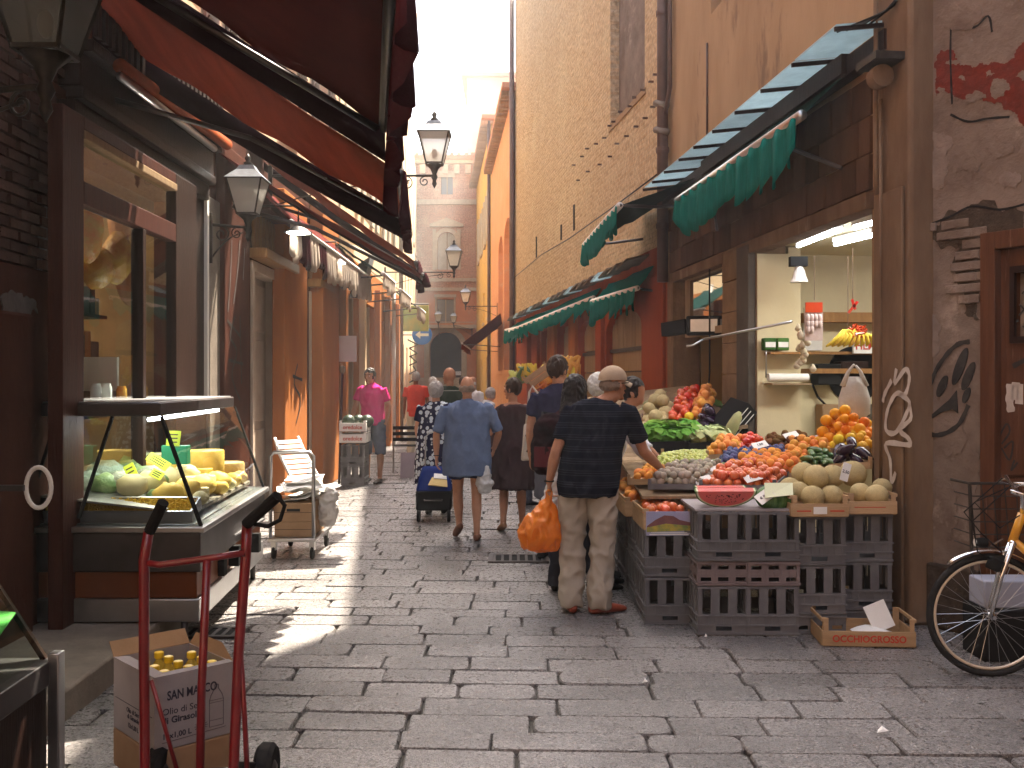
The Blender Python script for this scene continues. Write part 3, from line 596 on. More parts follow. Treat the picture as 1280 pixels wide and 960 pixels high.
# shutters, posts and hatches of the old shops
def planked(parent, x0, x1, z0, z1, y, n, m, name='plank', arc=0):
    for i in range(n):
        a, b = x0 + (x1 - x0) * i / n, x0 + (x1 - x0) * (i + 1) / n; zt = z1
        if arc:
            c = (x0 + x1) / 2; r = (x1 - x0) / 2; k = max(0, 1 - (((a + b) / 2 - c) / r) ** 2); zt = z1 - arc + arc * math.sqrt(k)
        MB().box(a + 0.004, b - 0.004, y - 0.02, y + random.uniform(0, 0.006), z0, zt).build(name, m, parent)
for k, h in enumerate(arch):
    d_ = MB().box(h[0], h[1], -0.2, -0.16, 0, h[3]).build('shop_front', M['wood_dark'], b2)
    planked(d_, h[0], h[1], 2.12 if k == 0 else 2.15, h[3], -0.12, 12, M['wood_pale'], arc=h[4])
    MB().box(h[0], h[1], -0.16, -0.08, 2.06, 2.12).build('transom', M['wood_dark'], d_)
    for j in range(6): MB().box(h[0] + 0.02, h[1] - 0.02, -0.15, -0.12 + (j % 2) * .004, 0.1 + j * 0.33, 0.1 + j * 0.33 + 0.31).build('shutter_board', M['wood_pale'], d_)
for h in holes[2:]:
    d_ = MB().box(h[0], h[1], -0.2, -0.16, 0, h[3]).build('shop_front', M['wood_pale'], b2)
    MB().box(h[0] + .1, (h[0] + h[1]) / 2 - .03, -0.16, -0.12, 0.1, 2.6).build('shutter', M['wood_pale'], d_); MB().box((h[0] + h[1]) / 2 + .03, h[1] - .1, -0.16, -0.12, 0.1, 2.6).build('shutter', M['wood_pale'], d_)
for px0, px1, mm in ((755, 748, 'red_wall'), (722, 714, 'orange'), (696, 687, 'orange'), (674, 667, 'red_wall')):
    MB().box(S2(px0), S2(px1), -0.01, 0.06, 0, 3.0).build('pilaster', M[mm], b2, bevel=0.01)
MB().box(S2(831), S2(803) - 0.08, -0.012, 0.035, 0, 3.05).build('pilaster', M['red_wall'], b2, bevel=0.01)
# slatted stone ledge stepping above the far awnings
led = RW2.thing('tiled_ledge', 'stepped grey slab ledge over the teal awnings on the brick building', 'canopy')
for i in range(22):
    a = S2(812) + i * 0.62
    MB().quad((a, 0.0, 3.38), (a + 0.6, 0.0, 3.30), (a + 0.6, 0.34, 3.22), (a, 0.34, 3.30), 0.025).build('slab', M['canopyglass'] if i % 4 == 3 else M['whitestone'], led)

# ---------------------------------------------------------------- far right houses
def facade(w, name, label, m, h, holes, side=1, depth=5, trimm=None, frames=None, t=0.22, eave=None, shut=None):
    b = w.thing(name, label, 'building'); holed(0, w.len, 0, h, holes, 0, t, side).build('wall', m, b); shell(w, m, 'rear_wall', h, b, depth, side=side)
    for hh in holes:
        yb = -t * side; mm = M['void'] if hh[2] < 0.1 else (shut or M['glass_dark'])
        pn = MB().box(hh[0], hh[1], min(yb * .8, yb * 1.1), max(yb * .8, yb * 1.1), hh[2], hh[3]).build('door' if hh[2] < 0.1 else 'window', mm, b)  # door-height openings get a flat sheet painted dark as an unlit interior
        if hh[2] > 0.1:
            xm = (hh[0] + hh[1]) / 2; MB().box(xm - .03, xm + .03, min(yb * .6, yb * .85), max(yb * .6, yb * .85), hh[2], hh[3]).build('frame', M['wood_pale'], pn)
            MB().box(hh[0] - .1, hh[1] + .1, min(0, side * .08), max(0, side * .08), hh[2] - .12, hh[2] - .003).build('sill', trimm or m, pn)
    if eave:
        e = MB(); e.box(-0.3, w.len + 0.1, min(-side, side * eave), max(-side, side * eave), h + 0.02, h + 0.16); rf = e.build('roof', M['roof'], b)
        n = int(w.len / 0.35)
        for i in range(n): MB().cbox((0.1 + i * w.len / n, side * (eave - 0.25), h - 0.06), (0.10, 0.5, 0.14)).build('rafter', M['wood_pale'], rf)
    return b
M['glass_dark'] = mat('dark_window_glass', (0.10, 0.10, 0.11), None, rough=0.15)
M['shut_grey'] = mat('pale_shutter', (0.50, 0.46, 0.38), (0.42, 0.38, 0.3), 4, 0.7, 0.2, 30)
RW3 = Wall((0.02, 28.7), (-0.82, 40.0)); RW4 = Wall((-0.82, 40.1), (-1.92, 54.0))
facade(RW3, 'salmon_house', 'salmon house with tall narrow arched recesses and a tiled eave', M['salmon'], 9.9,
       [(RW3.S(638), RW3.S(630), 1.9, 6.6, 0.6), (RW3.S(628.5), RW3.S(623), 1.9, 6.5, 0.6), (RW3.S(640), RW3.S(635), 0, 1.7)], eave=0.32, shut=M['salmon'], depth=5)
b4 = facade(RW4, 'yellow_house', 'yellow house with open shutters at the far end of the right side', M['yellow'], 12.0,
       [(1.2, 2.2, 7.6, 9.6), (4.2, 5.2, 7.6, 9.6), (7.4, 8.4, 7.6, 9.6), (10.6, 11.6, 7.6, 9.6), (1.2, 2.2, 4.2, 5.6), (5.5, 6.5, 4.2, 5.6), (3, 4.2, 0, 2.6), (8, 9.2, 0, 2.6)], eave=0.4, shut=M['wood_pale'], trimm=M['trim'])
for x in (1.2, 4.2, 7.4, 10.6):
    for q in (x - 0.5, x + 1.0): MB().box(q, q + 0.5, 0.01, 0.06, 7.55, 9.65).build('shutter', M['shut_grey'], b4)
MB().tube([(0.1, 0.1, 12), (0.1, 0.1, 0)], 0.07).build('downpipe', M['pipe'], b4, True)
tw = thing('tall_block', 'tall pale block rising behind the yellow house', 'building', (-2.75, 61, 0))
MB().box(0, 6, 0, 8, 0, 20.0).build('wall', M['cream'], tw); MB().box(-0.35, 6.4, -0.4, 8.3, 20.0, 20.25).build('roof', M['roof'], tw)
for i in range(3): MB().box(0.8 + i * 1.8, 1.5 + i * 1.8, -0.06, 0.02, 15.6, 17.3).build('window', M['shut_grey'], tw)

# ---------------------------------------------------------------- palace closing the street
PD = 55.0
def pz(py): return EYE + (HY - py) * PD / F
def pxx(px): return (px - CX) * PD / F
pal = thing('palace', 'terracotta palace with a dark arched portal closing the end of the street', 'building', (0, PD, 0))
ph = [(pxx(537), pxx(577), 0.0, pz(415), (pxx(577) - pxx(537)) / 2), (pxx(546), pxx(567.5), pz(404), pz(374)), (pxx(547), pxx(570), pz(337), pz(290), (pxx(570) - pxx(547)) / 2), (pxx(551), pxx(566), pz(243), pz(220))]
for k in (-1, 1):
    for d_ in (4.6,): ph += [(pxx(546) + k * d_, pxx(567.5) + k * d_, pz(404), pz(374)), (pxx(547) + k * d_, pxx(570) + k * d_, pz(337), pz(290), 0.5), (pxx(551) + k * d_, pxx(566) + k * d_, pz(243), pz(220))]
holed(-14, 6, 0, pz(362), [h for h in ph if h[3] < pz(362)], 0, 0.5, -1).build('lower_wall', mat('terracotta_plaster', (0.58, 0.24, 0.11), (0.48, 0.18, 0.08), 1.0, 0.85, 0.2, 20, c3=(0.5, 0.33, 0.2), s3=0.8, w3=0.55), pal)
holed(-14, 6, pz(362), pz(205), [h for h in ph if h[3] > pz(362)], 0, 0.5, -1).build('upper_wall', M['brick_pink'], pal)
MB().box(-14, 6, 0.5, 8, 0.0, pz(206)).build('rear_wall', M['brick_pink'], pal)
MB().box(pxx(500), pxx(596), -0.12, 0.0, 0.0, pz(472)).build('plinth', M['trim'], pal)
def band(z0, z1, out, m=None): return MB().box(-14, 6, -out, 0.0, z0, z1).build('cornice', m or M['trim'], pal)
band(pz(364), pz(360), 0.22); band(pz(352), pz(348), 0.18); band(pz(410), pz(406), 0.15); band(pz(256), pz(250), 0.2); band(pz(206), pz(202), 0.5)
MB().box(-14, 6, -0.7, 0.6, pz(202), pz(197)).build('roof', M['roof'], pal)
for i in range(40): MB().cbox((-12 + i * 0.38, -0.75, pz(197)), (0.2, 0.3, 0.16)).build('roof_tile', M['roof'], pal)
for i in range(16): MB().box(-10 + i * 0.62, -9.7 + i * 0.62, -0.35, 0.0, pz(218), pz(207)).build('bracket', M['trim'], pal)
def archtrim(x0, x1, z1, wd_, out, name='arch_surround', z0=0.0):
    r = (x1 - x0) / 2; c = (x0 + x1) / 2; zc = z1 - r; n = 14
    inn = [(x0, z0)] + [(c - r * math.cos(math.pi * k / n), zc + r * math.sin(math.pi * k / n)) for k in range(n + 1)] + [(x1, z0)]
    ou = [(x0 - wd_, z0)] + [(c - (r + wd_) * math.cos(math.pi * k / n), zc + (r + wd_) * math.sin(math.pi * k / n)) for k in range(n + 1)] + [(x1 + wd_, z0)]
    k = len(inn); vs = [(a, -out, b) for a, b in inn + ou] + [(a, 0.0, b) for a, b in inn + ou]
    fs = [f for i in range(k - 1) for f in ((i, i + 1, k + i + 1, k + i), (k + i, k + i + 1, 3 * k + i + 1, 3 * k + i), (i, 2 * k + i, 2 * k + i + 1, i + 1))]
    return MB().add(vs, fs).build(name, M['trim'], pal)
archtrim(pxx(537), pxx(577), pz(415), 0.28, 0.2); archtrim(pxx(547), pxx(570), pz(290), 0.2, 0.16, z0=pz(337))
for k in (0, -4.6, 4.6):
    w0, w1 = pxx(541) + k, pxx(576) + k; m = MB(); m.box(w0, w0 + 0.2, -0.14, 0, pz(337), pz(287)); m.box(w1 - 0.2, w1, -0.14, 0, pz(337), pz(287)); m.build('window_column', M['trim'], pal)
    MB().prism([(w0 - 0.15, pz(284)), (w1 + 0.15, pz(284)), (w1 + 0.15, pz(281)), ((w0 + w1) / 2, pz(273)), (w0 - 0.15, pz(281))], (-0.3, 0.0)).build('pediment', M['trim'], pal)
    for z0, z1, a, b, mm in ((pz(404), pz(374), pxx(546), pxx(567.5), 'glass_dark'), (pz(337), pz(290), pxx(547), pxx(570), 'shut_grey'), (pz(243), pz(220), pxx(551), pxx(566), 'glass_dark')):
        wn = MB().box(a + k, b + k, 0.3, 0.36, z0, z1).build('window', M[mm], pal); c = (a + b) / 2 + k
        MB().box(c - 0.03, c + 0.03, 0.26, 0.3, z0, z1).build('frame', M['wood_pale'], wn)
    for a, b, z0, z1 in ((pxx(543), pxx(570.5), pz(371), pz(369)), (pxx(548), pxx(569), pz(217), pz(219))): MB().box(a + k, b + k, -0.15, 0, z1 - .12, z0 + .12).build('window_head', M['trim'], pal)
    m = MB(); m.box(pxx(544) + k, pxx(546) + k, -0.08, 0, pz(404), pz(372)); m.box(pxx(567.5) + k, pxx(569.5) + k, -0.08, 0, pz(404), pz(372)); m.build('window_surround', M['trim'], pal)
rail = MB(); rail.box(pxx(530), pxx(592), -0.7, -0.66, pz(404) + 0.0, pz(404) + 0.04); rail.box(pxx(530), pxx(592), -0.8, 0.0, pz(411), pz(409)); rail.build('balcony', M['trim'], pal)
MB().box(pxx(537), pxx(577), 0.49, 0.53, 0, pz(415)).build('portal_dark_sheet', M['void'], pal)  # near-black sheet, the portal's inner darkness put into its colour
MB().box(pxx(569), pxx(576), 0.3, 0.34, pz(469), pz(464)).build('notice', M['paper'], pal)
# ---------------------------------------------------------------- left side buildings (street side is local -y)
LW1 = Wall((-2.93, 2.0), (-3.02, 17.4)); LW2 = Wall((-3.0, 17.5), (-3.1, 27.5)); LW3 = Wall((-3.2, 27.6), (-5.2, 54.5))
s1 = LW1.S
bl = LW1.thing('deli_building', 'orange and brown plastered house with the deli shop and two narrow doors', 'building')
sf = (s1(66), s1(236), 0.0, 3.25)
dA = (s1(313), s1(352), 0.0, 2.98); dB = (s1(386), s1(402), 0.0, 2.92)
gA = (dA[0], dA[1] + 0.1, 3.12, 3.55); gB = (dB[0] - 0.05, dB[1] + 0.15, 3.1, 3.5)
up = [(x, x + 0.95, 5.0, 7.2) for x in (2.2, 4.4, 6.6, 8.8, 11.0, 13.4)]
up2 = [(x, x + 0.95, 8.6, 10.4) for x in (2.2, 4.4, 6.6, 8.8, 11.0, 13.4)]
LH = 4.35
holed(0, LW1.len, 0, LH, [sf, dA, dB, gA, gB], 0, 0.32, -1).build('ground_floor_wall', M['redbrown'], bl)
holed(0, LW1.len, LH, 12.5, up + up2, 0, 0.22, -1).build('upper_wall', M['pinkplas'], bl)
q = MB(); q.box(0, LW1.len, 5.1, 5.3, 0, 12.5); q.box(0, 0.15, 0.32, 5.1, 0, 12.5); q.box(LW1.len - .15, LW1.len, 0.32, 5.1, 0, 12.5); q.box(-0.0, LW1.len, -0.45, 5.3, 12.52, 12.66); q.build('rear_wall', M['pinkplas'], bl)
for i, h in enumerate(up + up2):
    w_ = MB().box(h[0], h[1], 0.16, 0.2, h[2], h[3]).build('window', M['glass_dark'], bl)
    MB().box(h[0] - 0.08, h[1] + 0.08, -0.1, 0.0, h[2] - 0.1, h[2] - 0.003).build('sill', M['trim'], w_)
    for q0 in (h[0] - 0.46, h[1] + 0.02):
        sh = MB(); sh.box(q0, q0 + 0.44, -0.05, -0.012, h[2], h[3])
        for k in range(16): sh.cbox((q0 + 0.22, -0.055, h[2] + 0.1 + k * (h[3] - h[2] - 0.2) / 15), (0.36, 0.02, 0.05), Euler((0.5, 0, 0)))
        sh.build('shutter', M['wood_red'], w_)
# brick exposed on the near pillar, plaster below
pe = s1(66)
MB().box(pe - 1.6, pe - 0.02, -0.10, 0.0, 0, 2.28).build('lower_plaster', M['redbrown'], bl, bevel=0.01)
MB().box(pe - 1.6, pe - 0.05, -0.06, 0.0, 2.25, 4.2).build('brick_backing', M['mortar'], bl)
mesh_bricks = [MB().box(-0.115, 0.115, -0.03, 0.03, 0, 0.052).mesh('brick', M['brick_dark']) for _ in range(3)]
rb = random.Random(6)
for r_ in range(27):
    z = 2.29 + r_ * 0.066; x = pe - 1.5 + (r_ % 2) * 0.12
    while x < pe - 0.13:
        o = bpy.data.objects.new('brick', mesh_bricks[r_ % 3]); COL.objects.link(o); o.parent = bl
        o.location = (x, -0.06 - rb.uniform(0.0, 0.018), z); o.rotation_euler = (0, rb.uniform(-.02, .02), rb.uniform(-.05, .05)); o.scale.x = rb.uniform(0.9, 1.0)
        x += 0.245
def lpatch(pxs, name, m, seed, y0, y1, n=3, w=LW1, parent=None, off=-0.1):
    pl = blob([w.L(a, b, off) for a, b in pxs], n, seed=seed); mb = MB(); mb.prism(pl, (y0, y1)); o = mb.build(name, m, parent or bl)
    bm = bmesh.new(); bm.from_mesh(o.data); bmesh.ops.triangulate(bm, faces=[f for f in bm.faces if len(f.verts) > 4]); bm.to_mesh(o.data); bm.free(); return o
M['limewash'] = mat('flaking_whitewash', (0.15, 0.13, 0.125), (0.10, 0.085, 0.08), 8, 0.9, 0.4, 30)
lpatch([(0, 372), (22, 366), (44, 378), (46, 392), (24, 410), (22, 440), (8, 458), (0, 450)], 'whitewash_patch', M['limewash'], 3, -0.108, -0.09)
lpatch([(50, 300), (60, 250), (66, 250), (64, 300), (60, 345), (52, 340)], 'whitewash_patch', M['limewash'], 5, -0.085, -0.05)
# white bracket ring and small iron plates on the pillar
t = thing('iron_ring', 'white painted ring fixed to the dark doorpost on the far left', 'ring', (0, 0, 0))
c = W(46, 610, 5.15); ring = MB(); ring.tube([c + Vector((0.105 * 0.62 * math.cos(a), 0.02, 0.105 * math.sin(a))) for a in [2 * math.pi * i / 24 for i in range(25)]], 0.012, 8, False)
t.location = c; ring.v = [(v[0] - c.x, v[1] - c.y, v[2] - c.z) for v in ring.v]
ring.build('hoop', M['plaswhite'], t, True); MB().bar((-0.065, 0, 0), (-0.3, 0.0, 0), 0.03).build('bracket', M['steel_dark'], t)
# street side post the ring hangs on
MB().box(s1(-40, -0.1), s1(30, -0.1), -0.16, -0.10, 0, 2.0).build('plaster_skirt', M['redbrown'], bl, bevel=0.02)
# cornice box (rolled awning housing) over the deli window
cor = MB(); a, b = sf[0] - 0.05, sf[1] + 0.1
for y0, z0, z1 in ((-0.16, 3.28, 3.42), (-0.22, 3.42, 3.50), (-0.20, 3.50, 3.72), (-0.28, 3.72, 3.80)): cor.box(a, b, y0, -0.002, z0, z1)
cor.build('dark_cornice', M['wood_dark'], bl, bevel=0.01)
for i in range(26):
    x = a + 0.06 + i * (b - a - 0.12) / 25; MB().box(x - 0.03, x + 0.03, -0.30, -0.27, 3.82, 4.22).build('louvre_slat', M['wood_dark'], bl)
# shop front framing (proud frame plane), transom, posts
fy = -0.28
FW = LW1
def fS(px): return FW.S(px, fy)
shopf = LW1.thing('deli_shopfront', 'dark brown wooden deli shopfront with a glazed upper light and tall window', 'shopfront')
def fb(x0, x1, z0, z1, name='rail', mm='wood_dark', y0=fy - 0.04, y1=fy + 0.05, par=None, bv=0.006): return MB().box(x0, x1, y0, y1, z0, z1).build(name, M[mm], par or shopf, bevel=bv)
fb(fS(70), fS(97), 0.15, 3.24, 'post', 'wood_red'); fb(fS(214), fS(240), 0.0, 3.24, 'post', 'wood_dark')
x0, x1 = fS(97) + .002, fS(214) - .002
fb(x0, x1, 2.70, 2.84, 'transom', 'wood_red'); fb(x0, x1, 3.16, 3.24, 'head', 'wood_red'); fb(x0, x1, 3.10, 3.155, 'bead', 'wood_pale', fy - .05)
fb(fS(172), fS(176), 0.5, 2.698, 'mullion', 'wood_dark')
MB().box(x0, x1, fy, fy + 0.006, 1.0, 2.70).build('window_glass', M['glass'], shopf); MB().box(x0, x1, fy, fy + 0.006, 2.84, 3.10).build('upper_glass', M['glass'], shopf)
fb(x0, x1, 1.40, 1.45, 'shelf', 'steel', fy + .02, fy + 0.35)
# deli interior
inn = LW1.thing('deli_interior', 'dim brown deli room behind the shop window', 'room')
m = MB(); m.box(sf[0] - 1.2, sf[1] + 1.0, 2.9, 3.0, 0.1, 3.6); m.box(sf[1] + 1.0, sf[1] + 1.1, 0.34, 2.9, 0.1, 3.6); m.box(sf[0] - 1.3, sf[0] - 1.2, 0.34, 2.9, 0.1, 3.6)
m.build('back_wall', mat('brown_shop_wall', (0.34, 0.24, 0.13), (0.24, 0.16, 0.09), 3, 0.6), inn)
MB().box(sf[0] - 1.2, sf[1] + 1.0, 0.34, 2.9, 3.3, 3.36).build('ceiling', M['wood_red'], inn); MB().box(sf[0] - 1.2, sf[1] + 1.0, -0.2, 2.9, 0.08, 0.14).build('floor', M['floor_tile'], inn)
for k in range(5):
    p = (s1(100) + 0.5 + k * 0.5, 0.7 + 0.25 * k, 3.27); sp = thing('ceiling_spotlight', ('first', 'second', 'third', 'fourth', 'fifth')[k] + ' lit spotlight from the left in the deli ceiling', 'light', (0, 0, 0), group='spotlights in the deli ceiling')
    w = LW1.P(p[0], p[1], p[2]); sp.location = w
    MB().lathe([(0.055, 0.0), (0.06, 0.03)], n=14).build('rim', M['steel'], sp); MB().lathe([(0.04, -0.012), (0.04, -0.002)], n=12).build('lamp', M['warmbulb'], sp)
def pt(px, py, d): return W(px, py, d)
pL = bpy.data.lights.new('deli_light', 'POINT'); pL.energy = 26; pL.color = (1, 0.72, 0.42); pL.shadow_soft_size = 0.25; po = bpy.data.objects.new('deli_light', pL); COL.objects.link(po); po.location = LW1.P(s1(150), 1.3, 3.0)
gr_ = random.Random(9)
for z_ in (1.3, 1.75, 2.2, 2.65):
    MB().box(s1(100) - .3, s1(236), .75, 1.05, z_ - .03, z_).build('shelf', M['wood_dark'], inn); x_ = s1(100) - .25
    while x_ < s1(236) - .1:
        w_ = gr_.uniform(.08, .18); h_ = gr_.uniform(.14, .34); mm = gr_.choice(['wood_dark', 'card', 'ham_', 'redink', 'pkg', 'wood_ochre', 'whitecard', 'wood_red', 'leafb'])
        mm = {'ham_': 'pil_brown', 'pkg': 'orange', 'leafb': 'awn_green_dk'}.get(mm, mm); MB().box(x_, x_ + w_ - .012, .78, .78 + gr_.uniform(.1, .2), z_ + .002, z_ + h_).build('shelf_goods', M[mm], inn, bevel=.008); x_ += w_
# hanging cellophane packets, hams and jars inside the window
def rnd_pack(name, label, c, r, mm, cat='package'):
    mb = MB(); mb.ell((0, 0, 0), r, 12, 9); o = mb.build(name, mm, None, True); o.location = c
    for v in o.data.vertices: v.co += v.co.normalized() * 0.25 * min(r) * noise.noise(v.co * 14 + Vector(c))
    return tag(o, label, cat)
M['pk_orange'] = mat('orange_cellophane', (0.75, 0.2, 0.03), (0.6, 0.42, 0.06), 14, 0.15, 0.8, 30); M['pk_gold'] = mat('gold_cellophane', (0.65, 0.42, 0.08), (0.5, 0.2, 0.04), 12, 0.15, 0.8, 30)
M['ham'] = mat('cured_ham', (0.42, 0.2, 0.09), (0.3, 0.13, 0.06), 8, 0.5, 0.5, 20)
for i, (px, py, r, mm, lb) in enumerate(((74, 290, (.10, .08, .2), 'pk_orange', 'orange cellophane packet hanging left of the brown shop post'), (112, 290, (.10, .09, .22), 'pk_orange', 'orange cellophane parcel hanging high behind the deli window'),
    (122, 335, (.12, .1, .16), 'pk_gold', 'gold wrapped parcel hanging below the orange one in the deli window'), (146, 322, (.11, .1, .2), 'pk_gold', 'yellow wrapped parcel right of the gold one in the deli window'), (150, 278, (.09, .08, .15), 'ham', 'brown ham hanging high at the right of the deli window'), (162, 350, (.10, .09, .2), 'ham', 'brown ham hanging low at the right of the deli window'))):
    rnd_pack('hanging_parcel' if mm != 'ham' else 'hanging_ham', lb, W(px, py, 7.0 + 0.15 * i), r, M[mm], 'package' if mm != 'ham' else 'ham')
for i, (px, hh, mm, lb) in enumerate(((120, 0.14, 'paper', 'tall pale tin on the shelf above the display case, leftmost'), (133, 0.14, 'paper', 'pale tin with yellow edge, second on the deli shelf'), (152, 0.12, 'pk_orange', 'orange jar on the deli shelf right of the pale tins'), (166, 0.13, 'ham', 'brown packet on the deli shelf beside the orange jar'), (179, 0.12, 'pk_gold', 'gold jar at the right end of the deli shelf'))):
    x = LW1.S(px, fy + 0.2); p = LW1.P(x, fy + 0.2, 1.45); o = MB().lathe([(0.035, 0), (0.038, 0.01), (0.038, hh * .8), (0.03, hh * .9), (0.03, hh)], n=12).build('shelf_jar', M[mm], None, 'auto'); o.location = p; tag(o, lb, 'jar')
sc_ = thing('scale', 'white counter scale with bright display inside the deli', 'scale', LW1.P(LW1.S(120, 0.2), 0.2, 1.45)); MB().box(-.15, .15, -.12, .12, 0, 0.08).build('base', M['steel_dark'], sc_); MB().box(-.14, .14, 0.05, .09, 0.08, 0.34).build('display', M['plaswhite'], sc_)
# stone step in front
st = thing('stone_step', 'worn pale stone step below the deli shopfront', 'step', (0, 0, 0))
e = [G(68, 880, .15), G(150, 805, .15)]; MB().add([(-3.0, 3.6, -0.02), (e[0].x - .02, 3.6, -0.02), (e[1].x, 8.3, -0.02), (-3.0, 8.3, -0.02), (-3.0, 3.6, 0.15), (e[0].x - .02, 3.6, 0.15), (e[1].x, 8.3, 0.15), (-3.0, 8.3, 0.15)],
   [(3, 2, 1, 0), (4, 5, 6, 7), (0, 1, 5, 4), (1, 2, 6, 5), (2, 3, 7, 6), (3, 0, 4, 7)]).build('tread', M['whitestone'], st, bevel=0.015)
# pilasters between deli and doors
def pil(px0, px1, out, h, m, name='pilaster', z0=0.0): return MB().box(LW1.S(px0, -out), LW1.S(px1, -out), -out, 0.0, z0, h).build(name, M[m], bl, bevel=0.015)
pil(240, 258, 0.10, 4.0, 'wood_dark', 'corner_post'); pil(262, 279, 0.04, 3.4, 'whitestone'); pil(281, 311, 0.09, 4.0, 'redbrown'); pil(356, 384, 0.16, 4.0, 'orange'); pil(404, 424, 0.20, 4.3, 'orange')
pv = LW1
pl_ = MB().box(LW1.S(259, -.13), LW1.S(261.5, -.13), -0.13, -0.02, 1.35, 3.4).build('sunlit_edge_strip', M['plaswhite'], bl)  # sunlit pilaster edge, its brightness painted as a white strip
for st_ in ([(300, 300), (297, 340), (292, 380)], [(290, 300), (288, 350), (285, 390)], [(306, 310), (304, 350)]): px_strokes(LW1, -0.096, [st_], 0.03, M['limewash'], 'scrawl', bl)
px_strokes(LW1, -0.096, [[(294, 395), (288, 420), (296, 440), (290, 470), (300, 500)], [(284, 400), (300, 420)], [(286, 450), (304, 455)], [(300, 395), (302, 480)]], 0.03, M['paint_black'], 'scrawl', bl)
px_strokes(LW1, -0.166, [[(372, 455), (368, 480), (376, 500), (370, 530)], [(366, 470), (378, 475)]], 0.04, M['paint_black'], 'scrawl', bl)
# doors
def door(h, parent, nm='door'):
    x0, x1, z0, z1 = h[:4]; f = MB()
    f.box(x0, x0 + 0.10, -0.03, 0.2, 0, z1); f.box(x1 - 0.22, x1, -0.06, 0.2, 0, z1); f.box(x0 + 0.1, x1 - 0.22, -0.03, 0.2, z1 - 0.12, z1)
    f.build('door_frame', M['white_wood'], parent, bevel=0.006)
    d = MB().box(x0 + 0.1, x1 - 0.22, 0.16, 0.20, 0.02, z1 - 0.12).build(nm, M['white_wood'], parent)
    for a, b in ((0.15, 1.0), (1.1, 2.1), (2.2, z1 - 0.2)): MB().box(x0 + 0.2, x1 - 0.32, 0.13, 0.16, a, b).build('door_panel', M['white_wood'], d, bevel=0.01)
    MB().tube([(x0 + 0.2, 0.14, 1.05), (x0 + 0.2, 0.08, 1.05), (x0 + 0.28, 0.08, 1.05)], 0.01).build('handle', M['iron'], d, True)
door(dA, bl); door(dB, bl)
for gg in (gA, gB):
    n = 11
    lg = MB().box(gg[0] - 0.05, gg[1] + 0.05, -0.20, 0.0, gg[2] - 0.12, gg[2] - 0.003).build('ledge', M['wood_ochre'], bl, bevel=0.01)
    MB().box(gg[0], gg[1], 0.22, 0.25, gg[2], gg[3]).build('backing', M['void'], bl)
    for i in range(n):
        x = gg[0] + (i + .5) * (gg[1] - gg[0]) / n; MB().lathe([(0.02, gg[2]), (0.035, gg[2] + 0.1), (0.02, gg[2] + 0.2), (0.035, gg[2] + 0.3), (0.02, gg[3])], (x, -0.02, 0), 8).build('baluster', M['wood_ochre'], bl, True)
    MB().box(gg[0] - 0.05, gg[1] + 0.05, -0.24, 0.0, gg[3] + 0.003, gg[3] + 0.14).build('cornice', M['wood_red'], bl, bevel=0.01)
# shop further down inside building 1's far end and building 2
b5 = LW2.thing('far_left_house', 'ochre house with open shops, past the two narrow doors on the left', 'building')
s2 = LW2.S
h5 = [(0.2, 2.2, 0, 3.2), (2.6, 4.6, 0, 3.2), (5.2, 6.4, 0, 3.0), (7.2, 8.6, 0, 3.0)]; u5 = [(x, x + .9, z, z + 1.7) for x in (0.8, 3.0, 5.2, 7.6) for z in (4.9, 8.2)]
holed(0, LW2.len, 0, 3.9, h5, 0, .3, -1).build('ground_floor_wall', M['orange'], b5); holed(0, LW2.len, 3.9, 11.5, u5, 0, .2, -1).build('upper_wall', M['cream'], b5)
q = MB(); q.box(0, LW2.len, 4.9, 5.1, 0, 11.5); q.box(0, .12, .32, 4.9, 0, 11.5); q.box(LW2.len - .12, LW2.len, .32, 4.9, 0, 11.5); q.box(0, LW2.len, -.5, 5.1, 11.52, 11.65); q.build('rear_wall', M['cream'], b5)
for h in h5:
    d_ = MB().box(h[0], h[1], 0.24, 0.28, 0, h[3]).build('shop_front', M['wood_dark'], b5)
    for k in range(3):
        xx = h[0] + 0.04 + k * (h[1] - h[0] - .16) / 2; MB().box(xx, xx + 0.09, 0.1, 0.24, 0, h[3]).build('post', M['wood_pale'], d_)
    MB().box(h[0] + .15, h[1] - .15, 0.18, 0.2, 0.9, 2.4).build('pane', M['glass_dark'], d_)
for h in u5:
    w_ = MB().box(h[0], h[1], .12, .16, h[2], h[3]).build('window', M['glass_dark'], b5)
    for q0 in (h[0] - .44, h[1] + .02): MB().box(q0, q0 + .42, -.05, -.012, h[2], h[3]).build('shutter', M['shut_grey'], w_)
for x in (0.0, 2.35, 4.8, 6.7, 8.9): MB().box(x - .1, x + .12, -.12, 0, 0, 3.6).build('pilaster', M['orange'] if x != 2.35 else M['cream'], b5, bevel=.01)
MB().tube([(9.3, -.12, 11), (9.3, -.12, 0)], .06).build('downpipe', M['whitestone'], b5, True); MB().tube([(6.9, -.18, 4), (6.9, -.18, 0)], .05).build('downpipe', M['plaswhite'], b5, True)
facade(LW3, 'washed_out_houses', 'pale sunlit house front beyond the far left shops', M['cream'], 12.5,
       [(x, x + 1.0, z, z + 1.9) for x in (1.5, 4.5, 7.5, 11, 15, 19, 23) for z in (4.2, 8.0)] + [(x, x + 1.5, 0, 2.8) for x in (1, 5, 9, 14, 19)], side=-1, shut=M['shut_grey'], trimm=M['trim'])

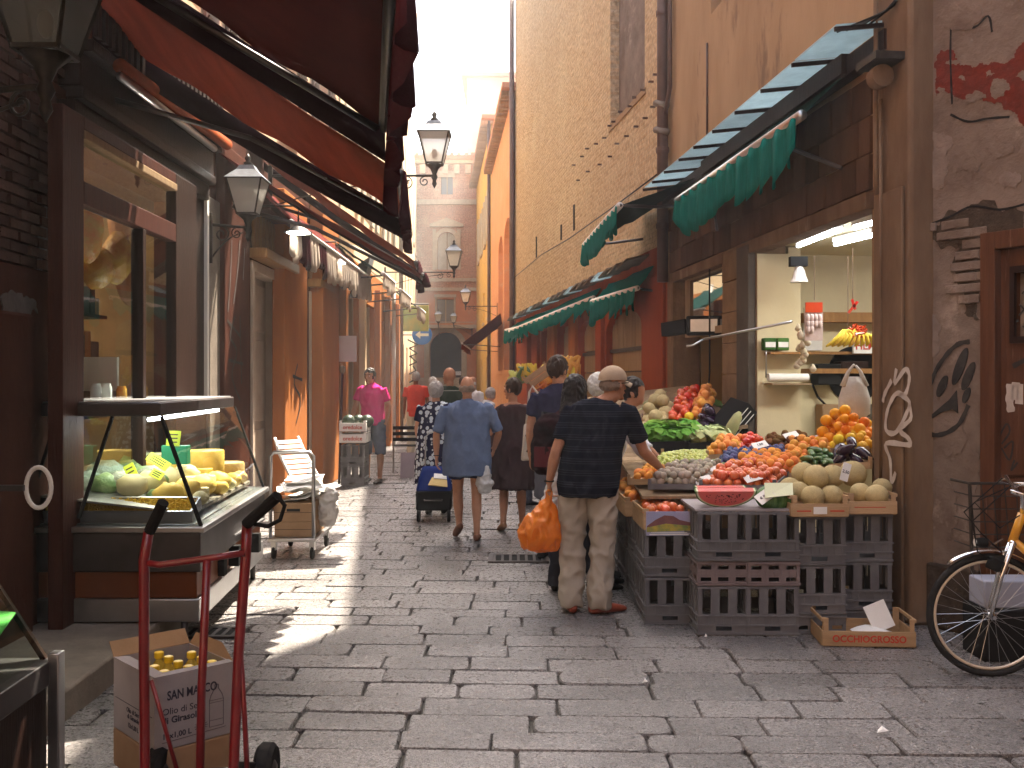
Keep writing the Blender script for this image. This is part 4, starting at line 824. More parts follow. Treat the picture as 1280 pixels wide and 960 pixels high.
# the street goes on behind the viewpoint
for nm_, lb_, x0, x1, y0, y1, mm_ in (('house', 'plain plastered house continuing the left side behind the viewpoint', -8, -2.95, -16, 1.95, 'pinkplas'), ('house', 'plain tan house continuing the right side behind the viewpoint', 4.9, 10, -16, 3.0, 'plas_grey'), ('house', 'plain house closing the street behind the viewpoint', -8, 10, -22, -16.1, 'plas_grey')):
    t = thing(nm_, lb_, 'building', ((x0 + x1) / 2, (y0 + y1) / 2, 0)); hw, hl = (x1 - x0) / 2, (y1 - y0) / 2; MB().box(-hw, hw, -hl, hl, 0, 12.5).build('wall', M[mm_], t); MB().box(-hw - .3, hw + .3, -hl - .0, hl, 12.5, 12.7).build('roof', M['roof'], t)
    for k in range(4):
        for z_ in (1.2, 4.8, 8.4):
            if hl > 5: sx = 1 if x0 < 0 else -1; yy = -hl + 2 + k * (2 * hl - 4) / 3; MB().box(sx * hw - .05, sx * hw + .03, yy - .5, yy + .5, z_, z_ + 1.9).build('window', M['wood_pale'], t)
# ---------------------------------------------------------------- awnings
def bil(a, b, c, d, sag=0.0, su=0.0):
    a, b, c, d = map(Vector, (a, b, c, d))
    def f(u, v):
        p = a.lerp(b, u).lerp(d.lerp(c, u), v); p = p + Vector((0, 0, -sag * math.sin(math.pi * u) * (0.4 + 0.6 * math.sin(math.pi * v)) - su * math.sin(math.pi * v)))
        p.z += 0.014 * math.sin(u * 23 + v * 7) * (.4 + v) + 0.01 * math.sin(v * 19 + u * 5) * math.sin(math.pi * v); return p
    return f
def valance(p, q, drop, n, m, parent, amp=0.02, name='valance', teeth=0.06, seed=1, sub=6):
    p, q = Vector(p), Vector(q); d = (q - p); side = Vector((-d.y, d.x, 0)).normalized(); rr = random.Random(seed); ph = [rr.uniform(0, 6) for _ in range(n + 2)]; dr = [rr.uniform(0.8, 1.15) for _ in range(n + 2)]
    def f(u, v):
        s = u * n; k = int(min(s, n - 1e-6)); t = s - k; sc = abs(math.sin(math.pi * t)); z = -v * (drop * dr[k] - teeth + teeth * sc)
        return p + d * u + Vector((0, 0, z)) + side * (amp * (0.3 + v) * math.sin(s * 2 * math.pi * 0.93 + ph[k] * 0.15))
    return MB().sheet(f, n * sub, 4, 0.003).build(name, m, parent, True)
WX = -2.93
def left_awning(name, label, na, nf, ff, fa, band, m, mb, sag=0.12, vdrop=0.36, col='valance', front_v=True):
    """na near-wall, nf near-front, ff far-front, fa far-wall"""
    t = thing(name, label, 'awning', (0, 0, 0), group='maroon awnings over the left side of the street')
    MB().sheet(bil(na, nf, ff, fa, sag), 18, 10, 0.006).build('canvas', m, t, True)
    # far side band hanging under the canvas edge
    fa, ff, nf = Vector(fa), Vector(ff), Vector(nf)
    def g(u, v): p = fa.lerp(ff, u); p.z += -0.008 - sag * math.sin(math.pi * u) * 0.4; return p + Vector((0, 0.03 + .02 * v, -v * band))
    MB().sheet(g, 16, 2, 0.012).build('side_band', mb, t, True)
    if front_v: valance(nf + Vector((0.03, 0, 0.03)), ff + Vector((0.03, 0, 0.03)), vdrop, max(3, int((ff - nf).length / 0.2)), M[col], t, 0.03, teeth=0.04, seed=len(label))
    MB().tube([nf + Vector((0, 0, 0.0)), ff], 0.028, 8).build('front_bar', M['steel_dark'], t, True)
    for e_, w_ in ((ff, fa),):
        a_ = w_ + Vector((0.05, -0.1, -0.55)); el = e_.lerp(w_, 0.48) + Vector((0, -0.5, -0.18))
        MB().tube([a_, el], 0.02, 8).tube([el, e_ + Vector((-0.02, -0.1, -0.03))], 0.02, 8).build('folding_arm', M['steel_dark'], t, True)
    return t
E1 = (480, 160)
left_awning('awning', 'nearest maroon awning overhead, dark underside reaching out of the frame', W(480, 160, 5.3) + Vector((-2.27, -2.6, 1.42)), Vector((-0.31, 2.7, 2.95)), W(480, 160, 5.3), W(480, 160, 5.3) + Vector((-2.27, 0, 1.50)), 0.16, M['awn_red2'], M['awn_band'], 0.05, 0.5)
left_awning('awning', 'long red brown awning sloping from upper left, second from the camera', W(-14, -140, 5.6), W(500, 217, 6.3), W(506, 270, 8.5), W(108, 22, 7.0), 0.19, M['awn_red'], M['awn_band'], 0.10, 0.34)
left_awning('awning', 'small red brown awning below the second one, third from the camera', W(305, 170, 11.3), W(520, 328, 11.3), W(524, 338, 12.0), W(322, 196, 12.0), 0.10, M['awn_red'], M['awn_band'], 0.05, 0.30)
# roller tubes and dark arms under them
rt = thing('rolled_awning', 'orange rolled awning tube fixed over the deli cornice', 'awning', (0, 0, 0))
MB().tube([W(150, 82, 6.7), W(284, 181, 9.3)], 0.05, 12).build('roll', mat('rolled_orange_canvas', (0.3, 0.07, 0.03), (0.2, 0.05, 0.02), 4, 0.8, 0.3, 60, stretch=(6, 1, 6)), rt, True)
MB().tube([W(150, 95, 6.7), W(268, 186, 9.0)], 0.03, 8).build('rail', M['steel'], rt, True)
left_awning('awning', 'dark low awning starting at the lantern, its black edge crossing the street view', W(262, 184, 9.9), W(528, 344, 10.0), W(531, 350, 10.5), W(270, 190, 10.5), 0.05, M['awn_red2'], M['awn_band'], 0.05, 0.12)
a4 = thing('striped_awning', 'cream and red striped fringed awning over the narrow doors', 'awning', (0, 0, 0))
for i in range(12):
    y0, y1 = 11.0 + i * 0.52, 11.0 + (i + 1) * 0.52 - .02
    valance((-2.43, y0, 3.34), (-2.43, y1, 3.34), 0.40, 3, M['awn_cream'] if i % 2 == 0 or i > 4 else M['valance'], a4, 0.02, 'fringe', 0.10, i)
MB().sheet(bil((-2.92, 11, 3.85), (-2.43, 11, 3.36), (-2.43, 17.2, 3.36), (-2.92, 17.2, 3.85), 0.02), 6, 12, 0.005).build('canvas', M['awn_red2'], a4, True)
MB().tube([(-2.43, 11, 3.36), (-2.43, 17.2, 3.36)], 0.025).build('front_bar', M['plaswhite'], a4, True)
for i, (px, py, d) in enumerate(((373, 291, 11.1), (420, 329, 14.1))):
    p = W(px, py, d); t = thing('saucer_lamp', ('lit white saucer lamp above the nearer narrow door', 'lit white saucer lamp above the farther narrow door')[i], 'lamp', p)
    MB().lathe([(0.03, 0.12), (0.05, 0.07), (0.15, 0.01), (0.155, 0.0)], n=20).build('shade', M['steel_dark'], t, 'auto'); MB().lathe([(0.13, -0.004), (0.13, 0.004)], n=20).build('bulb', M['bulb'], t)
    MB().tube([(0, 0, .1), (0, 0, .3), (-0.45, 0, .3)], 0.012).build('arm', M['iron'], t, True)
# farther small awnings on the left: cream, green and dark
def small_awn(label, y0, y1, xw, xf, zw, zf, m, vm, drop=0.28, nm='shop_awning'):
    t = thing(nm, label, 'awning', (0, 0, 0)); s = 1 if xf > xw else -1
    MB().sheet(bil((xw, y0, zw), (xf, y0, zf), (xf, y1, zf), (xw, y1, zw), 0.03), 6, 8, 0.005).build('canvas', m, t, True)
    MB().tube([(xf, y0 - .05, zf), (xf, y1 + .05, zf)], 0.03, 8).build('front_bar', M['plaswhite'], t, True)
    valance((xf + 0.01 * s, y0, zf), (xf + 0.01 * s, y1, zf), drop, max(3, int((y1 - y0) / 0.22)), vm, t, 0.02, teeth=0.05)
    for yy in (y0 + .1, y1 - .1): MB().tube([(xw, yy, zf - 0.1), (xf, yy, zf - 0.02)], 0.015, 6).build('arm', M['steel_dark'], t, True)
    return t
small_awn('green awning with pale trim hanging beyond the dark arm on the left', 15.9, 17.4, -2.95, -2.05, 3.9, 3.3, M['awn_green_dk'], M['awn_cream'])
small_awn('pale awning catching the sun above the melon crates', 18.8, 20.6, -3.0, -2.1, 3.9, 3.3, M['awn_cream'], M['awn_cream'])
small_awn('dark awning at the far end of the left shops', 23.2, 25.2, -3.0, -2.2, 3.9, 3.3, M['awn_green_dk'], M['awn_cream'])
# closed glass shade boxes: bright corrugated roof light at the awnings' end
rl = thing('corrugated_canopy', 'small bright corrugated canopy high between the left awnings', 'canopy', (0, 0, 0))
for i in range(6): MB().quad((-2.9, 17.7 + i * .3, 4.75 - .0 * i), (-1.9, 17.7 + i * .3, 4.45), (-1.9, 17.95 + i * .3, 4.48), (-2.9, 17.95 + i * .3, 4.78), 0.01).build('sheet', M['awn_cream'], rl)
# ---------------------------------------------------------------- teal awnings on the right
def teal(label, w, a, b, off, z, drop, wallz, m='awn_green', bar='steel', grp='teal fringed awnings on the right side', seed=1, n=None, box=None):
    """bar parallel to a wall from local s=a to s=b"""
    t = w.thing('teal_awning', label, 'awning', group=grp)
    MB().sheet(bil((a, 0.05, wallz), (a, off, z), (b, off, z), (b, 0.05, wallz), 0.03), 5, 12, 0.005).build('canvas', M[m], t, True)
    MB().tube([(a - .04, off, z), (b + .04, off, z)], 0.042, 10).build('front_bar', M[bar], t, True)
    nn = n or max(3, int((b - a) / 0.30))
    p, q = Vector((a, off + .03, z)), Vector((b, off + .03, z)); valance(p, q, drop, nn, M['awn_green'], t, 0.03, teeth=drop * 0.32, seed=seed, sub=8)
    for k in (a + 0.15, b - 0.15):
        MB().tube([(k, 0.05, z - 0.35), ((a + b) / 2 * .3 + k * .7, off * 0.55, z - 0.10), (k, off - .02, z - .02)], 0.018, 6).build('folding_arm', M['steel_dark'], t, True)
    MB().box(a - .1, b + .1, 0.002, 0.16, wallz - 0.08, wallz + 0.07).build('cassette', M['wood_dark'], t)
    return t
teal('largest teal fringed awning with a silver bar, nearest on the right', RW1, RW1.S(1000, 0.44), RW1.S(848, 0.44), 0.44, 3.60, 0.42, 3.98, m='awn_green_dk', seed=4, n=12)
# second: projects further, seen from its dark underside
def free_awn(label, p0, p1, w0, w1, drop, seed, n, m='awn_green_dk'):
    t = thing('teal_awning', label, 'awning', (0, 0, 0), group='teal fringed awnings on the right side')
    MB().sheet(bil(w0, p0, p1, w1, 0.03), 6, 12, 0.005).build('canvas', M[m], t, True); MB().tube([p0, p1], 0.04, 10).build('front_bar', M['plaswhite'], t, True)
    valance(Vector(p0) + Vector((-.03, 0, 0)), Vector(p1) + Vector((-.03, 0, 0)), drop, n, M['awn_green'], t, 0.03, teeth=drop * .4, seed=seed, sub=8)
    for e_, w_ in ((p0, w0), (p1, w1)): MB().tube([Vector(w_) + Vector((0, 0, -.35)), Vector(e_).lerp(Vector(w_), .5) + Vector((0, 0.3, -.15)), Vector(e_)], 0.02, 6).build('folding_arm', M['steel_dark'], t, True)
    return t
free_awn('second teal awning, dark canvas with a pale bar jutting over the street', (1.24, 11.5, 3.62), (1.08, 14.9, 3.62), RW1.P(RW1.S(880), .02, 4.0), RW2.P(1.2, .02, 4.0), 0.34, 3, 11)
free_awn('third teal awning over the arched plank shutters, hung low', W(797, 360, 14.0), W(740, 377, 16.4), RW2.P(0.6, .02, 3.2), RW2.P(3.4, .02, 3.2), 0.38, 5, 9, 'awn_green')
free_awn('fourth teal awning, long bright edge beyond the low hung one', W(742, 372, 17.2), W(637, 414, 24.0), RW2.P(4.0, .02, 3.2), RW2.P(11.5, .02, 3.2), 0.30, 7, 16, 'awn_green')
free_awn('farthest teal awning at the corner of the brick building', W(655, 408, 24.3), W(632, 413, 27.2), RW2.P(11.8, .02, 3.2), RW2.P(14.8, .02, 3.2), 0.42, 8, 8, 'awn_green')
# maroon awning far on the right beyond the brick building
small_awn('folded maroon awning far down on the right', 30, 36, -0.35, -1.5, 3.6, 2.7, M['awn_red2'], M['awn_red'], 0.2)
# ---------------------------------------------------------------- lanterns
def lantern(label, base, s, wallpt, lit=False, sc=True, gl='lampglass'):
    """base: bottom of the glass body; wallpt: where the bracket meets the wall"""
    base = Vector(base); t = thing('wall_lantern', label, 'lantern', base)
    h, tw, bw = 0.36 * s, 0.18 * s, 0.095 * s
    f = MB()
    for a, b in ((-1, -1), (1, -1), (1, 1), (-1, 1)): f.bar((a * bw, b * bw, 0), (a * tw, b * tw, h), 0.014 * s)
    for z, w_ in ((0, bw), (h, tw)):
        for a, b, c, d in ((-1, -1, 1, -1), (1, -1, 1, 1), (1, 1, -1, 1), (-1, 1, -1, -1)): f.bar((a * w_, b * w_, z), (c * w_, d * w_, z), 0.02 * s)
    f.build('frame', M['iron'], t)
    for a, b, c, d in ((-1, -1, 1, -1), (1, -1, 1, 1), (1, 1, -1, 1), (-1, 1, -1, -1)):
        MB().quad((a * bw, b * bw, .005), (c * bw, d * bw, .005), (c * tw, d * tw, h), (a * tw, b * tw, h), 0.003).build('pane', M[gl], t)
    n = MB(); n.add([(-tw * 1.12, -tw * 1.12, h), (tw * 1.12, -tw * 1.12, h), (tw * 1.12, tw * 1.12, h), (-tw * 1.12, tw * 1.12, h), (-tw * .55, -tw * .55, h + .10 * s), (tw * .55, -tw * .55, h + .10 * s), (tw * .55, tw * .55, h + .10 * s), (-tw * .55, tw * .55, h + .10 * s), (-tw * .4, -tw * .4, h + .15 * s), (tw * .4, -tw * .4, h + .15 * s), (tw * .4, tw * .4, h + .15 * s), (-tw * .4, tw * .4, h + .15 * s)],
        [(3, 2, 1, 0), (0, 1, 5, 4), (1, 2, 6, 5), (2, 3, 7, 6), (3, 0, 4, 7), (4, 5, 9, 8), (5, 6, 10, 9), (6, 7, 11, 10), (7, 4, 8, 11), (8, 9, 10, 11)]); n.build('cap', mat('weathered_zinc', (0.16, 0.17, 0.19), None, rough=0.45, metal=0.5) if 'zinc' not in M else M['zinc'], t)
    MB().lathe([(0.03 * s, h + .15 * s), (0.05 * s, h + .18 * s), (0.02 * s, h + .20 * s), (0.035 * s, h + .23 * s), (0.006 * s, h + .28 * s)], n=10).build('finial', M['iron'], t, True)
    MB().lathe([(bw * 1.1, -0.01), (0.05 * s, -.06 * s), (.025 * s, -.12 * s), (.04 * s, -.16 * s), (.02 * s, -.2 * s), (.03 * s, -.24 * s), (.004, -.29 * s)], n=10).build('stem', M['iron'], t, True)
    w = Vector(wallpt) - base; w.z = 0; u = w.normalized(); L = w.length; z0 = -0.14 * s; br = MB(); br.tube([(0, 0, z0), u * L + Vector((0, 0, z0))], 0.013 * s + .002, 8)
    def sp(c, r0, turns, sgn, start):
        pts = []
        for i in range(20):
            a = start + sgn * i / 19 * turns * 2 * math.pi; r = r0 * (1 - 0.75 * i / 19); pts.append(u * (c[0] + r * math.cos(a)) + Vector((0, 0, c[1] + r * math.sin(a))))
        return pts
    br.tube(sp((0.12 * s, z0 - .07 * s), .06 * s, 1.3, -1, math.pi / 2), 0.008 * s, 6); br.tube(sp((min(L - .12 * s, .34 * s), z0 - .09 * s), .085 * s, 1.3, 1, math.pi / 2), 0.008 * s, 6)
    br.tube([u * (L * k) + Vector((0, 0, z0 - (.05 * s + 0.32 * s * k ** 2))) for k in (0.15, .4, .6, .8, 1.0)], 0.009 * s, 6)
    br.build('bracket', M['iron'], t, True); MB().bar(u * L + Vector((0, 0, z0 - .4 * s)), u * L + Vector((0, 0, z0 + .12 * s)), 0.03 * s, 0.05 * s).build('wall_plate', M['iron'], t)
    if lit or sc: MB().ell((0, 0, 0.12 * s), (0.035 * s, 0.035 * s, 0.06 * s)).build('bulb', M['plaswhite'], t, True)
    return t
M['zinc'] = mat('weathered_zinc', (0.16, 0.17, 0.19), (0.1, 0.11, 0.12), 8, 0.45, 0.2, 30, metal=0.5)
lantern('large dark lantern at the upper left corner of the view', W(57, 66, 4.7), 1.12, (-2.99, 4.9, 0), gl='lampglass_dk')
lantern('lantern on a scrolled bracket beside the narrow doors, third down from the top left', W(310, 268, 9.7), 0.92, (-2.87, 9.5, 0))
lantern('lantern on a long arm high above the street, beside the maroon fringe', W(543, 205, 12.0), 1.0, (-2.9, 12.0, 0))
lantern('white lantern hanging in front of the palace window', W(567.5, 333, 24.0), 1.0, (-3.05, 24.0, 0))
lantern('lantern on a latticed arm from the salmon house', W(582, 378, 36.0), 1.0, (-0.52, 36.0, 0))
lantern('left of two small lanterns under the palace balcony', W(548, 402, 50.0), 1.0, (-4.0, 54.9, 0), sc=False)
lantern('right of two small lanterns under the palace balcony', W(567, 403, 50.0), 0.9, (-2.2, 54.9, 0), sc=False)
# ---------------------------------------------------------------- wires
wr = thing('facade_cable', 'thin cable sagging along the brick building', 'cable', (0, 0, 0))
pts = [W(645, 347, 28.2), W(680, 318, 23.5), W(715, 298, 19.5), W(780, 252, 15.5), W(830, 215, 13.5)]
MB().tube([Vector((p.x, p.y, p.z)) - Vector((0.05, 0, 0)) for p in pts], 0.012, 6).build('wire', M['iron'], wr, True)
wr2 = thing('cable_bundle', 'loose cable bundle above the near end of the glass canopy', 'cable', (0, 0, 0))
for k in range(4): MB().tube([W(1128 + k * 3, -20, 6.6), W(1118 - k * 4, 6 + k * 3, 6.75), W(1082 - k * 12, 34 + k * 2, 6.95)], 0.008, 6).build('wire', M['black'], wr2, True)
ap = thing('awning_gear', 'rusty awning crank bracket at the near end of the canopy', 'bracket', RW1.P(RW1.S(1100, .2), .2, 3.66), RW1.rz)
MB().lathe([(0.02, -.06), (0.075, -.05), (0.08, 0), (0.075, .05), (0.02, .06)], axis='x').build('wheel', M['pil_brown'], ap, 'auto'); MB().box(-0.15, 0.15, -.1, .1, .08, .13).build('plate', M['iron'], ap)
# floodlight and crank pole on the pillar
fl = thing('floodlight', 'black floodlight on an arm beside the small shop window', 'lamp', W(880, 407, 11.4)); fl.rotation_euler = (0, 0, R(-12))
MB().box(-.20, .20, -.06, .10, -.11, .11).build('housing', M['black'], fl, bevel=.02); MB().box(-.15, .15, -.068, -.06, -.07, .07).build('glass_front', M['steel'], fl); MB().bar((-.18, .05, 0), (-.46, .3, -.03), .12, .16).build('arm', M['black'], fl)
cp = thing('crank_pole', 'thin pale awning crank pole sticking out of the fruit shop', 'pole', (0, 0, 0)); MB().tube([W(880, 424, 9.6), W(925, 415, 9.4), W(990, 402, 9.0)], 0.012, 8).build('rod', M['steel'], cp, True); MB().tube([W(880, 424, 9.6), W(866, 432, 9.65), W(858, 433, 9.66)], 0.01, 8).build('hook', M['steel'], cp, True)
# small signs far left
sg = thing('arrow_sign', 'round blue sign with a white left arrow far down on the left', 'sign', W(527.5, 418.5, 30)); MB().lathe([(0.30, -.01), (0.30, .01)], axis='y', n=28).build('disc', mat('blue_sign_paint', (0.05, 0.16, 0.5), None, rough=.4), sg)
MB().prism([(-.2, 0), (-.05, .12), (-.05, .04), (.2, .04), (.2, -.04), (-.05, -.04), (-.05, -.12)], (-.02, -.011)).build('arrow', M['plaswhite'], sg); MB().tube([(0, .03, 0), (-1.2, .03, 0)], .02).build('bracket', M['iron'], sg, True)
sq = thing('hanging_sign', 'green and yellow hanging shop sign above the round blue one', 'sign', W(519, 398, 28)); MB().box(-.38, .38, -.04, .04, -.36, .36).build('panel', mat('green_yellow_print', (0.2, 0.38, 0.16), (0.5, 0.45, 0.12), 3, .5), sq, bevel=.01); MB().tube([(-.38, 0, .4), (.38, 0, .4)], .02).build('bracket', M['iron'], sq, True)
gb = thing('dangling_frame', 'small wrought iron hanging sign below the blue arrow sign', 'sign', W(516, 446, 29)); mm_ = MB()
for k in range(5): mm_.tube([(-.15 + .05 * k, 0, .5 - k * .25), (.15 - .02 * k, 0, .35 - k * .25), (-.1, 0, .25 - k * .25)], .025)
mm_.build('scroll', M['iron'], gb, True)
pn = thing('wall_panel', 'slanted glass sign panel with a white edge over the melon shop', 'sign', (0, 0, 0)); MB().quad(W(436, 372, 17.2), W(452, 372, 17.4), W(466, 318, 17.4), W(448, 330, 17.2), .02).build('panel', M['steel_dark'], pn); MB().bar(W(453, 372, 17.3), W(466, 320, 17.3), .07).build('lit_edge', M['plaswhite'], pn)
# ---------------------------------------------------------------- plastic crates
def plastic_crate(kind, w=0.33, l=0.5, h=0.31, m=None):
    """kind A: slots above, ribbed band below; B: low solid crate with hand holes. origin bottom centre"""
    t = thing('plastic_crate', 'x', 'crate', (0, 0, 0)); m = m or M['crate']; T = 0.012
    def face(n_, width, rotz, off):
        mb = MB()
        def bx(x0, x1, z0, z1, y0=-T, y1=0.0): mb.box(x0, x1, y0, y1, z0, z1)
        hw = width / 2
        if kind == 'A':
            bh = h * 0.44; nsl = 3 if width < 0.4 else 5; sw = width * 0.62 / nsl * 0.78; e = [(-hw + (width) * (i + 0.5) / nsl) for i in range(nsl)]
            last = -hw
            for c in e: bx(last, c - sw / 2, bh, h - 0.012); last = c + sw / 2
            bx(last, hw, bh, h - 0.012); bx(-hw, hw, h - 0.012, h)
            hole = 0.05
            bx(-hw, hw, 0.0, 0.03); bx(-hw, hw, 0.06, bh); bx(-hw, -hole, 0.03, 0.06); bx(hole, hw, 0.03, 0.06)
            for z in (0.012, 0.065, bh - 0.012): bx(-hw - .006, hw + .006, z - 0.005, z + 0.005, 0, 0.009)
            for i in range(7): x = -hw + 0.02 + i * (width - 0.04) / 6; bx(x - 0.0025, x + 0.0025, 0.07, bh - 0.018, 0, 0.005)
        else:
            rows = ((0.03, 0.055), (h - 0.05, h - 0.025)) if h > 0.12 else ((0.03, 0.055),); zl = 0.0
            for z0, z1 in rows:
                bx(-hw, hw, zl, z0); last = -hw
                for c in (-width / 3, 0, width / 3): bx(last, c - width * 0.1, z0, z1); last = c + width * 0.1
                bx(last, hw, z0, z1); zl = z1
            bx(-hw, hw, zl, h)
            for z in (0.012, h - 0.01): bx(-hw - .006, hw + .006, z - 0.005, z + 0.005, 0, 0.009)
            for i in range(7): x = -hw + 0.02 + i * (width - 0.04) / 6; bx(x - 0.0025, x + 0.0025, 0.06, h - 0.055, 0, 0.005)
        o = mb.build('side_panel', m, t); o.rotation_euler = (0, 0, rotz); o.location = off; return o
    face(0, w, R(180), (0, -l / 2, 0)); face(0, w, 0, (0, l / 2, 0)); face(1, l - 2 * T, R(90), (-w / 2, 0, 0)); face(1, l - 2 * T, R(-90), (w / 2, 0, 0))
    MB().box(-w / 2 + T, w / 2 - T, -l / 2 + T, l / 2 - T, 0.004, 0.014).build('base', m, t)
    rm = MB()
    for a in (-1, 1): rm.box(a * (w / 2) - 0.004, a * (w / 2) + 0.004, -l / 2 - .004, l / 2 + .004, h - 0.016, h - 0.002); rm.box(-w / 2 + .004, w / 2 - .004, a * l / 2 - 0.004, a * l / 2 + 0.004, h - 0.016, h - 0.002)
    rm.build('rim', m, t); return t
cA = plastic_crate('A'); cB = plastic_crate('B', h=0.155, m=M['crate_pink']); cC = plastic_crate('B', h=0.12)
used = {}
def put_crate(proto, x, y, z, label, rz=0.0):
    rz += random.uniform(-0.015, 0.015); x += random.uniform(-.004, .004); y += random.uniform(-.008, .008)
    if proto.name not in used: used[proto.name] = 1; proto.location = (x, y, z); proto.rotation_euler = (0, 0, rz); proto['label'] = label; proto['group'] = 'plastic crates stacked under the stall'; return proto
    return copy_tree(proto, (x, y, z), rz, label, 'plastic crates stacked under the stall')
FY = 6.32 + 0.25
colx = [(905, 6.32), (966, 6.32), (1024, 6.36), (1083, 6.48)]
nm = ('under the watermelon slices, leftmost front column', 'second front column from the left', 'third front column, under the melon crate', 'rightmost front column by the pilaster')
for i, (px, d) in enumerate(colx):
    x = (px - CX) * d / F
    if i < 2:
        put_crate(cA, x, d + .25, 0.0, 'bottom grey crate ' + nm[i]); put_crate(cB, x, d + .25, 0.312, 'mauve middle crate ' + nm[i]); put_crate(cA, x, d + .25, 0.469, 'top grey crate ' + nm[i])
    else:
        put_crate(cC, x, d + .25, 0.0, 'low bottom crate ' + nm[i]); put_crate(cA, x, d + .25, 0.122, 'middle grey crate ' + nm[i]); put_crate(cA, x, d + .25, 0.434, 'top grey crate ' + nm[i])
x = (837 - CX) * 6.6 / F
put_crate(cA, x, 6.85, 0.0, 'lower grey crate of the left stack under the picture crate'); put_crate(cA, x, 6.85, 0.312, 'upper grey crate of the left stack under the picture crate')
for j, (d, xx) in enumerate(((7.42, 1.06), (7.98, 1.05), (8.52, 1.04), (9.06, 1.02))):
    for k in range(2): put_crate(cA, xx, d, k * 0.312, ('lower' if k == 0 else 'upper') + ' crate of street side stack, ' + ('nearest behind the picture crate', 'beside the white trousered man', 'behind the capped man', 'farthest along the stall')[j])
# ---------------------------------------------------------------- stall surface, wooden crates and produce
def zs(x, d): return 0.80 + 0.095 * max(0, d - 6.45) + 0.20 * max(0.0, x - 1.95)
def onsurf(px, py, lift=0.0):
    d = 6.4
    for _ in range(30):
        X = (px - CX) * d / F; z = zs(X, d) + lift; den = (py - HY)
        nd = (EYE - z) * F / max(den, 8); d = 0.5 * d + 0.5 * min(max(nd, 6.2), 14)
    return Vector(((px - CX) * d / F, d, zs((px - CX) * d / F, d) + lift))
tb = thing('stall_table', 'plank table sloping up behind the crates that carries the fruit', 'table', (0, 0, 0))
def strip(y0, y1, x0, x1): 
    MB().add([(x0, y0, zs(x0, y0) - .05), (x1, y0, zs(x1, y0) - .05), (x1, y1, zs(x1, y1) - .05), (x0, y1, zs(x0, y1) - .05), (x0, y0, zs(x0, y0) - .03), (x1, y0, zs(x1, y0) - .03), (x1, y1, zs(x1, y1) - .03), (x0, y1, zs(x0, y1) - .03)],
       [(3, 2, 1, 0), (4, 5, 6, 7), (0, 1, 5, 4), (1, 2, 6, 5), (2, 3, 7, 6), (3, 0, 4, 7)]).build('plank', M['wood_pale'], tb)
y = 6.9
while y < 9.3:
    xr_ = 2.0 if y < 7.4 else (3.3 if y < 8.7 else 1.96); strip(y, y + 0.19, 0.9, 1.95); strip(y, y + .19, 1.952, xr_); y += 0.2
for yy in (7.4, 9.2):
    for xx in (0.98, 1.9): MB().box(xx - .03, xx + .03, yy - .03, yy + .03, 0, zs(xx, yy) - .05).build('leg', M['wood_pale'], tb)
MB().box(0.93, 0.95, 9.3, 11.75, 0.1, 0.78).build('skirt', M['crate'], tb)
MB().box((868 - CX) * 6.36 / F, (996 - CX) * 6.36 / F, 6.33, 6.88, 0.783, 0.797).build('board', M['whitecard'], tb)
def crate_wood(label, fl, fr, br, bl_, wall=0.075, m='wood_crate', cat='crate', posts=True, name='wooden_crate', grp=None):
    """open tray with its corners at given points on the stall"""
    t = thing(name, label, cat, (0, 0, 0), group=grp); P = [Vector(p) for p in (fl, fr, br, bl_)]; up = Vector((0, 0, 1))
    MB().quad(P[0], P[1], P[2], P[3], 0.008).build('bottom', M[m], t)
    for i in range(4):
        a, b = P[i], P[(i + 1) % 4]; d = (b - a).normalized() * 0.012
        MB().bar(a + up * wall * .52 + d, b + up * wall * .52 - d, 0.010, wall * .96).build('slat', M[m], t)
    if posts:
        for i in range(4): MB().bar(P[i], P[i] + up * (wall + 0.035), 0.022, 0.022).build('corner_post', M[m], t)
    return t
def fruitmesh(kind):
    mb = MB()
    if kind == 'round': mb.lathe([(0.1, -.97), (.5, -.86), (.85, -.52), (1, 0), (.87, .5), (.5, .83), (.18, .90), (.04, .80)], n=12)
    elif kind == 'melon': 
        n, k = 24, 10; vs = []
        for i in range(k + 1):
            tt = math.pi * min(max(i / k, 0.02), 0.98)
            for j in range(n):
                a = 2 * math.pi * j / n; r = math.sin(tt) * (1 - 0.05 * abs(math.cos(4.5 * a)) ** 6); vs.append((r * math.cos(a), r * math.sin(a), -math.cos(tt) * 0.92))
        mb.add(vs, [(i * n + j, i * n + (j + 1) % n, (i + 1) * n + (j + 1) % n, (i + 1) * n + j) for i in range(k) for j in range(n)] + [tuple(range(n))[::-1], tuple(k * n + j for j in range(n))]); mb.lathe([(.07, .88), (.05, .98), (.02, .99)], n=6)
    elif kind == 'long': mb.loft([((0, -1, 0), .3, .3), ((0, -.8, 0), .85, .85), ((0, -.2, 0), 1, 1), ((0, .5, .05), .8, .8), ((0, .85, .15), .45, .45), ((0, 1.1, .25), .15, .15)], 10)
    elif kind == 'egg': mb.loft([((0, -1, 0), .25, .25), ((0, -.85, 0), .75, .75), ((0, -.4, 0), 1, 1), ((0, .2, .02), .85, .85), ((0, .7, .08), .5, .5), ((0, 1.0, .1), .25, .25)], 10)
    elif kind == 'small': mb.ell((0, 0, 0), (1, 1, 1), 8, 5)
    return mb
def fm(kind, name, m): return fruitmesh(kind).mesh(name, m, True)
def fmat(name, a, b, rough=.4, rnd=.15, sc=3, sat=0.02, coat=0.0, tr=0): return mat(name, a, b, sc, rough, 0.1, 60, rnd=rnd, sat=sat, coat=coat)
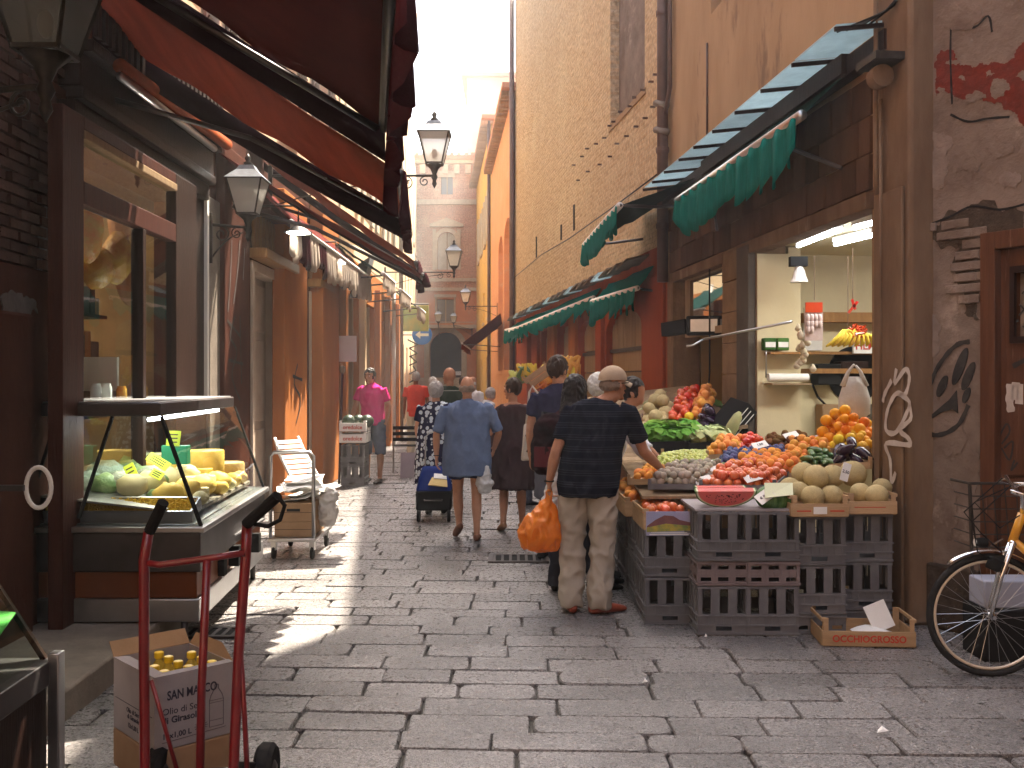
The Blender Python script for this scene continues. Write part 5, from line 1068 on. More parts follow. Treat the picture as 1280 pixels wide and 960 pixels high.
M.update(peach=fmat('peach_skin', (0.62, 0.16, 0.05), (0.72, 0.36, 0.08), .6, .15, 9, .015), nect=fmat('nectarine_skin', (0.48, 0.045, 0.03), (0.68, 0.22, 0.05), .3, .15, 8, .012), orange=M['orange'],
  orangefruit=fmat('orange_peel', (0.80, 0.32, 0.02), (0.72, 0.25, 0.02), .4, .1), lemon=fmat('yellow_peel', (0.75, 0.5, 0.04), (0.7, 0.4, 0.03), .4, .1), tomato=fmat('tomato_skin', (0.55, 0.03, 0.015), (0.6, 0.1, 0.02), .2, .12, 3, .012),
  apricot=fmat('apricot_skin', (0.72, 0.34, 0.08), (0.68, 0.24, 0.06), .55, .12, 6), plum=fmat('plum_skin', (0.06, 0.065, 0.16), (0.09, 0.10, 0.2), .5, .25, 5, .02), greenplum=fmat('pale_green_plum', (0.36, 0.40, 0.16), (0.42, 0.36, 0.2), .45, .2, 5, .02),
  fig=fmat('green_fig', (0.14, 0.2, 0.09), (0.2, 0.24, 0.1), .5, .25, 6), grape=fmat('green_grape', (0.48, 0.50, 0.10), (0.38, 0.44, 0.08), .3, .18, 5, .01), melon=mat('melon_rind', (0.54, 0.43, 0.22), (0.42, 0.34, 0.17), 9, .6, .4, 60, rnd=.12, c3=(.58, .48, .28), s3=30, w3=.55),
  aub=fmat('aubergine_skin', (0.02, 0.008, 0.025), (0.03, 0.01, 0.03), .15, .2), zuc=fmat('courgette_skin', (0.04, 0.10, 0.03), (0.08, 0.16, 0.04), .35, .2), kiwi=fmat('brown_kiwi', (0.17, 0.085, 0.04), (0.13, 0.065, 0.03), .9, .2), greyplum=fmat('dusty_plum', (0.28, 0.24, 0.22), (0.35, 0.3, 0.2), .55, .3, 5, .03),
  leaf=fmat('lettuce_leaf', (0.10, 0.24, 0.035), (0.17, 0.33, 0.06), .6, .25, 8, .02), leafdark=fmat('dark_leaf', (0.04, 0.12, 0.03), (0.06, 0.17, 0.04), .6, .25, 8, .02), cauli=fmat('pale_cabbage', (0.42, 0.5, 0.2), (0.5, 0.55, 0.3), .6, .2, 12), redsal=fmat('radicchio', (0.2, 0.03, 0.06), (0.12, 0.02, 0.04), .5, .2, 10), garlic=fmat('garlic_skin', (0.6, 0.55, 0.42), (0.5, 0.42, 0.3), .6, .1),
  straw=fmat('pale_asparagus', (0.5, 0.48, 0.3), (0.4, 0.42, 0.2), .6, .2), banana=fmat('banana_skin', (0.72, 0.52, 0.05), (0.6, 0.45, 0.05), .5, .1))
KM = {}
cnt = {}
def fill(kind, m, name, cat, label, q, r, layers=1, seed=1, sc=(1, 1, 1), lift=0.03, jit=0.25, group=None, heap=0.0, rot=True, spacing=1.9, maxn=400):
    """q: 4 world corners fl fr br bl; lays fruit in a jittered grid with layers on top"""
    rr = random.Random(seed); P = [Vector(p) for p in q]; key = (kind, m)
    if key not in KM: KM[key] = fm(kind, name, M[m])
    W_ = ((P[1] - P[0]).length + (P[2] - P[3]).length) / 2; D_ = ((P[3] - P[0]).length + (P[2] - P[1]).length) / 2; n = 0
    for L in range(layers):
        nu, nv = max(1, int(W_ / (r * spacing)) - L), max(1, int(D_ / (r * spacing)) - L)
        for i in range(nu):
            for j in range(nv):
                if n >= maxn: return
                if L and rr.random() < 0.18: continue
                u, v = (i + .5 + (.5 if j % 2 else 0) * .6 + rr.uniform(-jit, jit)) / (nu + .3), (j + .5 + rr.uniform(-jit, jit)) / nv
                u = min(max(u * (1 - .1 * L) + .05 * L, .03), .97); v = min(max(v, .04), .96)
                p = P[0].lerp(P[1], u).lerp(P[3].lerp(P[2], u), v); p.z += lift + r * (0.75 + 1.45 * L) * sc[2] + heap * math.sin(math.pi * u) * math.sin(math.pi * v) + rr.uniform(-.15, .15) * r
                o = bpy.data.objects.new(name, KM[key]); COL.objects.link(o); o.location = p; k = r * rr.uniform(.8, 1.14); o.scale = (k * sc[0], k * sc[1], k * sc[2])
                o.rotation_euler = (rr.uniform(-.7, .7), rr.uniform(-.7, .7), rr.uniform(0, 6.3)) if rot else (rr.uniform(-.15, .15), rr.uniform(-.15, .15), rr.uniform(-.3, .3))
                tag(o, label + ', ' + ('front', 'middle', 'back')[min(2, int(v * 3))] + ' ' + ('left', 'centre', 'right')[min(2, int(u * 3))], cat, group or cat + ' like ' + label); n += 1; cnt[name] = cnt.get(name, 0) + 1
def Q(*pts, lift=0.0): return [onsurf(a, b, lift) for a, b in pts]
def tray(label, q, wall=.07, m='wood_crate', posts=True): return crate_wood(label, *[Vector(p) - Vector((0, 0, .0)) for p in q], wall=wall, m=m, posts=posts)
# front row
q = Q((876, 615), (968, 615), (990, 594), (905, 594)); tray('blue lined crate of nectarines behind the watermelon', q, .05, 'crate'); fill('round', 'nect', 'nectarine', 'fruit', 'red nectarine in the crate just behind the watermelon slices', q, .033, 2, 1)
q = Q((905, 598), (1000, 598), (1008, 580), (925, 580)); tray('crate of orange peaches right of the price cards', q, .04); fill('round', 'peach', 'peach', 'fruit', 'orange peach in the heaped crate left of the melons', q, .034, 2, 2)
q = Q((812, 612), (880, 612), (905, 592), (838, 592)); tray('crate of dusty mixed plums by the reaching hands', q, .04, 'crate'); fill('small', 'greyplum', 'plum', 'fruit', 'dusty plum in the crate left of the nectarines', q, .029, 2, 3)
q = Q((842, 600), (905, 596), (912, 584), (852, 586)); fill('small', 'fig', 'fig', 'fruit', 'small green fig in the row behind the dusty plums', q, .025, 1, 4)
q = Q((896, 590), (985, 586), (985, 572), (905, 574)); tray('long crate of dark blue plums across the middle of the stall', q, .04, 'crate'); fill('small', 'plum', 'plum', 'fruit', 'dark blue plum in the middle of the stall', q, .027, 2, 5)
q = Q((815, 590), (885, 584), (885, 570), (828, 574)); tray('crate of green grapes near the capped man\'s arm', q, .05); fill('small', 'grape', 'grape', 'fruit', 'green grape in the heap beside the capped man\'s arm', q, .019, 3, 6, heap=.04, maxn=200)
q = Q((884, 576), (926, 574), (930, 562), (892, 562)); tray('small crate of blushed apples', q, .05); fill('round', 'apricot', 'apple', 'fruit', 'yellow red apple in the small crate behind the grapes', q, .036, 2, 7)
q = Q((922, 570), (955, 570), (958, 560), (925, 558)); tray('small crate of tomatoes with a price card in the middle row', q, .06); fill('round', 'tomato', 'tomato', 'vegetable', 'red tomato in the small middle crate', q, .038, 2, 8)
q = Q((956, 568), (1010, 566), (1012, 556), (958, 556)); tray('crate of brown kiwis below the garlic', q, .04); fill('egg', 'kiwi', 'kiwi', 'fruit', 'brown kiwi in the crate in front of the shop', q, .03, 2, 9, sc=(1, 1.3, 1))
q = Q((978, 580), (1040, 574), (1040, 562), (985, 564)); tray('crate of apricots left of the aubergines', q, .05); fill('round', 'apricot', 'apricot', 'fruit', 'orange apricot in the crate left of the aubergines', q, .034, 2, 10)
q = Q((1000, 590), (1088, 586), (1084, 572), (1010, 574)); tray('crate of courgettes and aubergines behind the melons', q, .05)
fill('long', 'zuc', 'courgette', 'vegetable', 'dark green courgette left of the aubergines', [q[0], q[0].lerp(q[1], .45), q[3].lerp(q[2], .45), q[3]], .028, 2, 11, sc=(.9, 3.4, .9), rot=False, spacing=2.4)
fill('egg', 'aub', 'aubergine', 'vegetable', 'glossy aubergine behind the melons', [q[0].lerp(q[1], .45), q[1], q[2], q[3].lerp(q[2], .45)], .045, 2, 12, sc=(1, 1.8, 1), spacing=2.2)
q = Q((1018, 568), (1090, 566), (1094, 552), (1030, 552)); tray('raised crate of oranges at the shop corner', q, .05); fill('round', 'orangefruit', 'orange', 'fruit', 'orange in the heap by the pilaster', q, .043, 3, 13, heap=.09, lift=.05)
q = Q((1040, 572), (1090, 572), (1090, 562), (1040, 562)); fill('round', 'lemon', 'lemon', 'fruit', 'yellow citrus below the oranges', q, .038, 2, 14, lift=.05)
q = Q((786, 606), (818, 606), (836, 592), (806, 592)); tray('crate of pinkish peaches under the reaching hand', q, .04); fill('round', 'peach', 'peach', 'fruit', 'pinkish peach under the reaching hand', q, .033, 1, 15)
# melons in the two wooden boxes at the front right
def open_box(name, label, c, w, l, h, rz, m='wood_crate', lettering=None, post=0.05):
    t = thing(name, label, 'crate', c, rz); hw, hl = w / 2, l / 2
    for sx, sy, a, b in ((0, -1, w, 'x'), (0, 1, w, 'x'), (-1, 0, l, 'y'), (1, 0, l, 'y')):
        if b == 'x': MB().box(-hw, hw, sy * hl - .004, sy * hl + .004, 0.004, h).build('slat', M[m], t, bevel=.002)
        else:
            MB().box(sx * hw - .004, sx * hw + .004, -hl + .006, hl - .006, 0.004, h).build('slat', M[m], t, bevel=.002)
            MB().box(sx * hw - .005, sx * hw + .005, -hl + .006, hl - .006, h + post - .022, h + post - .002).build('top_rail', M[m], t)
    MB().box(-hw + .005, hw - .005, -hl + .005, hl - .005, .0, .006).build('bottom', M['card'], t)
    for a in (-1, 1):
        for b in (-1, 1): MB().prism([(a * (hw - .006), b * (hl - .006)), (a * (hw - .006) - a * .03, b * (hl - .006)), (a * (hw - .006), b * (hl - .006) - b * .03)], (0.006, h + post), 'z').build('corner_post', M[m], t)
    if lettering:
        txt, sz, mm = lettering; MB().text(txt, sz, Matrix.Translation((0.0, -hl - .0065, h * .5)) @ Matrix.Rotation(R(90), 4, 'X'), .001, bold=True, squash=.95).build('lettering', M[mm], t)
    return t
pA, pB = W(1024, 0, 6.30), W(1088, 0, 6.40)
ob = open_box('melon_box', 'wooden box of netted melons with a small white label', (pA.x, 6.52, .752), .36, .46, .085, 0.02)
MB().box(-.045, .04, -.2375, -.2345, .02, .065).build('label', M['paper'], ob); px_l = MB().box(-.15, -.06, -.2355, -.2345, .035, .043); px_l.box(.06, .15, -.2355, -.2345, .035, .043); px_l.build('red_print', M['redink'], ob)
ob2 = open_box('melon_box', 'smaller wooden box of yellow melons beside the pilaster', (pB.x + .02, 6.64, .752), .31, .46, .085, 0.0); MB().box(-.12, .08, -.2355, -.2345, .045, .05).build('red_print', M['redink'], ob2)
mm_ = fm('melon', 'melon', M['melon'])
def melon(px, py, d, r, label, tilt=(0.3, 0.2)):
    o = bpy.data.objects.new('melon', mm_); COL.objects.link(o); o.location = W(px, py, d); o.scale = (r, r, r); o.rotation_euler = (tilt[0], tilt[1], random.uniform(0, 6)); tag(o, label, 'melon', 'netted melons at the front of the stall')
melon(1004, 592, 6.72, .082, 'back left melon of the upper row'); melon(1020, 596, 6.55, .085, 'large melon in the middle of the upper row'); melon(1041, 595, 6.68, .08, 'melon right of the middle of the upper row'); melon(1066, 592, 6.85, .095, 'biggest melon, at the right of the upper row behind a price card', (.1, -.3))
melon(1016, 621, 6.42, .078, 'front melon lying left in the labelled wooden box'); melon(1040, 620, 6.45, .074, 'front melon lying right in the labelled wooden box'); melon(987, 609, 6.62, .07, 'half hidden melon left of the wooden box'); melon(999, 614, 6.50, .068, 'pale melon between the watermelon piece and the wooden box')
melon(1076, 616, 6.60, .07, 'melon at the left of the smaller wooden box'); melon(1096, 619, 6.5, .075, 'melon in front in the smaller wooden box'); melon(1102, 610, 6.72, .07, 'melon at the back of the smaller wooden box')
# watermelon pieces
M['wmflesh'] = mat('watermelon_flesh', (0.66, 0.10, 0.09), (0.58, 0.14, 0.12), 12, .35, .2, 80); M['wmrind'] = mat('watermelon_rind', (0.03, 0.09, 0.03), (0.12, 0.22, 0.07), 6, .4, .1, 20, stretch=(8, 1, 1)); M['wmpale'] = mat('pale_rind', (0.6, 0.62, 0.42), None, rough=.5)
def wm_slice(label, c, r, th, rz, tiltx, half=0.5, seeds=True):
    t = thing('watermelon_slice', label, 'watermelon', c, rz, group='cut watermelon pieces'); t.rotation_euler = (tiltx, 0, rz); n = 22
    def arc(rr, k=.62): return [(rr * math.cos(math.pi + math.pi * i / n), rr * k * math.sin(math.pi + math.pi * i / n)) for i in range(n + 1)]
    MB().prism(arc(r * .90), (-th / 2 - .001, th / 2 + .001)).build('flesh', M['wmflesh'], t)
    for rr0, rr1, nm_, e in ((r * .90, r * .955, 'pale_rind', 0.0), (r * .955, r, 'rind', .001)):
        a, b = arc(rr0), arc(rr1); mb = MB(); k = n + 1; y0, y1 = -th / 2 - e, th / 2 + e
        vs = [(x, y0, z) for x, z in a + b] + [(x, y1, z) for x, z in a + b]
        mb.add(vs, [f for i in range(n) for f in ((i, k + i, k + i + 1, i + 1), (2 * k + i, 2 * k + i + 1, 3 * k + i + 1, 3 * k + i), (k + i, 3 * k + i, 3 * k + i + 1, k + i + 1), (i, i + 1, 2 * k + i + 1, 2 * k + i))] + [(0, 2 * k, 3 * k, k), (n, k + n, 3 * k + n, 2 * k + n)]).build(nm_, M['wmpale'] if nm_ == 'pale_rind' else M['wmrind'], t)
    if seeds:
        sd = MB(); rr = random.Random(3)
        for _ in range(60):
            a = math.pi + math.pi * rr.uniform(.12, .88); q_ = r * rr.uniform(.25, .75); sd.ell((q_ * math.cos(a), -th / 2 - .002, q_ * .62 * math.sin(a)), (.004, .003, .0025), 6, 4)
        sd.build('seeds', M['black'], t)
    return t
wm_slice('large pink watermelon slice with dark seeds, cut face to the street', W(907, 612, 6.42) + Vector((0, 0, 0.0)), .20, .04, 0.03, R(28))
wm_slice('red watermelon slice lying behind the seeded one', W(900, 608, 6.56), .17, .05, 0.05, R(8), seeds=False)
wd_ = thing('watermelon_wedge', 'cut green watermelon piece under a white price card', 'watermelon', W(968, 622, 6.45), 0.1); wd_.rotation_euler = (R(20), 0, R(15))
mb = MB(); mb.ell((0, 0, 0), (.13, .10, .085), 18, 10); mb.build('rind', M['wmrind'], wd_, True); MB().quad((-.13, -.10, .05), (.06, -.11, .07), (.11, .0, .10), (-.08, .02, .095), .004).build('cut_face', M['wmpale'], wd_)
def card(label, px, py, d, w, h, rx, ry, rz, txt=None, m='paper', sz=.03):
    t = thing('price_card', label, 'price card', W(px, py, d)); t.rotation_euler = (rx, ry, rz); MB().box(-w / 2, w / 2, -.002, .002, -h / 2, h / 2).build('card', M[m], t)
    if txt: MB().text(txt, sz, Matrix.Translation((0, -.0035, 0)) @ Matrix.Rotation(R(90), 4, 'X'), .0006, True).build('figures', M['ink'], t)
card('white price card leaning on the cut watermelon piece', 956, 620, 6.36, .11, .085, R(-50), R(-35), .1, '€ 0.80', sz=.026); card('price card with figures stuck between the melons', 1057, 590, 6.5, .055, .12, R(-10), R(20), .1, '2.50', sz=.028)
for i, (px, py, d, lb) in enumerate(((879, 600, 7.0, 'white card flat left of the nectarines'), (941, 597, 6.9, 'white card among the orange peaches'), (884, 581, 7.6, 'white card between grapes and plums'), (897, 586, 7.3, 'white card just below the one between grapes and plums'), (911, 586, 7.3, 'white card at the blue plums'), (950, 556, 7.9, 'white card over the small tomato crate'), (989, 544, 8.2, 'tilted card standing above the kiwis'), (1021, 548, 8.1, 'yellowed card standing left of the oranges'), (848, 511, 10.6, 'white card in the tomato heap farther back'))):
    card(lb, px, py, d, .12, .075, R(-58), R(-14), 0.15, '1.50' if i in (1, 2, 5) else None, 'paper' if i != 7 else 'whitecard', .03)
# greens and second stall row
def leafy(name, label, c, r, m, n=40, cat='vegetable', flat=.6, seed=1):
    rr = random.Random(seed); mb = MB()
    for k in range(n):
        a, t_ = rr.uniform(0, 6.28), rr.uniform(.05, 1.2); d = Vector((math.cos(a) * math.sin(t_), math.sin(a) * math.sin(t_), math.cos(t_) * flat)); p = d * r * rr.uniform(.5, .95); s_ = r * rr.uniform(.28, .45)
        u = d.cross(Vector((0, 0, 1))); u = u.normalized() if u.length > .05 else Vector((1, 0, 0)); v = d.cross(u).normalized(); w1, w2 = rr.uniform(-.3, .3), rr.uniform(.2, .5)
        pts = [p - u * s_ * .4 - v * s_ * .5, p + u * s_ * .4 - v * s_ * .5, p + u * s_ * .8 + v * s_ * .3 + d * s_ * w2, p + v * s_ * .9 + d * s_ * (w1 + .5), p - u * s_ * .8 + v * s_ * .3 + d * s_ * w2, p + d * s_ * .1]
        mb.add(pts, [(0, 1, 5), (1, 2, 5), (2, 3, 5), (3, 4, 5), (4, 0, 5)])
    mb.ell((0, 0, 0), (r * .6, r * .6, r * .45 * flat + .02), 8, 5); o = mb.build(name, M[m]); o.location = c; return tag(o, label, cat)
q = Q((805, 566), (862, 564), (866, 548), (812, 550)); tray('black crate of lettuce left of the cabbages', q, .09, 'black', False)
for i in range(9):
    u, v = (i % 3 + .5) / 3, (i // 3 + .5) / 3; p = q[0].lerp(q[1], u).lerp(q[3].lerp(q[2], u), v); leafy('lettuce', 'bright green lettuce head in the black crate, ' + ('front', 'middle', 'back')[i // 3] + ' row ' + ('left', 'centre', 'right')[i % 3], p + Vector((0, 0, .11)), .15, 'leaf', 46, seed=i)
q = Q((860, 566), (905, 562), (905, 552), (866, 552)); tray('black crate of pale cabbages', q, .08, 'black', False)
for i in range(4):
    u, v = (i % 2 + .5) / 2, (i // 2 + .5) / 2; p = q[0].lerp(q[1], u).lerp(q[3].lerp(q[2], u), v); leafy('cabbage', 'pale green cabbage in the black crate, ' + ('front', 'back')[i // 2] + ' ' + ('left', 'right')[i % 2], p + Vector((0, 0, .09)), .14, 'cauli', 40, seed=20 + i)
# second, steeper stall behind (d 10.2 - 13): leaning display
def zs2(x, d): return 0.98 + 0.16 * max(0, d - 9.6) + 0.18 * max(0, x - 1.2)
def W2(px, d, lift=0): x = (px - CX) * d / F; return Vector((x, d, zs2(x, d) + lift))
t2 = thing('rear_stall', 'raised plank display behind the lettuces', 'table', (0, 0, 0))
for i in range(12):
    d = 9.75 + i * .21; xa, xb = 1.05 - .03 * i, 2.3 - .018 * i; MB().add([(xa, d, zs2(xa, d) - .06), (xb, d, zs2(xb, d) - .06), (xb, d + .2, zs2(xb, d + .2) - .06), (xa, d + .2, zs2(xa, d + .2) - .06), (xa, d, zs2(xa, d) - .03), (xb, d, zs2(xb, d) - .03), (xb, d + .2, zs2(xb, d + .2) - .03), (xa, d + .2, zs2(xa, d + .2) - .03)],
      [(3, 2, 1, 0), (4, 5, 6, 7), (0, 1, 5, 4), (1, 2, 6, 5), (2, 3, 7, 6), (3, 0, 4, 7)]).build('plank', M['wood_pale'], t2)
for x_, d_ in ((1.1, 9.9), (2.2, 9.9), (.8, 12.1), (2.0, 12.1)): MB().box(x_ - .03, x_ + .03, d_ - .03, d_ + .03, 0, zs2(x_, d_) - .06).build('leg', M['wood_pale'], t2)
q = [W2(800, 9.8), W2(832, 9.8), W2(846, 10.9), W2(806, 10.9)]; tray('crate of yellow melons behind the lettuces', q, .06); 
fill('melon', 'melon', 'melon', 'melon', 'yellow melon in the far crate behind the lettuces', q, .075, 2, 31, lift=.04, spacing=2.0, group='yellow melons in the far crate')
q = [W2(833, 9.9), W2(862, 9.9), W2(880, 11.3), W2(846, 11.3)]; tray('crate of tomatoes in the middle of the rear stall', q, .06); fill('round', 'tomato', 'tomato', 'vegetable', 'red tomato in the heap on the rear stall', q, .042, 2, 32, heap=.07)
q = [W2(862, 10.0), W2(886, 10.0), W2(897, 11.0), W2(874, 11.0)]; fill('round', 'apricot', 'persimmon', 'fruit', 'orange fruit at the upper right of the rear stall', q, .045, 2, 33, heap=.08, lift=.06)
q = [W2(845, 9.75), W2(876, 9.75), W2(882, 9.98), W2(850, 9.98)]; fill('round', 'lemon', 'yellow_pepper', 'vegetable', 'yellow pepper on the front edge of the rear stall', q, .05, 2, 34, lift=.02)
q = [W2(868, 9.6), W2(892, 9.6), W2(896, 10.1), W2(874, 10.1)]; fill('egg', 'aub', 'aubergine', 'vegetable', 'dark aubergine on the rear stall beside the tilted crate', q, .055, 2, 35, sc=(1, 1.3, 1), lift=.03)
tc_ = thing('tilted_crate', 'black cardboard crate with white stripes propped up at the right of the rear stall', 'crate', W(905, 533, 9.9)); tc_.rotation_euler = (R(15), R(-48), R(10))
MB().box(-.3, .3, -.16, .16, -.1, .06).build('box', M['black'], tc_, bevel=.006)
for k in range(3): MB().box(-.26, .26, -.1635, -.161, -.07 + k * .05, -.062 + k * .05).build('stripe', M['paper'], tc_)
MB().text("FRUTTA", .06, Matrix.Translation((0, -.164, -.035)) @ Matrix.Rotation(R(90), 4, 'X'), .001).build('print', M['whitecard'], tc_) if False else None
cg = MB().loft([((0, 0, 0), .02, .02), ((.03, 0, .06), .05, .05), ((.08, 0, .17), .06, .06), ((.13, 0, .27), .045, .045), ((.15, 0, .31), .015, .015)], 12).build('large_squash', M['greenplum'], None, True); cg.location = W(905, 556, 9.4); tag(cg, 'long pale green squash standing right of the tilted black crate', 'vegetable')
for i in range(10):
    px, py, d = ((800, 540, 10.2), (806, 534, 10.5), (812, 528, 10.8), (818, 520, 11.2), (826, 514, 11.6), (838, 508, 12.0), (850, 503, 12.2), (862, 505, 12.0), (874, 502, 12.3), (888, 510, 11.5))[i]
    leafy('salad_head', ('dark red radicchio', 'dark red radicchio', 'purple radicchio', 'purple radicchio', 'dark green chard', 'dark green chard', 'green herb bunch', 'green herb bunch', 'green cress bunch', 'yellow green salad')[i] + ' ' + ('lowest behind the white sleeve', 'second up the left edge of the rear stall', 'third up the left edge', 'fourth up the left edge of the rear stall', 'at the top left of the rear stall', 'top of the rear stall beside the chard', 'left of the top centre by the ochre panel', 'at the top centre by the ochre panel', 'right of the top centre', 'at the top right above the orange fruit')[i], W(px, py, d), .17, ('redsal', 'redsal', 'redsal', 'redsal', 'leafdark', 'leafdark', 'leafdark', 'leaf', 'leafdark', 'leaf')[i], 40, seed=40 + i)
for k in range(7):
    a = MB(); a.tube([(-.14, 0, 0), (-.05, .01, .015), (.06, 0, .02), (.14, 0, .0)], [.016, .018, .014, .006], 7); o = a.build('asparagus', M['straw'], None, True); o.location = W(806 + 2.5 * k, 516 - 3.2 * k, 11.2); o.rotation_euler = (0, -.5 + .1 * (k % 3), .3); tag(o, 'pale asparagus spear in the bundle at the left of the rear stall', 'vegetable', 'bundle of pale asparagus')
# street side trays: picture crate and the two beside it
def fruit_box(label, c, w, l, h, rz): return open_box('fruit_box', label, c, w, l, h, rz, post=.03)
pc = fruit_box('wooden crate with a printed landscape panel at the stall corner', (1.03, 6.86, .622), .33, .50, .11, 0.02)
def picture(par):
    MB().box(-.15, .158, -.262, -.2555, -.035, .125).build('picture', mat('hill_print', (0.28, 0.33, 0.5), (0.34, 0.3, 0.42), 5, .5), par)
    MB().prism([(-.145, .03), (-.09, .07), (-.03, .10), (.03, .095), (.07, .07), (.155, .05), (.155, .02), (-.145, .02)], (-.264, -.263)).build('picture_hill', mat('hill_ink', (0.22, 0.10, 0.09), (.15, .07, .08), 20, .6), par)
    MB().prism([(-.148, .02), (-.02, .045), (.155, .03), (.155, .0), (-.148, -.01)], (-.2655, -.2645)).build('picture_field', mat('field_ink', (0.5, 0.36, 0.06), (.16, .22, .08), 20, .6), par)
    MB().box(-.13, .13, -.267, -.2665, -.028, -.022).box(-.12, .12, -.267, -.2665, -.016, -.012).build('picture_lettering', M['paper'], par)
picture(pc)
fruit_box('wooden crate of peaches behind the printed crate', (0.99, 7.45, .63), .36, .52, .11, .02); fruit_box('wooden crate of peaches by the white sleeve', (0.97, 8.02, .64), .36, .52, .11, .02)
def box_q(c, w, l, z=.02): return [Vector((c[0] - w / 2, c[1] - l / 2, c[2] + z)), Vector((c[0] + w / 2, c[1] - l / 2, c[2] + z)), Vector((c[0] + w / 2, c[1] + l / 2, c[2] + z)), Vector((c[0] - w / 2, c[1] + l / 2, c[2] + z))]
fill('round', 'redcherry' if 'redcherry' in M else 'nect', 'nectarine', 'fruit', 'dark nectarine in the printed crate', box_q((1.03, 6.86, .622), .29, .46), .033, 2, 51)
fill('round', 'peach', 'peach', 'fruit', 'peach in the street side crate behind the printed one', box_q((.99, 7.45, .63), .32, .48), .038, 2, 52); fill('round', 'peach', 'peach', 'fruit', 'peach in the street side crate by the white sleeve', box_q((.97, 8.02, .64), .32, .48), .038, 2, 53)
# far stall along the brick building: simple trays of mixed fruit
fs = thing('far_stall', 'long far stall heaped with fruit behind the walkers', 'table', (0, 0, 0)); PT = []
for i in range(18):
    d = 14.3 + i * .62; xw = RW2.P(0, 0).x - .13 * (d - 13.3); xa, xb = xw - 1.05, xw - .1
    MB().box(xa, xb, d, d + .58, .78, .82).build('plank', M['wood_pale'], fs); PT.append((xa, xb, d))
    MB().box(xa, xa + .03, d, d + .58, .1, .78).build('skirt', M['crate'], fs)
ks = ['peach', 'tomato', 'grape', 'melon', 'apricot', 'greenplum', 'nect', 'lemon']
nm_ = {'peach': 'peach', 'tomato': 'tomato', 'grape': 'green_apple', 'melon': 'small_melon', 'apricot': 'apricot', 'greenplum': 'green_pear', 'nect': 'nectarine', 'lemon': 'lemon'}
for i, (xa, xb, d) in enumerate(PT[:12]):
    for k in range(2):
        kk = ks[(i * 2 + k * 3) % 8]; x0, x1 = xa + k * (xb - xa) / 2, xa + (k + 1) * (xb - xa) / 2; z0, z1 = .84 + k * .14, .98 + k * .14
        q = [Vector((x0, d, z0)), Vector((x1, d, z1)), Vector((x1, d + .56, z1)), Vector((x0, d + .56, z0))]; crate_wood('slanted tray of %s, %s from the near end of the far stall, %s row' % (nm_[kk].replace('_', ' '), ('first', 'second', 'third', 'fourth', 'fifth', 'sixth', 'seventh', 'eighth', 'ninth', 'tenth', 'eleventh', 'twelfth')[i], ('street', 'wall')[k]), *q, wall=.08)
        if i < 8: fill('round', kk, nm_[kk], 'fruit', nm_[kk].replace('_', ' ') + ' heaped on the far stall behind the walkers', q, .05 if kk != 'melon' else .075, 1, 60 + i, lift=.04, heap=.06)
for i, (px, py, d, mm) in enumerate(((652, 466, 20, 'banana'), (660, 470, 19.5, 'zuc'), (668, 466, 19, 'banana'), (676, 476, 18.5, 'peach'), (708, 470, 17, 'banana'), (712, 458, 17, 'apricot'), (642, 474, 21, 'grape'))):
    o = MB(); rr = random.Random(i)
    for k in range(7): o.loft([((rr.uniform(-.2, .2), rr.uniform(-.1, .1), -.15), .01, .01), ((rr.uniform(-.2, .2), 0, 0), .05, .05), ((rr.uniform(-.2, .2), 0, .18), .02, .02)], 8)
    o = o.build('hanging_fruit_bunch', M[mm], None, True); o.location = W(px, py, d); tag(o, ('yellow banana bunch hanging at the far stall, leftmost', 'green bunch beside the leftmost bananas', 'second yellow banana bunch at the far stall', 'orange bunch low at the far stall', 'yellow bunch hanging right of the navy shirted man', 'orange strings hanging above the yellow bunch', 'green bunch at the very left of the far stall')[i], 'fruit')
# boxes on far stall back, leaning
for i, (px, py, d) in enumerate(((672, 470, 18), (680, 474, 17.6))):
    o = open_box('leaning_box', ('wooden tray tilted up behind the navy shirted man, left', 'wooden tray tilted up behind the navy shirted man, right')[i], W(px, py, d), .5, .35, .1, 0); o.rotation_euler = (0, R(-35), 0)
# ---------------------------------------------------------------- fruit shop interior
room = RW1.thing('fruit_shop_room', 'cream walled fruit shop interior with shelves', 'room')
Y1 = -2.9; a0, a1 = o1[0] - .9, o1[1] + .66
bk = MB(); bk.box(a0, a1, Y1 - .08, Y1, 0, 2.95); bk.build('side_wall', M['creamwall'], room)
# far end wall seen through the opening (faces the camera)
fw = MB(); fw.box(a1, a1 + .08, Y1, -.32, 0, 2.95); fw.build('end_wall', M['creamwall'], room); MB().box(a0 - .08, a0, Y1, -.32, 0, 2.95).build('near_wall', M['creamwall'], room)
MB().box(a0, a1 + .1, Y1, -.32, 2.93, 3.0).build('ceiling', M['creamwall'], room); MB().box(a0, a1, Y1, -.1, 0.02, .06).build('floor', M['floor_tile'], room)
XE = a1 - .002
_k = (1001 - CX) / F; _P = RW1.a + RW1.u * o1[1]; YC = (_k * _P.y - _P.x) / (RW1.n.x - _k * RW1.n.y)
pr = MB().box(o1[1] + .004, XE, YC, -.33, 0.06, 2.92).build('corner_wall', M['creamwall'], room); MB().box(o1[1] - .012, o1[1] - .002, -.33, -.01, 0.06, 2.85).build('reveal_panel', M['creamwall'], room)
EW = XE - .002
def E_(px, py):  # point on end wall plane local x=EW
    # local x const: plane point
    s_ = EW; P0 = RW1.a + RW1.u * s_; k = (px - CX) / F; n = RW1.n; t = (k * P0.y - P0.x) / (n.x - k * n.y); d = P0.y + t * n.y; return t, EYE + (HY - py) * d / F
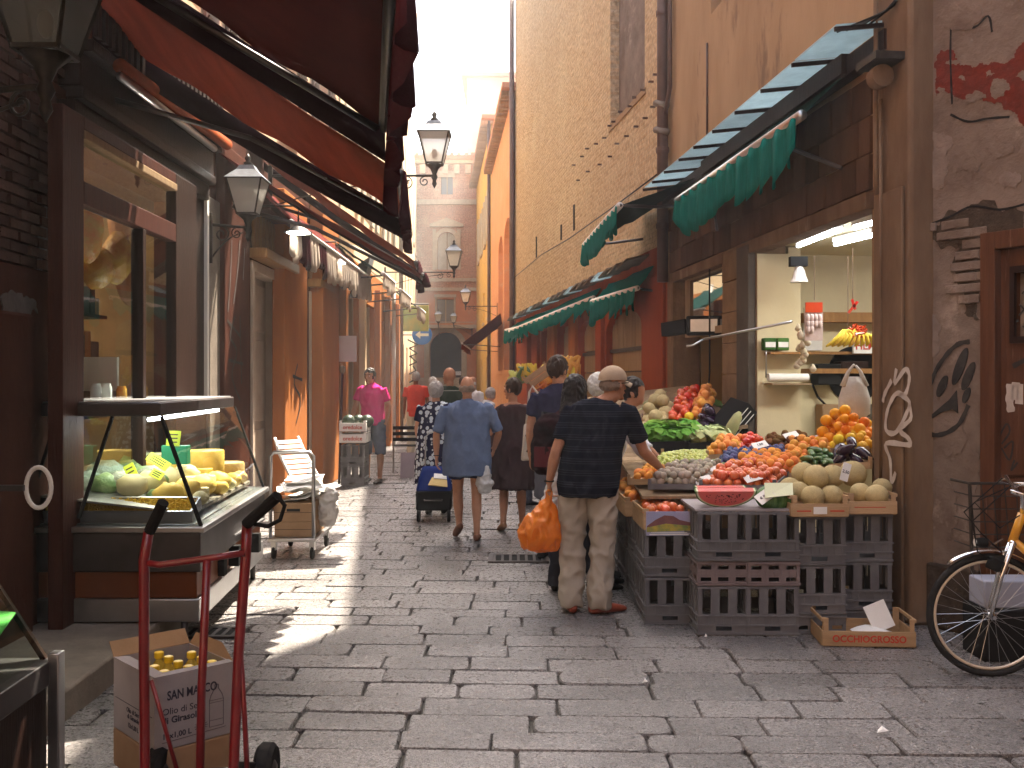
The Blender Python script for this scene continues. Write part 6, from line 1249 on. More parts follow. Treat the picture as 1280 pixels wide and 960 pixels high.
for nm2, (pa, pb), h_, mm, dep in (('shelf', ((1000, 461), (1090, 461)), .05, 'wood_ochre', .28), ('shelf', ((1000, 438 + 2), (1090, 440)), .03, 'wood_ochre', .2), ('shelf', ((1000, 392), (1090, 392)), .10, 'wood_ochre', .25)):
    (ya, z), (yb, _) = E_(*pa), E_(*pb); MB().box(EW - dep, EW, min(ya, yb) - .3, max(ya, yb), z - h_, z).build(nm2, M[mm], room)
yy, zz = E_(1018, 418)
MB().box(EW - .02, EW, E_(1027, 0)[0], E_(1003, 0)[0], E_(1000, 470 - 32)[1], E_(1000, 395)[1]).build('white_sheet', M['paper'], room)
ya, za = E_(1050, 410); MB().box(EW - .3, EW - .26, E_(1090, 0)[0] - .2, E_(1052, 0)[0], E_(0, 440)[1] , E_(0, 428)[1]).build('shelf_front', M['paper'], room)
c_, z_ = E_(1078, 434); MB().text("FILMORE", .11, Matrix.Translation((EW - .304, c_, z_)) @ Matrix(((0, 0, -1, 0), (-1, 0, 0, 0), (0, 1, 0, 0), (0, 0, 0, 1))), .001, True).build('lettering', M['redink'], room)
c_, z_ = E_(1056, 541); tgb = MB(); tgb.box(EW - .6, EW - .25, c_ - .32, c_ + .35, z_ - .25, z_ + .09); gbx = tgb.build('green_box', mat('green_printed_card', (0.03, 0.14, 0.06), None, rough=.6), room)
MB().text("CORLA", .12, Matrix.Translation((EW - .603, c_ + .08, z_ + .0)) @ Matrix(((0, 0, -1, 0), (-1, 0, 0, 0), (0, 1, 0, 0), (0, 0, 0, 1))), .001).build('lettering', M['lemon'], gbx)
c_, z_ = E_(1068, 468); MB().lathe([(.30, -.012), (.30, 0)], (EW - .002 - .0, c_, z_), 24, 'x').build('round_sign', M['black'], room)
hp = [(.0, -.13), (.13, .02), (.13, .09), (.07, .12), (0, .06), (-.07, .12), (-.13, .09), (-.13, .02)]
hm = MB(); hs_ = [(c_ + x_, z_ + q_) for x_, q_ in hp]; hm.prism(hs_, (EW - .03, EW - .02), 'x').build('heart', M['paper'], room); hm2 = MB(); hm2.prism([(c_ + x_ * .6, z_ + .01 + q_ * .6) for x_, q_ in hp], (EW - .034, EW - .031), 'x').build('heart_centre', M['black'], room)
MB().tube([(EW - .05, E_(1012, 0)[0], E_(0, 478)[1]), (EW - .05, E_(1020, 0)[0], E_(0, 498)[1]), (EW - .05, E_(1040, 0)[0], E_(0, 520)[1]), (EW - .05, E_(1065, 0)[0], E_(0, 524)[1])], .012, 6).build('cable', M['black'], room, True)
for yo, w_, z_, h_, mm in ((1012, .25, 455, .22, 'black'), (1040, .3, 452, .18, 'wood_dark'), (1018, .2, 505, .3, 'card'), (1040, .35, 520, .2, 'pil_brown'), (1075, .2, 505, .25, 'darkpaint')):
    y_, z2 = E_(yo, z_); MB().box(EW - .22, EW - .02, y_ - w_, y_, z2 - h_, z2).build('stored_box', M[mm], room, bevel=.01)
# paper roll holder on the corner wall
pr_y = -.33
def C_(px, py, off=.0):   # camera facing end face of the corner wall at local x=o1[1]
    s_ = o1[1] - .001 - off; P0 = RW1.a + RW1.u * s_; k = (px - CX) / F; n = RW1.n; t = (k * P0.y - P0.x) / (n.x - k * n.y); d = P0.y + t * n.y; return t, EYE + (HY - py) * d / F
ya, z_ = C_(955, 472); yb, _ = C_(1004, 470)
ph_ = thing('paper_roll', 'long paper roll on a wire holder under the small shelf in the shop', 'paper roll', (RW1.a.x, RW1.a.y, 0), RW1.rz)
MB().tube([(o1[1] - .12, ya, z_), (o1[1] - .12, yb, z_)], .04, 12).build('roll', M['paper'], ph_, 'auto'); MB().tube([(o1[1] - .12, ya + .02, z_), (o1[1] - .12, ya + .02, z_ + .35), (o1[1] - .02, ya + .02, z_ + .35)], .008, 6).build('holder', M['steel'], ph_, True); MB().box(o1[1] - .22, o1[1] - .01, min(ya, yb), max(ya, yb), z_ - .07, z_ - .055).build('holder_shelf', M['wood_pale'], ph_)
MB().box(o1[1] - .2, o1[1] - .002, min(ya, yb), max(ya, yb), C_(0, 441)[1], C_(0, 438)[1]).build('small_shelf', M['wood_ochre'], room)
for i, px in enumerate((961, 977)):
    y_, z2 = C_(px, 438, .1); o = thing('tin', ('left', 'right')[i] + ' of two green tins on the small shelf above the paper roll', 'tin', RW1.P(o1[1] - .1, y_, z2), RW1.rz); MB().box(-.05, .05, -.06, .06, 0, .12).build('can', M['leafdark'], o, bevel=.01); MB().box(-.052, .0, -.05, .05, .03, .08).build('tin_label', M['paper'], o)
# hanging things in the opening
def hang(name, label, cat, px, ytop, ybot, d): 
    t = thing(name, label, cat, W(px, ybot, d)); MB().tube([(0, 0, .02), (0, 0, (ybot - ytop) * d / F)], .004, 5).build('string', M['pil_brown'], t); return t
t = hang('garlic_braid', 'braid of garlic hanging in front of the white sheet', 'garlic', 1005, 385, 400, 9.0)
for k in range(16):
    rr = random.Random(k); MB().lathe([(.006, -.03), (.026, -.02), (.033, 0), (.02, .02), (.006, .045)], (rr.uniform(-.06, .06) * (1 + k * .02), rr.uniform(-.03, .03), -.05 - k * .026), 8).build('bulb', M['garlic'], t, True)
t = hang('sausage_packets', 'strip of plastic wrapped packets hanging from the ceiling', 'package', 1018, 320, 378, 8.9)
MB().box(-.08, .07, -.01, .01, -.09, .0).build('header_card', M['tomato'], t); 
for k in range(10): MB().ell(((-.06 + .035 * (k % 4)), -.01, -.14 - .05 * (k // 4)), (.022, .015, .04), 8, 6).build('packet', mat('pale_pink_packet', (.5, .38, .36), (.6, .5, .48), 30, .3) if k == 0 else bpy.data.materials['pale_pink_packet'], t, True)
MB().box(-.085, .075, .0, .012, -.34, -.09).build('bag', bpy.data.materials['pale_pink_packet'], t)
t = hang('banana_bunch', 'bunch of bananas hanging with red netting above the shelf', 'bananas', 1060, 320, 412, 8.8)
for k in range(9):
    a = -1.0 + k * .16; pts = [Vector((0.02 + .03 * k * .4 - .06, 0, .0)), Vector((-.06 + .035 * k - .03, -.03, -.06)), Vector((-.12 + .045 * k - .03, -.03, -.12)), Vector((-.20 + .05 * k, -.02, -.15))]
    MB().tube(pts, [.008, .02, .02, .007], 8).build('banana', M['banana'], t, True)
rn = MB(); rr = random.Random(2)
for k in range(16): rn.tube([(.02 + rr.uniform(-.02, .14), rr.uniform(-.05, .05), rr.uniform(-.12, .05)) for _ in range(3)], .012, 5)
rn.build('red_netting', M['tomato'], t)
t = hang('red_ribbon', 'red ribbon tie hanging on a string above the bananas', 'ribbon', 1066, 310, 382, 8.7); MB().quad((-.05, 0, -.06), (-.03, 0, -.07), (.05, 0, .03), (.03, 0, .04), .01).quad((-.02, -.01, .05), (.0, -.01, .06), (.03, -.01, -.03), (.01, -.01, -.04), .01).build('bow', M['tomato'], t)
bg = thing('hanging_bag', 'translucent white carrier bag hanging over the oranges', 'bag', W(1068, 480, 8.1))
MB().loft([((0, 0, -.27), .09, .05), ((0, 0, -.24), .13, .07), ((0, 0, -.12), .13, .08), ((0, 0, -.02), .10, .05), ((0, 0, .06), .05, .03)], 16).build('body', M['bag_white'], bg, True); MB().tube([(-.09, 0, -.02), (-.05, 0, .1), (-.01, 0, .15), (.0, 0, .16)], [.03, .014, .01, .008], 8).tube([(.09, 0, -.02), (.05, 0, .1), (.01, 0, .15)], [.03, .014, .01], 8).build('handle', M['bag_white'], bg, True)
for i, (pa, pb, d0, d1) in enumerate((((998, 313), (1050, 300), 9.3, 8.3), ((1068, 296), (1096, 288), 8.2, 7.9), ((1044, 310), (1092, 299), 9.2, 8.6))):
    A, B = W(*pa, d0), W(*pb, d1); A.z = B.z = 2.86; t = thing('tube_light', ('left', 'right', 'middle yellowish')[i] + ' fluorescent tube on the shop ceiling', 'light', (0, 0, 0)); MB().tube([A, B], .018, 8).build('tube', M['tube'], t, True); MB().bar(A + Vector((0, 0, .04)), B + Vector((0, 0, .04)), .06, .04).build('batten', M['plaswhite'], t)
ssp = thing('spot_lamp', 'white bell shaped spot lamp under the shop ceiling', 'lamp', W(999, 345, 9.4)); MB().lathe([(.03, .09), (.05, .05), (.06, 0), (.085, -.06)], n=16).build('shade', M['plaswhite'], ssp, 'auto'); MB().box(-.09, .07, -.04, .04, .09, .18).build('bracket', M['black'], ssp)
pL = bpy.data.lights.new('shop_light', 'AREA'); pL.shape = 'RECTANGLE'; pL.size = 1.6; pL.size_y = .3; pL.energy = 12; pL.color = (.98, .95, .86); po = bpy.data.objects.new('shop_light', pL); COL.objects.link(po); po.location = RW1.P((a0 + a1) / 2, -1.4, 2.82)
# small window room beside (second opening)
r2 = RW1.thing('side_window_room', 'ochre boarded bay with a glazed light over the greens', 'room')
MB().box(o2[0] - .14, o2[1] + .1, -1.5, -1.42, 0, 2.95).build('back_board', M['wood_ochre'], r2); MB().box(o2[1] + .02, o2[1] + .1, -1.42, -.32, 0, 2.95).build('end_board', mat('ochre_board', (0.42, 0.27, 0.09), (0.35, 0.21, 0.07), 3, .6, .2, 20), r2); MB().box(o2[0] - .14, o2[0] - .1, -1.42, -.32, 0, 2.95).build('near_board', M['wood_ochre'], r2); MB().box(o2[0] - .14, o2[1] + .1, -1.5, -.32, 2.95, 3.0).build('ceiling', M['wood_dark'], r2)
wf = MB(); xa, xb = o2[0] + .02, o2[1] - .25; za, zb = 2.22, 2.85
for (p0, p1, q0, q1) in ((xa, xb, za - .08, za), (xa, xb, zb, zb + .05), (xa - .0, xa + .06, za, zb), (xb - .06, xb, za, zb)): wf.box(p0, p1, -.12, -.04, q0, q1)
wf.build('window_frame', M['wood_pale'], r2); MB().box(xa, xb, -.09, -.085, za, zb).build('window_glass', glass('mirror_like_glass', (.6, .6, .55), .35), r2)
MB().tube([(xa + .5, .03, 2.9), (xa + .5, .03, 1.7), (xa + .45, .08, 1.25), (xa + .3, .06, 1.15)], .010, 6).build('hanging_wire', M['black'], r2, True)
# ---------------------------------------------------------------- people
TMP = bpy.data.scenes.new('tmp')
def V(*a): return Vector(a)
def limb(mb, pts, n=12):
    """pts: (point, radius[, radius2]) chain with end caps rounded"""
    P = [Vector(p[0]) for p in pts]; r = [p[1] for p in pts]; r2 = [(p[2] if len(p) > 2 else p[1]) for p in pts]
    d0 = (P[0] - P[1]).normalized(); d1 = (P[-1] - P[-2]).normalized(); rings = []
    for k in (0.95, .6): rings.append((P[0] + d0 * r[0] * k * .9, r[0] * math.sqrt(1 - k * k) , r2[0] * math.sqrt(1 - k * k)))
    rings += [(P[i], r[i], r2[i]) for i in range(len(P))]
    for k in (.6, .95): rings.append((P[-1] + d1 * r[-1] * k * .9, r[-1] * math.sqrt(1 - k * k), r2[-1] * math.sqrt(1 - k * k)))
    mb.loft(rings, n)
def remesh(mb, name, m, parent, vox=.01, sm=3, fold=0.0, fs=9.0, fz=1.0, seed=0):
    me = bpy.data.meshes.new("tmp"); me.from_pydata(mb.v, [], mb.f); me.update(); bm = bmesh.new(); bm.from_mesh(me); bmesh.ops.triangulate(bm, faces=bm.faces[:]); bmesh.ops.recalc_face_normals(bm, faces=bm.faces[:]); bm.to_mesh(me); bm.free()
    o = bpy.data.objects.new("tmp", me); TMP.collection.objects.link(o); md = o.modifiers.new("r", 'REMESH'); md.mode = 'VOXEL'; md.voxel_size = vox
    s = o.modifiers.new("s", 'SMOOTH'); s.factor = .5; s.iterations = sm
    TMP.view_layers[0].update(); dg = TMP.view_layers[0].depsgraph; me2 = bpy.data.meshes.new_from_object(o.evaluated_get(dg)); bpy.data.objects.remove(o); bpy.data.meshes.remove(me)
    if fold:
        off = Vector((seed * 3.1, seed * 1.7, 0))
        NN = [n.vector.copy() for n in me2.vertex_normals]; cs = []
        for v, nr in zip(me2.vertices, NN):
            c = v.co.copy(); p = Vector((c.x * fs, c.y * fs, c.z * fs * fz)) + off; k = 1 - abs(noise.noise(p) + .5 * noise.noise(p * 2.1)) * 2.2; cs += list(c + nr * fold * 1.45 * k)
        me2.vertices.foreach_set('co', cs)
    me2.name = name; me2.materials.clear(); me2.materials.append(m); me2.polygons.foreach_set("use_smooth", [True] * len(me2.polygons)); me2.update()
    o = bpy.data.objects.new(name, me2); COL.objects.link(o); o.parent = parent; return o
def hand(mb, wrist, d, palm_n, s=1.0, curl=.35, side=1):
    """wrist point, direction of the fingers d, palm normal; thumb on side*cross"""
    d = Vector(d).normalized(); nn = Vector(palm_n); nn = (nn - d * nn.dot(d)).normalized(); x = d.cross(nn) * side; w = Vector(wrist)
    mb.loft([(w, .024 * s, .018 * s, d, x), (w + d * .03 * s, .034 * s, .017 * s, d, x), (w + d * .075 * s, .041 * s, .015 * s, d, x), (w + d * .095 * s, .036 * s, .012 * s, d, x)], 10)
    for i, (off, L) in enumerate(((.030, .068), (.011, .078), (-.009, .072), (-.028, .055))):
        b = w + d * .088 * s + x * off * s; dd = d; pts = [(b, .0095 * s)]; a = curl * (1 + .12 * i)
        for k in range(3):
            q = dd * math.cos(a) + nn * math.sin(a); dd = q.normalized(); b = b + dd * L * s * (.42, .33, .25)[k]; pts.append((b, (.0088, .008, .007)[k] * s)); nn2 = nn
        limb(mb, pts, 7)
    b = w + d * .022 * s + x * .028 * s; t1 = b + (d * .6 + x * .75 + nn * .2).normalized() * .036 * s; t2 = t1 + (d * .9 + x * .25 + nn * .35).normalized() * .034 * s
    limb(mb, [(b, .014 * s), (t1, .0115 * s), (t2, .0085 * s)], 7)
SKIN = {'fair': mat('fair_skin', (0.55, 0.30, 0.20), (0.50, 0.25, 0.16), 8, .5, .05, 60), 'tan': mat('tanned_skin', (0.42, 0.21, 0.125), (0.36, 0.17, 0.10), 8, .5, .05, 60), 'brown': mat('brown_skin', (0.24, 0.11, 0.065), (0.2, .09, .05), 8, .5, .05, 60)}
HAIR = {'black': mat('black_hair', (0.012, 0.010, 0.010), (0.03, .022, .018), 30, .4, .6, 60, stretch=(1, 1, .15)), 'grey': mat('grey_hair', (0.42, 0.38, 0.35), (.30, .27, .25), 30, .6, .6, 60, stretch=(1, 1, .3)), 'brown': mat('dark_brown_hair', (0.03, .018, .012), (.05, .03, .02), 30, .45, .6, 60, stretch=(1, 1, .15)), 'thin': mat('thin_grey_brown_hair', (.17, .12, .09), (.28, .2, .15), 12, .7, .6, 50), 'white': mat('white_hair', (.62, .6, .56), (.5, .47, .44), 30, .6, .5, 50)}
FIG = dict(hip=.92, waist=1.06, chest=1.27, sh=1.44, neck=1.50, head=1.645)
for _h in HAIR.values(): _h.node_tree.nodes['Principled BSDF'].inputs['Specular IOR Level'].default_value = .15
def person(label, loc, rz, H=1.74, skin='tan', lean=0.0, leanx=0.0, sw=.19, girth=1.0, legs=None, arms=None, head=(0, 0, 0), hair=None, top=None, bottom=None, shoes=None, vox=.011, look=0.0, face=True, group=None):
    """local frame: person faces +y, x to their right. legs/arms: dict l/r -> point lists in metres for a 1.75 m figure"""
    t = thing('person', label, 'person', loc, rz, group=group); s = H / 1.75; t.scale = (s, s, s)
    def up(x, y, z):                                        # lean the torso about the hips
        dz = max(0, z - .95); return V(x + math.sin(leanx) * dz, y + math.sin(lean) * dz, (z if z < .95 else .95 + dz * math.cos(lean) * math.cos(leanx)))
    leg = legs or dict(l=[(-.09, 0, .90), (-.10, .03, .50), (-.11, 0, .09)], r=[(.09, 0, .90), (.10, .03, .50), (.11, 0, .09)])
    foot = {k: leg.get('f' + k, (0, 1)) for k in 'lr'}
    sk = MB(); hc = up(0, .0, 1.64) + Vector(head); nk = up(0, -.01, 1.48)
    # torso, neck, head
    def torso(mb, e=0.0, z0=.86, z1=1.46, g=girth):
        P = [(.84, .13, .10, -.0), (.92, .165 * g, .115 * g, -.01), (1.02, .15 * g, .105 * g, .0), (1.12, .15 * g, .105 * g, .005), (1.25, .165, .112, .0), (1.36, .175, .105, -.01), (1.43, .15, .085, -.015), (1.475, .085, .065, -.012)]
        rings = [(up(0, y, z), rx * (sw / .19) + e, ry + e) for z, rx, ry, y in P if z0 <= z <= z1 + .02]; mb.loft(rings, 18)
    torso(sk); limb(sk, [(up(0, -.012, 1.44), .055), (nk, .052), (hc + V(0, -.015, -.09), .052)])
    lk = Matrix.Rotation(look, 3, 'Z')
    def hp(x, y, z): return hc + lk @ V(x, y, z)
    sk.ell(hc + V(0, 0, .012), (.076, .095, .105), 18, 12, lk); sk.ell(hp(0, .028, -.055), (.056, .062, .062), 14, 9, lk)
    if face:
        sk.ell(hp(0, .075, -.105), (.025, .02, .018)); limb(sk, [(hp(0, .09, .012), .009), (hp(0, .108, -.022), .012), (hp(0, .112, -.035), .015)], 8)
        sk.ell(hp(0, .088, -.062), (.024, .012, .007)); sk.ell(hp(0, .088, -.075), (.022, .011, .007)); sk.ell(hp(0, .08, .03), (.05, .018, .01))
    for sx in (-1, 1): sk.ell(hp(sx * .078, -.005, -.015), (.012, .02, .032))
    # limbs
    for k in 'lr':
        L = [Vector(p) for p in leg[k]]; f = Vector((foot[k][0], foot[k][1], 0)).normalized(); fz_ = foot[k][2] if len(foot[k]) > 2 else 0
        calf = L[1].lerp(L[2], .35) + V(0, -.015, 0)
        limb(sk, [(L[0], .088, .09), (L[0].lerp(L[1], .4), .076), (L[0].lerp(L[1], .8), .058), (L[1], .054), (calf, .055), (L[1].lerp(L[2], .75), .038), (L[2], .034)], 14)
        an = L[2]; toe = an + f * .17 + V(0, 0, -.062 - fz_ * .1); heel = an - f * .045 + V(0, 0, -.055 + fz_ * .12)
        limb(sk, [(heel, .03), (an + f * .02 + V(0, 0, -.035 + fz_ * .05), .038, .036), (an + f * .10 + V(0, 0, -.055 - fz_ * .03), .040, .028), (toe, .034, .018)], 10)
    hd = {}
    A = arms or {}
    for k, sx in (('l', -1), ('r', 1)):
        sh = up(sx * sw, -.01, 1.415); a = A.get(k) or [(sx * (sw + .05), -.02, 1.13), (sx * (sw + .06), .06, .88)]
        el, wr = Vector(a[0]), Vector(a[1]); limb(sk, [(sh + V(-sx * .04, 0, .0), .052), (sh, .052), (sh.lerp(el, .5), .045), (el, .038), (el.lerp(wr, .3), .041), (wr, .025)], 12)
        dd = Vector(a[2]) if len(a) > 2 else (wr - el).normalized(); pn = Vector(a[3]) if len(a) > 3 else V(-sx, 0, 0); cu = a[4] if len(a) > 4 else .35
        hand(sk, wr, dd, pn, 1.0, cu, side=(1 if (dd.cross(pn)).dot(V(0, 1, .3)) > 0 else -1)); hd[k] = (sh, el, wr)
    remesh(sk, 'body', SKIN[skin], t, vox if face else vox * 1.2, 2)
    if face:
        for sx in (-1, 1): e = MB().ell(hp(sx * .03, .083, .005), (.013, .008, .008)).build('eye', M['plaswhite'], t, True); MB().ell(hp(sx * .03, .090, .005), (.006, .004, .006)).build('pupil', M['black'], e)
        br = MB()
        for sx in (-1, 1): br.tube([hp(sx * .015, .094, .026), hp(sx * .032, .094, .033), hp(sx * .05, .08, .028)], .004, 5)
        br.build('eyebrows', HAIR[hair[1]] if hair else HAIR['black'], t); MB().tube([hp(-.02, .098, -.068), hp(0, .102, -.069), hp(.02, .098, -.068)], .0035, 5).build('mouth', mat('lips', (.3, .1, .08), None) if 'lips' not in bpy.data.materials else bpy.data.materials['lips'], t)
    # hair: kind, colour
    if hair:
        k, c = hair; hm = MB()
        if k == 'short': hm.ell(hp(0, -.012, .022), (.086, .10, .108), 18, 12, lk); cut = lambda p: (p.y > .045 and p.z < .045) or (p.z < -.05 and p.y > -.05) or p.z < -.085
        elif k == 'bob': hm.ell(hp(0, -.018, .018), (.098, .108, .115), 18, 12, lk); cut = lambda p: (p.y > .045 and p.z < .05) or p.z < -.095
        elif k == 'long': hm.ell(hp(0, -.015, .018), (.095, .108, .115), 18, 12, lk); limb(hm, [(hp(0, -.05, 0), .095, .08), (hp(0, -.075, -.12), .10, .07), (up(0, -.115, 1.36), .105, .045), (up(0, -.13, 1.22), .09, .035), (up(0, -.13, 1.12), .05, .02)], 16); cut = lambda p: (p.y > .045 and p.z < .05)
        elif k == 'fringe': hm.ell(hp(0, -.020, -.012), (.082, .086, .05), 18, 12, lk); cut = lambda p: (p.y > .02) or p.z < -.075
        o = remesh(hm, 'hair', HAIR[c], t, .009, 1, fold=.006, fs=26, fz=.6)
        bm = bmesh.new(); bm.from_mesh(o.data); inv = lk.transposed(); dele = [v for v in bm.verts if cut(inv @ (v.co - hc))]
        if k == 'fringe': dele = [v for v in bm.verts if (lambda p: p.y > .02 or p.z < -.055 or p.z > .032)(inv @ (v.co - hc))]
        bmesh.ops.delete(bm, geom=dele, context='VERTS'); bm.to_mesh(o.data); bm.free()
    # garments
    if top:
        g = MB(); kind = top.get('k', 'tee'); hem = top.get('hem', .84); ex = top.get('e', .022); fl = top.get('flare', 0)
        P = [(hem, .15 * girth + fl, .12 * girth + fl), ((hem + .92) / 2 + .02, .165 * girth + fl * .7, .122 * girth + fl * .7), (1.04, .158 * girth + fl * .3, .112 * girth + fl * .3), (1.15, .157 * girth + fl * .1, .11 * girth), (1.25, .168, .114), (1.36, .178, .106), (1.425, .155, .085), (1.465, .10, .07), (1.49, .062, .058)]
        if kind == 'dress0': P = P[:-2] + [(1.44, .11, .07)]
        P = [(z, rx * (1 if z < 1.2 else sw / .19), ry) for z, rx, ry in P]
        rings = []
        for z, rx, ry in P:
            c_ = up(0, -.008, z) if z >= .95 else V(top.get('hx', 0) * (.95 - z), top.get('hy', 0) * (.95 - z), z); rings.append((c_, rx + ex, ry + ex))
        g.loft(rings, 22)
        if kind != 'dress0':
            sl = top.get('sleeve', .62)
            for k in 'lr':
                sh, el, wr = hd[k]; sx = -1 if k == 'l' else 1; inn = sh + V(-sx * .05, 0, .005)
                if sl <= 1: e_ = sh.lerp(el, sl); g.loft([(inn, .06, .066), (sh + V(0, 0, .0), .060, .066), (sh.lerp(e_, .5), .058, .062), (e_, .060, .064)], 14)
                else: e_ = el.lerp(wr, sl - 1); g.loft([(inn, .06, .066), (sh, .060, .062), (sh.lerp(el, .55), .055, .056), (el, .05, .052), (el.lerp(e_, .5), .047, .048), (e_, .042, .042)], 14)
        if top.get('collar'): g.loft([(up(0, -.014, 1.47), .066, .066), (up(0, -.018, 1.515), .063, .065)], 14)
        remesh(g, top.get('name', 'shirt'), top['m'], t, .011, 2, fold=top.get('fold', .006), fs=top.get('fs', 8), fz=top.get('fz', .6), seed=len(label))
    if bottom:
        g = MB(); kind = bottom.get('k', 'trousers'); g.loft([(V(0, -.005, .86), .165 * girth, .125 * girth), (V(0, -.005, .93), .175 * girth, .128 * girth), (up(0, -.005, .97), .16 * girth, .112 * girth)], 18)
        for k in 'lr':
            L = [Vector(p) for p in leg[k]]; w = bottom.get('w', 1.0)
            if kind == 'trousers': limbs = [(L[0] + V(0, 0, .03), .102, .108), (L[0].lerp(L[1], .5), .092 * w, .094 * w), (L[1], .078 * w, .078 * w), (L[1].lerp(L[2], .5), .078 * w, .076 * w), (L[1].lerp(L[2], .93), .076 * w, .078 * w), (L[2] + V(0, 0, -.045), .07 * w, .075 * w)]
            else: f = bottom.get('len', .55); e_ = L[0].lerp(L[1], f) if f <= 1 else L[1].lerp(L[2], f - 1); limbs = [(L[0] + V(0, 0, .03), .10, .105), (L[0].lerp(e_, .5), .098, .10)] + ([(L[1], .085, .085)] if f > 1 else []) + [(e_, .098 if f <= 1 else .08, .10 if f <= 1 else .08)]
            g.loft(limbs, 16)
        remesh(g, bottom.get('name', kind), bottom['m'], t, .011, 2, fold=bottom.get('fold', .007), fs=9, fz=.8, seed=len(label) + 3)
    if shoes:
        for k in 'lr':
            L = Vector(leg[k][2]); f = Vector((foot[k][0], foot[k][1], 0)).normalized(); fz_ = foot[k][2] if len(foot[k]) > 2 else 0; g = MB(); up_ = V(0, 0, 1)
            limb(g, [(L - f * .055 + V(0, 0, -.052 + fz_ * .12), .036, .034), (L + f * .02 + V(0, 0, -.045 + fz_ * .04), .044, .040), (L + f * .11 + V(0, 0, -.056 - fz_ * .03), .047, .033), (L + f * .185 + V(0, 0, -.066 - fz_ * .1), .038, .022)], 12)
            remesh(g, 'shoe', shoes, t, .009, 2); 
    return t, hc, hp, hd, up
def cloth(name, a, b, sc=40, **k): return mat(name, a, b, sc, .85, .25, 220, **k)
def stripes(name, base, line, scale, w):
    m = mat(name, base, None, rough=.85, bump=.2, bscale=220); nt = m.node_tree; N = nt.nodes; K = nt.links; tc = N.new("ShaderNodeTexCoord"); sp = N.new("ShaderNodeSeparateXYZ"); K.new(tc.outputs["Object"], sp.inputs[0])
    a = N.new("ShaderNodeMath"); a.operation = 'MULTIPLY'; a.inputs[1].default_value = scale; K.new(sp.outputs[2], a.inputs[0]); f = N.new("ShaderNodeMath"); f.operation = 'FRACT'; K.new(a.outputs[0], f.inputs[0])
    g = N.new("ShaderNodeMath"); g.operation = 'LESS_THAN'; g.inputs[1].default_value = w; K.new(f.outputs[0], g.inputs[0])
    a2 = N.new("ShaderNodeMath"); a2.operation = 'MULTIPLY'; a2.inputs[1].default_value = scale / 5; K.new(sp.outputs[2], a2.inputs[0]); f2 = N.new("ShaderNodeMath"); f2.operation = 'FRACT'; K.new(a2.outputs[0], f2.inputs[0]); g2 = N.new("ShaderNodeMath"); g2.operation = 'LESS_THAN'; g2.inputs[1].default_value = .55; K.new(f2.outputs[0], g2.inputs[0])
    mu = N.new("ShaderNodeMath"); mu.operation = 'MULTIPLY'; K.new(g.outputs[0], mu.inputs[0]); K.new(g2.outputs[0], mu.inputs[1])
    x = N.new("ShaderNodeMix"); x.data_type = 'RGBA'; K.new(mu.outputs[0], x.inputs[0]); x.inputs[6].default_value = (*base, 1); x.inputs[7].default_value = (*line, 1); K.new(x.outputs[2], N["Principled BSDF"].inputs["Base Color"]); return m
def floral():
    m = mat('floral_print', (.02, .02, .045), None, rough=.85, bump=.2, bscale=220); nt = m.node_tree; N = nt.nodes; K = nt.links; tc = N.new("ShaderNodeTexCoord")
    v = N.new("ShaderNodeTexVoronoi"); v.inputs["Scale"].default_value = 15; v.inputs["Randomness"].default_value = .7; K.new(tc.outputs["Object"], v.inputs["Vector"])
    r = N.new("ShaderNodeValToRGB"); K.new(v.outputs["Distance"], r.inputs[0]); e = r.color_ramp.elements; e[0].position = 0.0; e[0].color = (.05, .06, .12, 1); e[1].position = .12; e[1].color = (.62, .66, .66, 1)
    for p, c in ((.30, (.45, .52, .6, 1)), (.42, (.68, .68, .64, 1)), (.46, (.015, .015, .04, 1))): q = e.new(p); q.color = c
    K.new(r.outputs[0], N["Principled BSDF"].inputs["Base Color"]); return m
# 1: man in the cap
BE = cloth('beige_trousers', (.42, .36, .29), (.35, .295, .235), 6); 
HX, HYY = W(735, 0, 6.95).x, 6.95
p1 = person('man in a beige cap and dark striped tee leaning over the stall with orange bag', (HX, HYY, 0), R(-14), 1.74, 'tan', lean=.20, leanx=.15, sw=.205, girth=1.12,
    legs=dict(l=[(-.10, 0, .90), (-.11, .02, .50), (-.115, -.02, .09)], r=[(.10, 0, .90), (.10, .02, .50), (.085, -.03, .09)], fl=(-.35, .9), fr=(.75, .6)),
    arms=dict(l=[(-.22, -.05, 1.12), (-.275, -.01, .90), (-.02, .1, -1), (1, .2, 0), 1.15], r=[(.37, .16, 1.12), (.47, .44, .97), (.5, .85, -.35), (0, 0, -1), .3]),
    head=(.05, .03, -.02), look=R(-38), hair=('fringe', 'thin'), top=dict(m=stripes('dark_striped_tee', (.010, .011, .018), (.045, .048, .06), 62, .22), e=.034, hem=.82, sleeve=.72, fold=.007), bottom=dict(m=BE, w=1.06, fold=.011), shoes=mat('red_brown_leather', (.26, .06, .03), (.2, .045, .025), 12, .4), vox=.009)
T1, hc, hp = p1[0], p1[1], p1[2]
cp_ = MB(); lk = Matrix.Rotation(R(-38), 3, 'Z')
CAPM = cloth('beige_cap_cotton', (.44, .33, .235), (.38, .28, .195), 8)
cap = MB(); cap.ell(hp(0, -.005, .035), (.093, .110, .095), 22, 14, lk); co_ = remesh(cap, 'cap', CAPM, T1, .009, 2)
bm = bmesh.new(); bm.from_mesh(co_.data); bmesh.ops.delete(bm, geom=[v for v in bm.verts if (v.co - hc).z < .022], context='VERTS'); bm.to_mesh(co_.data); bm.free()
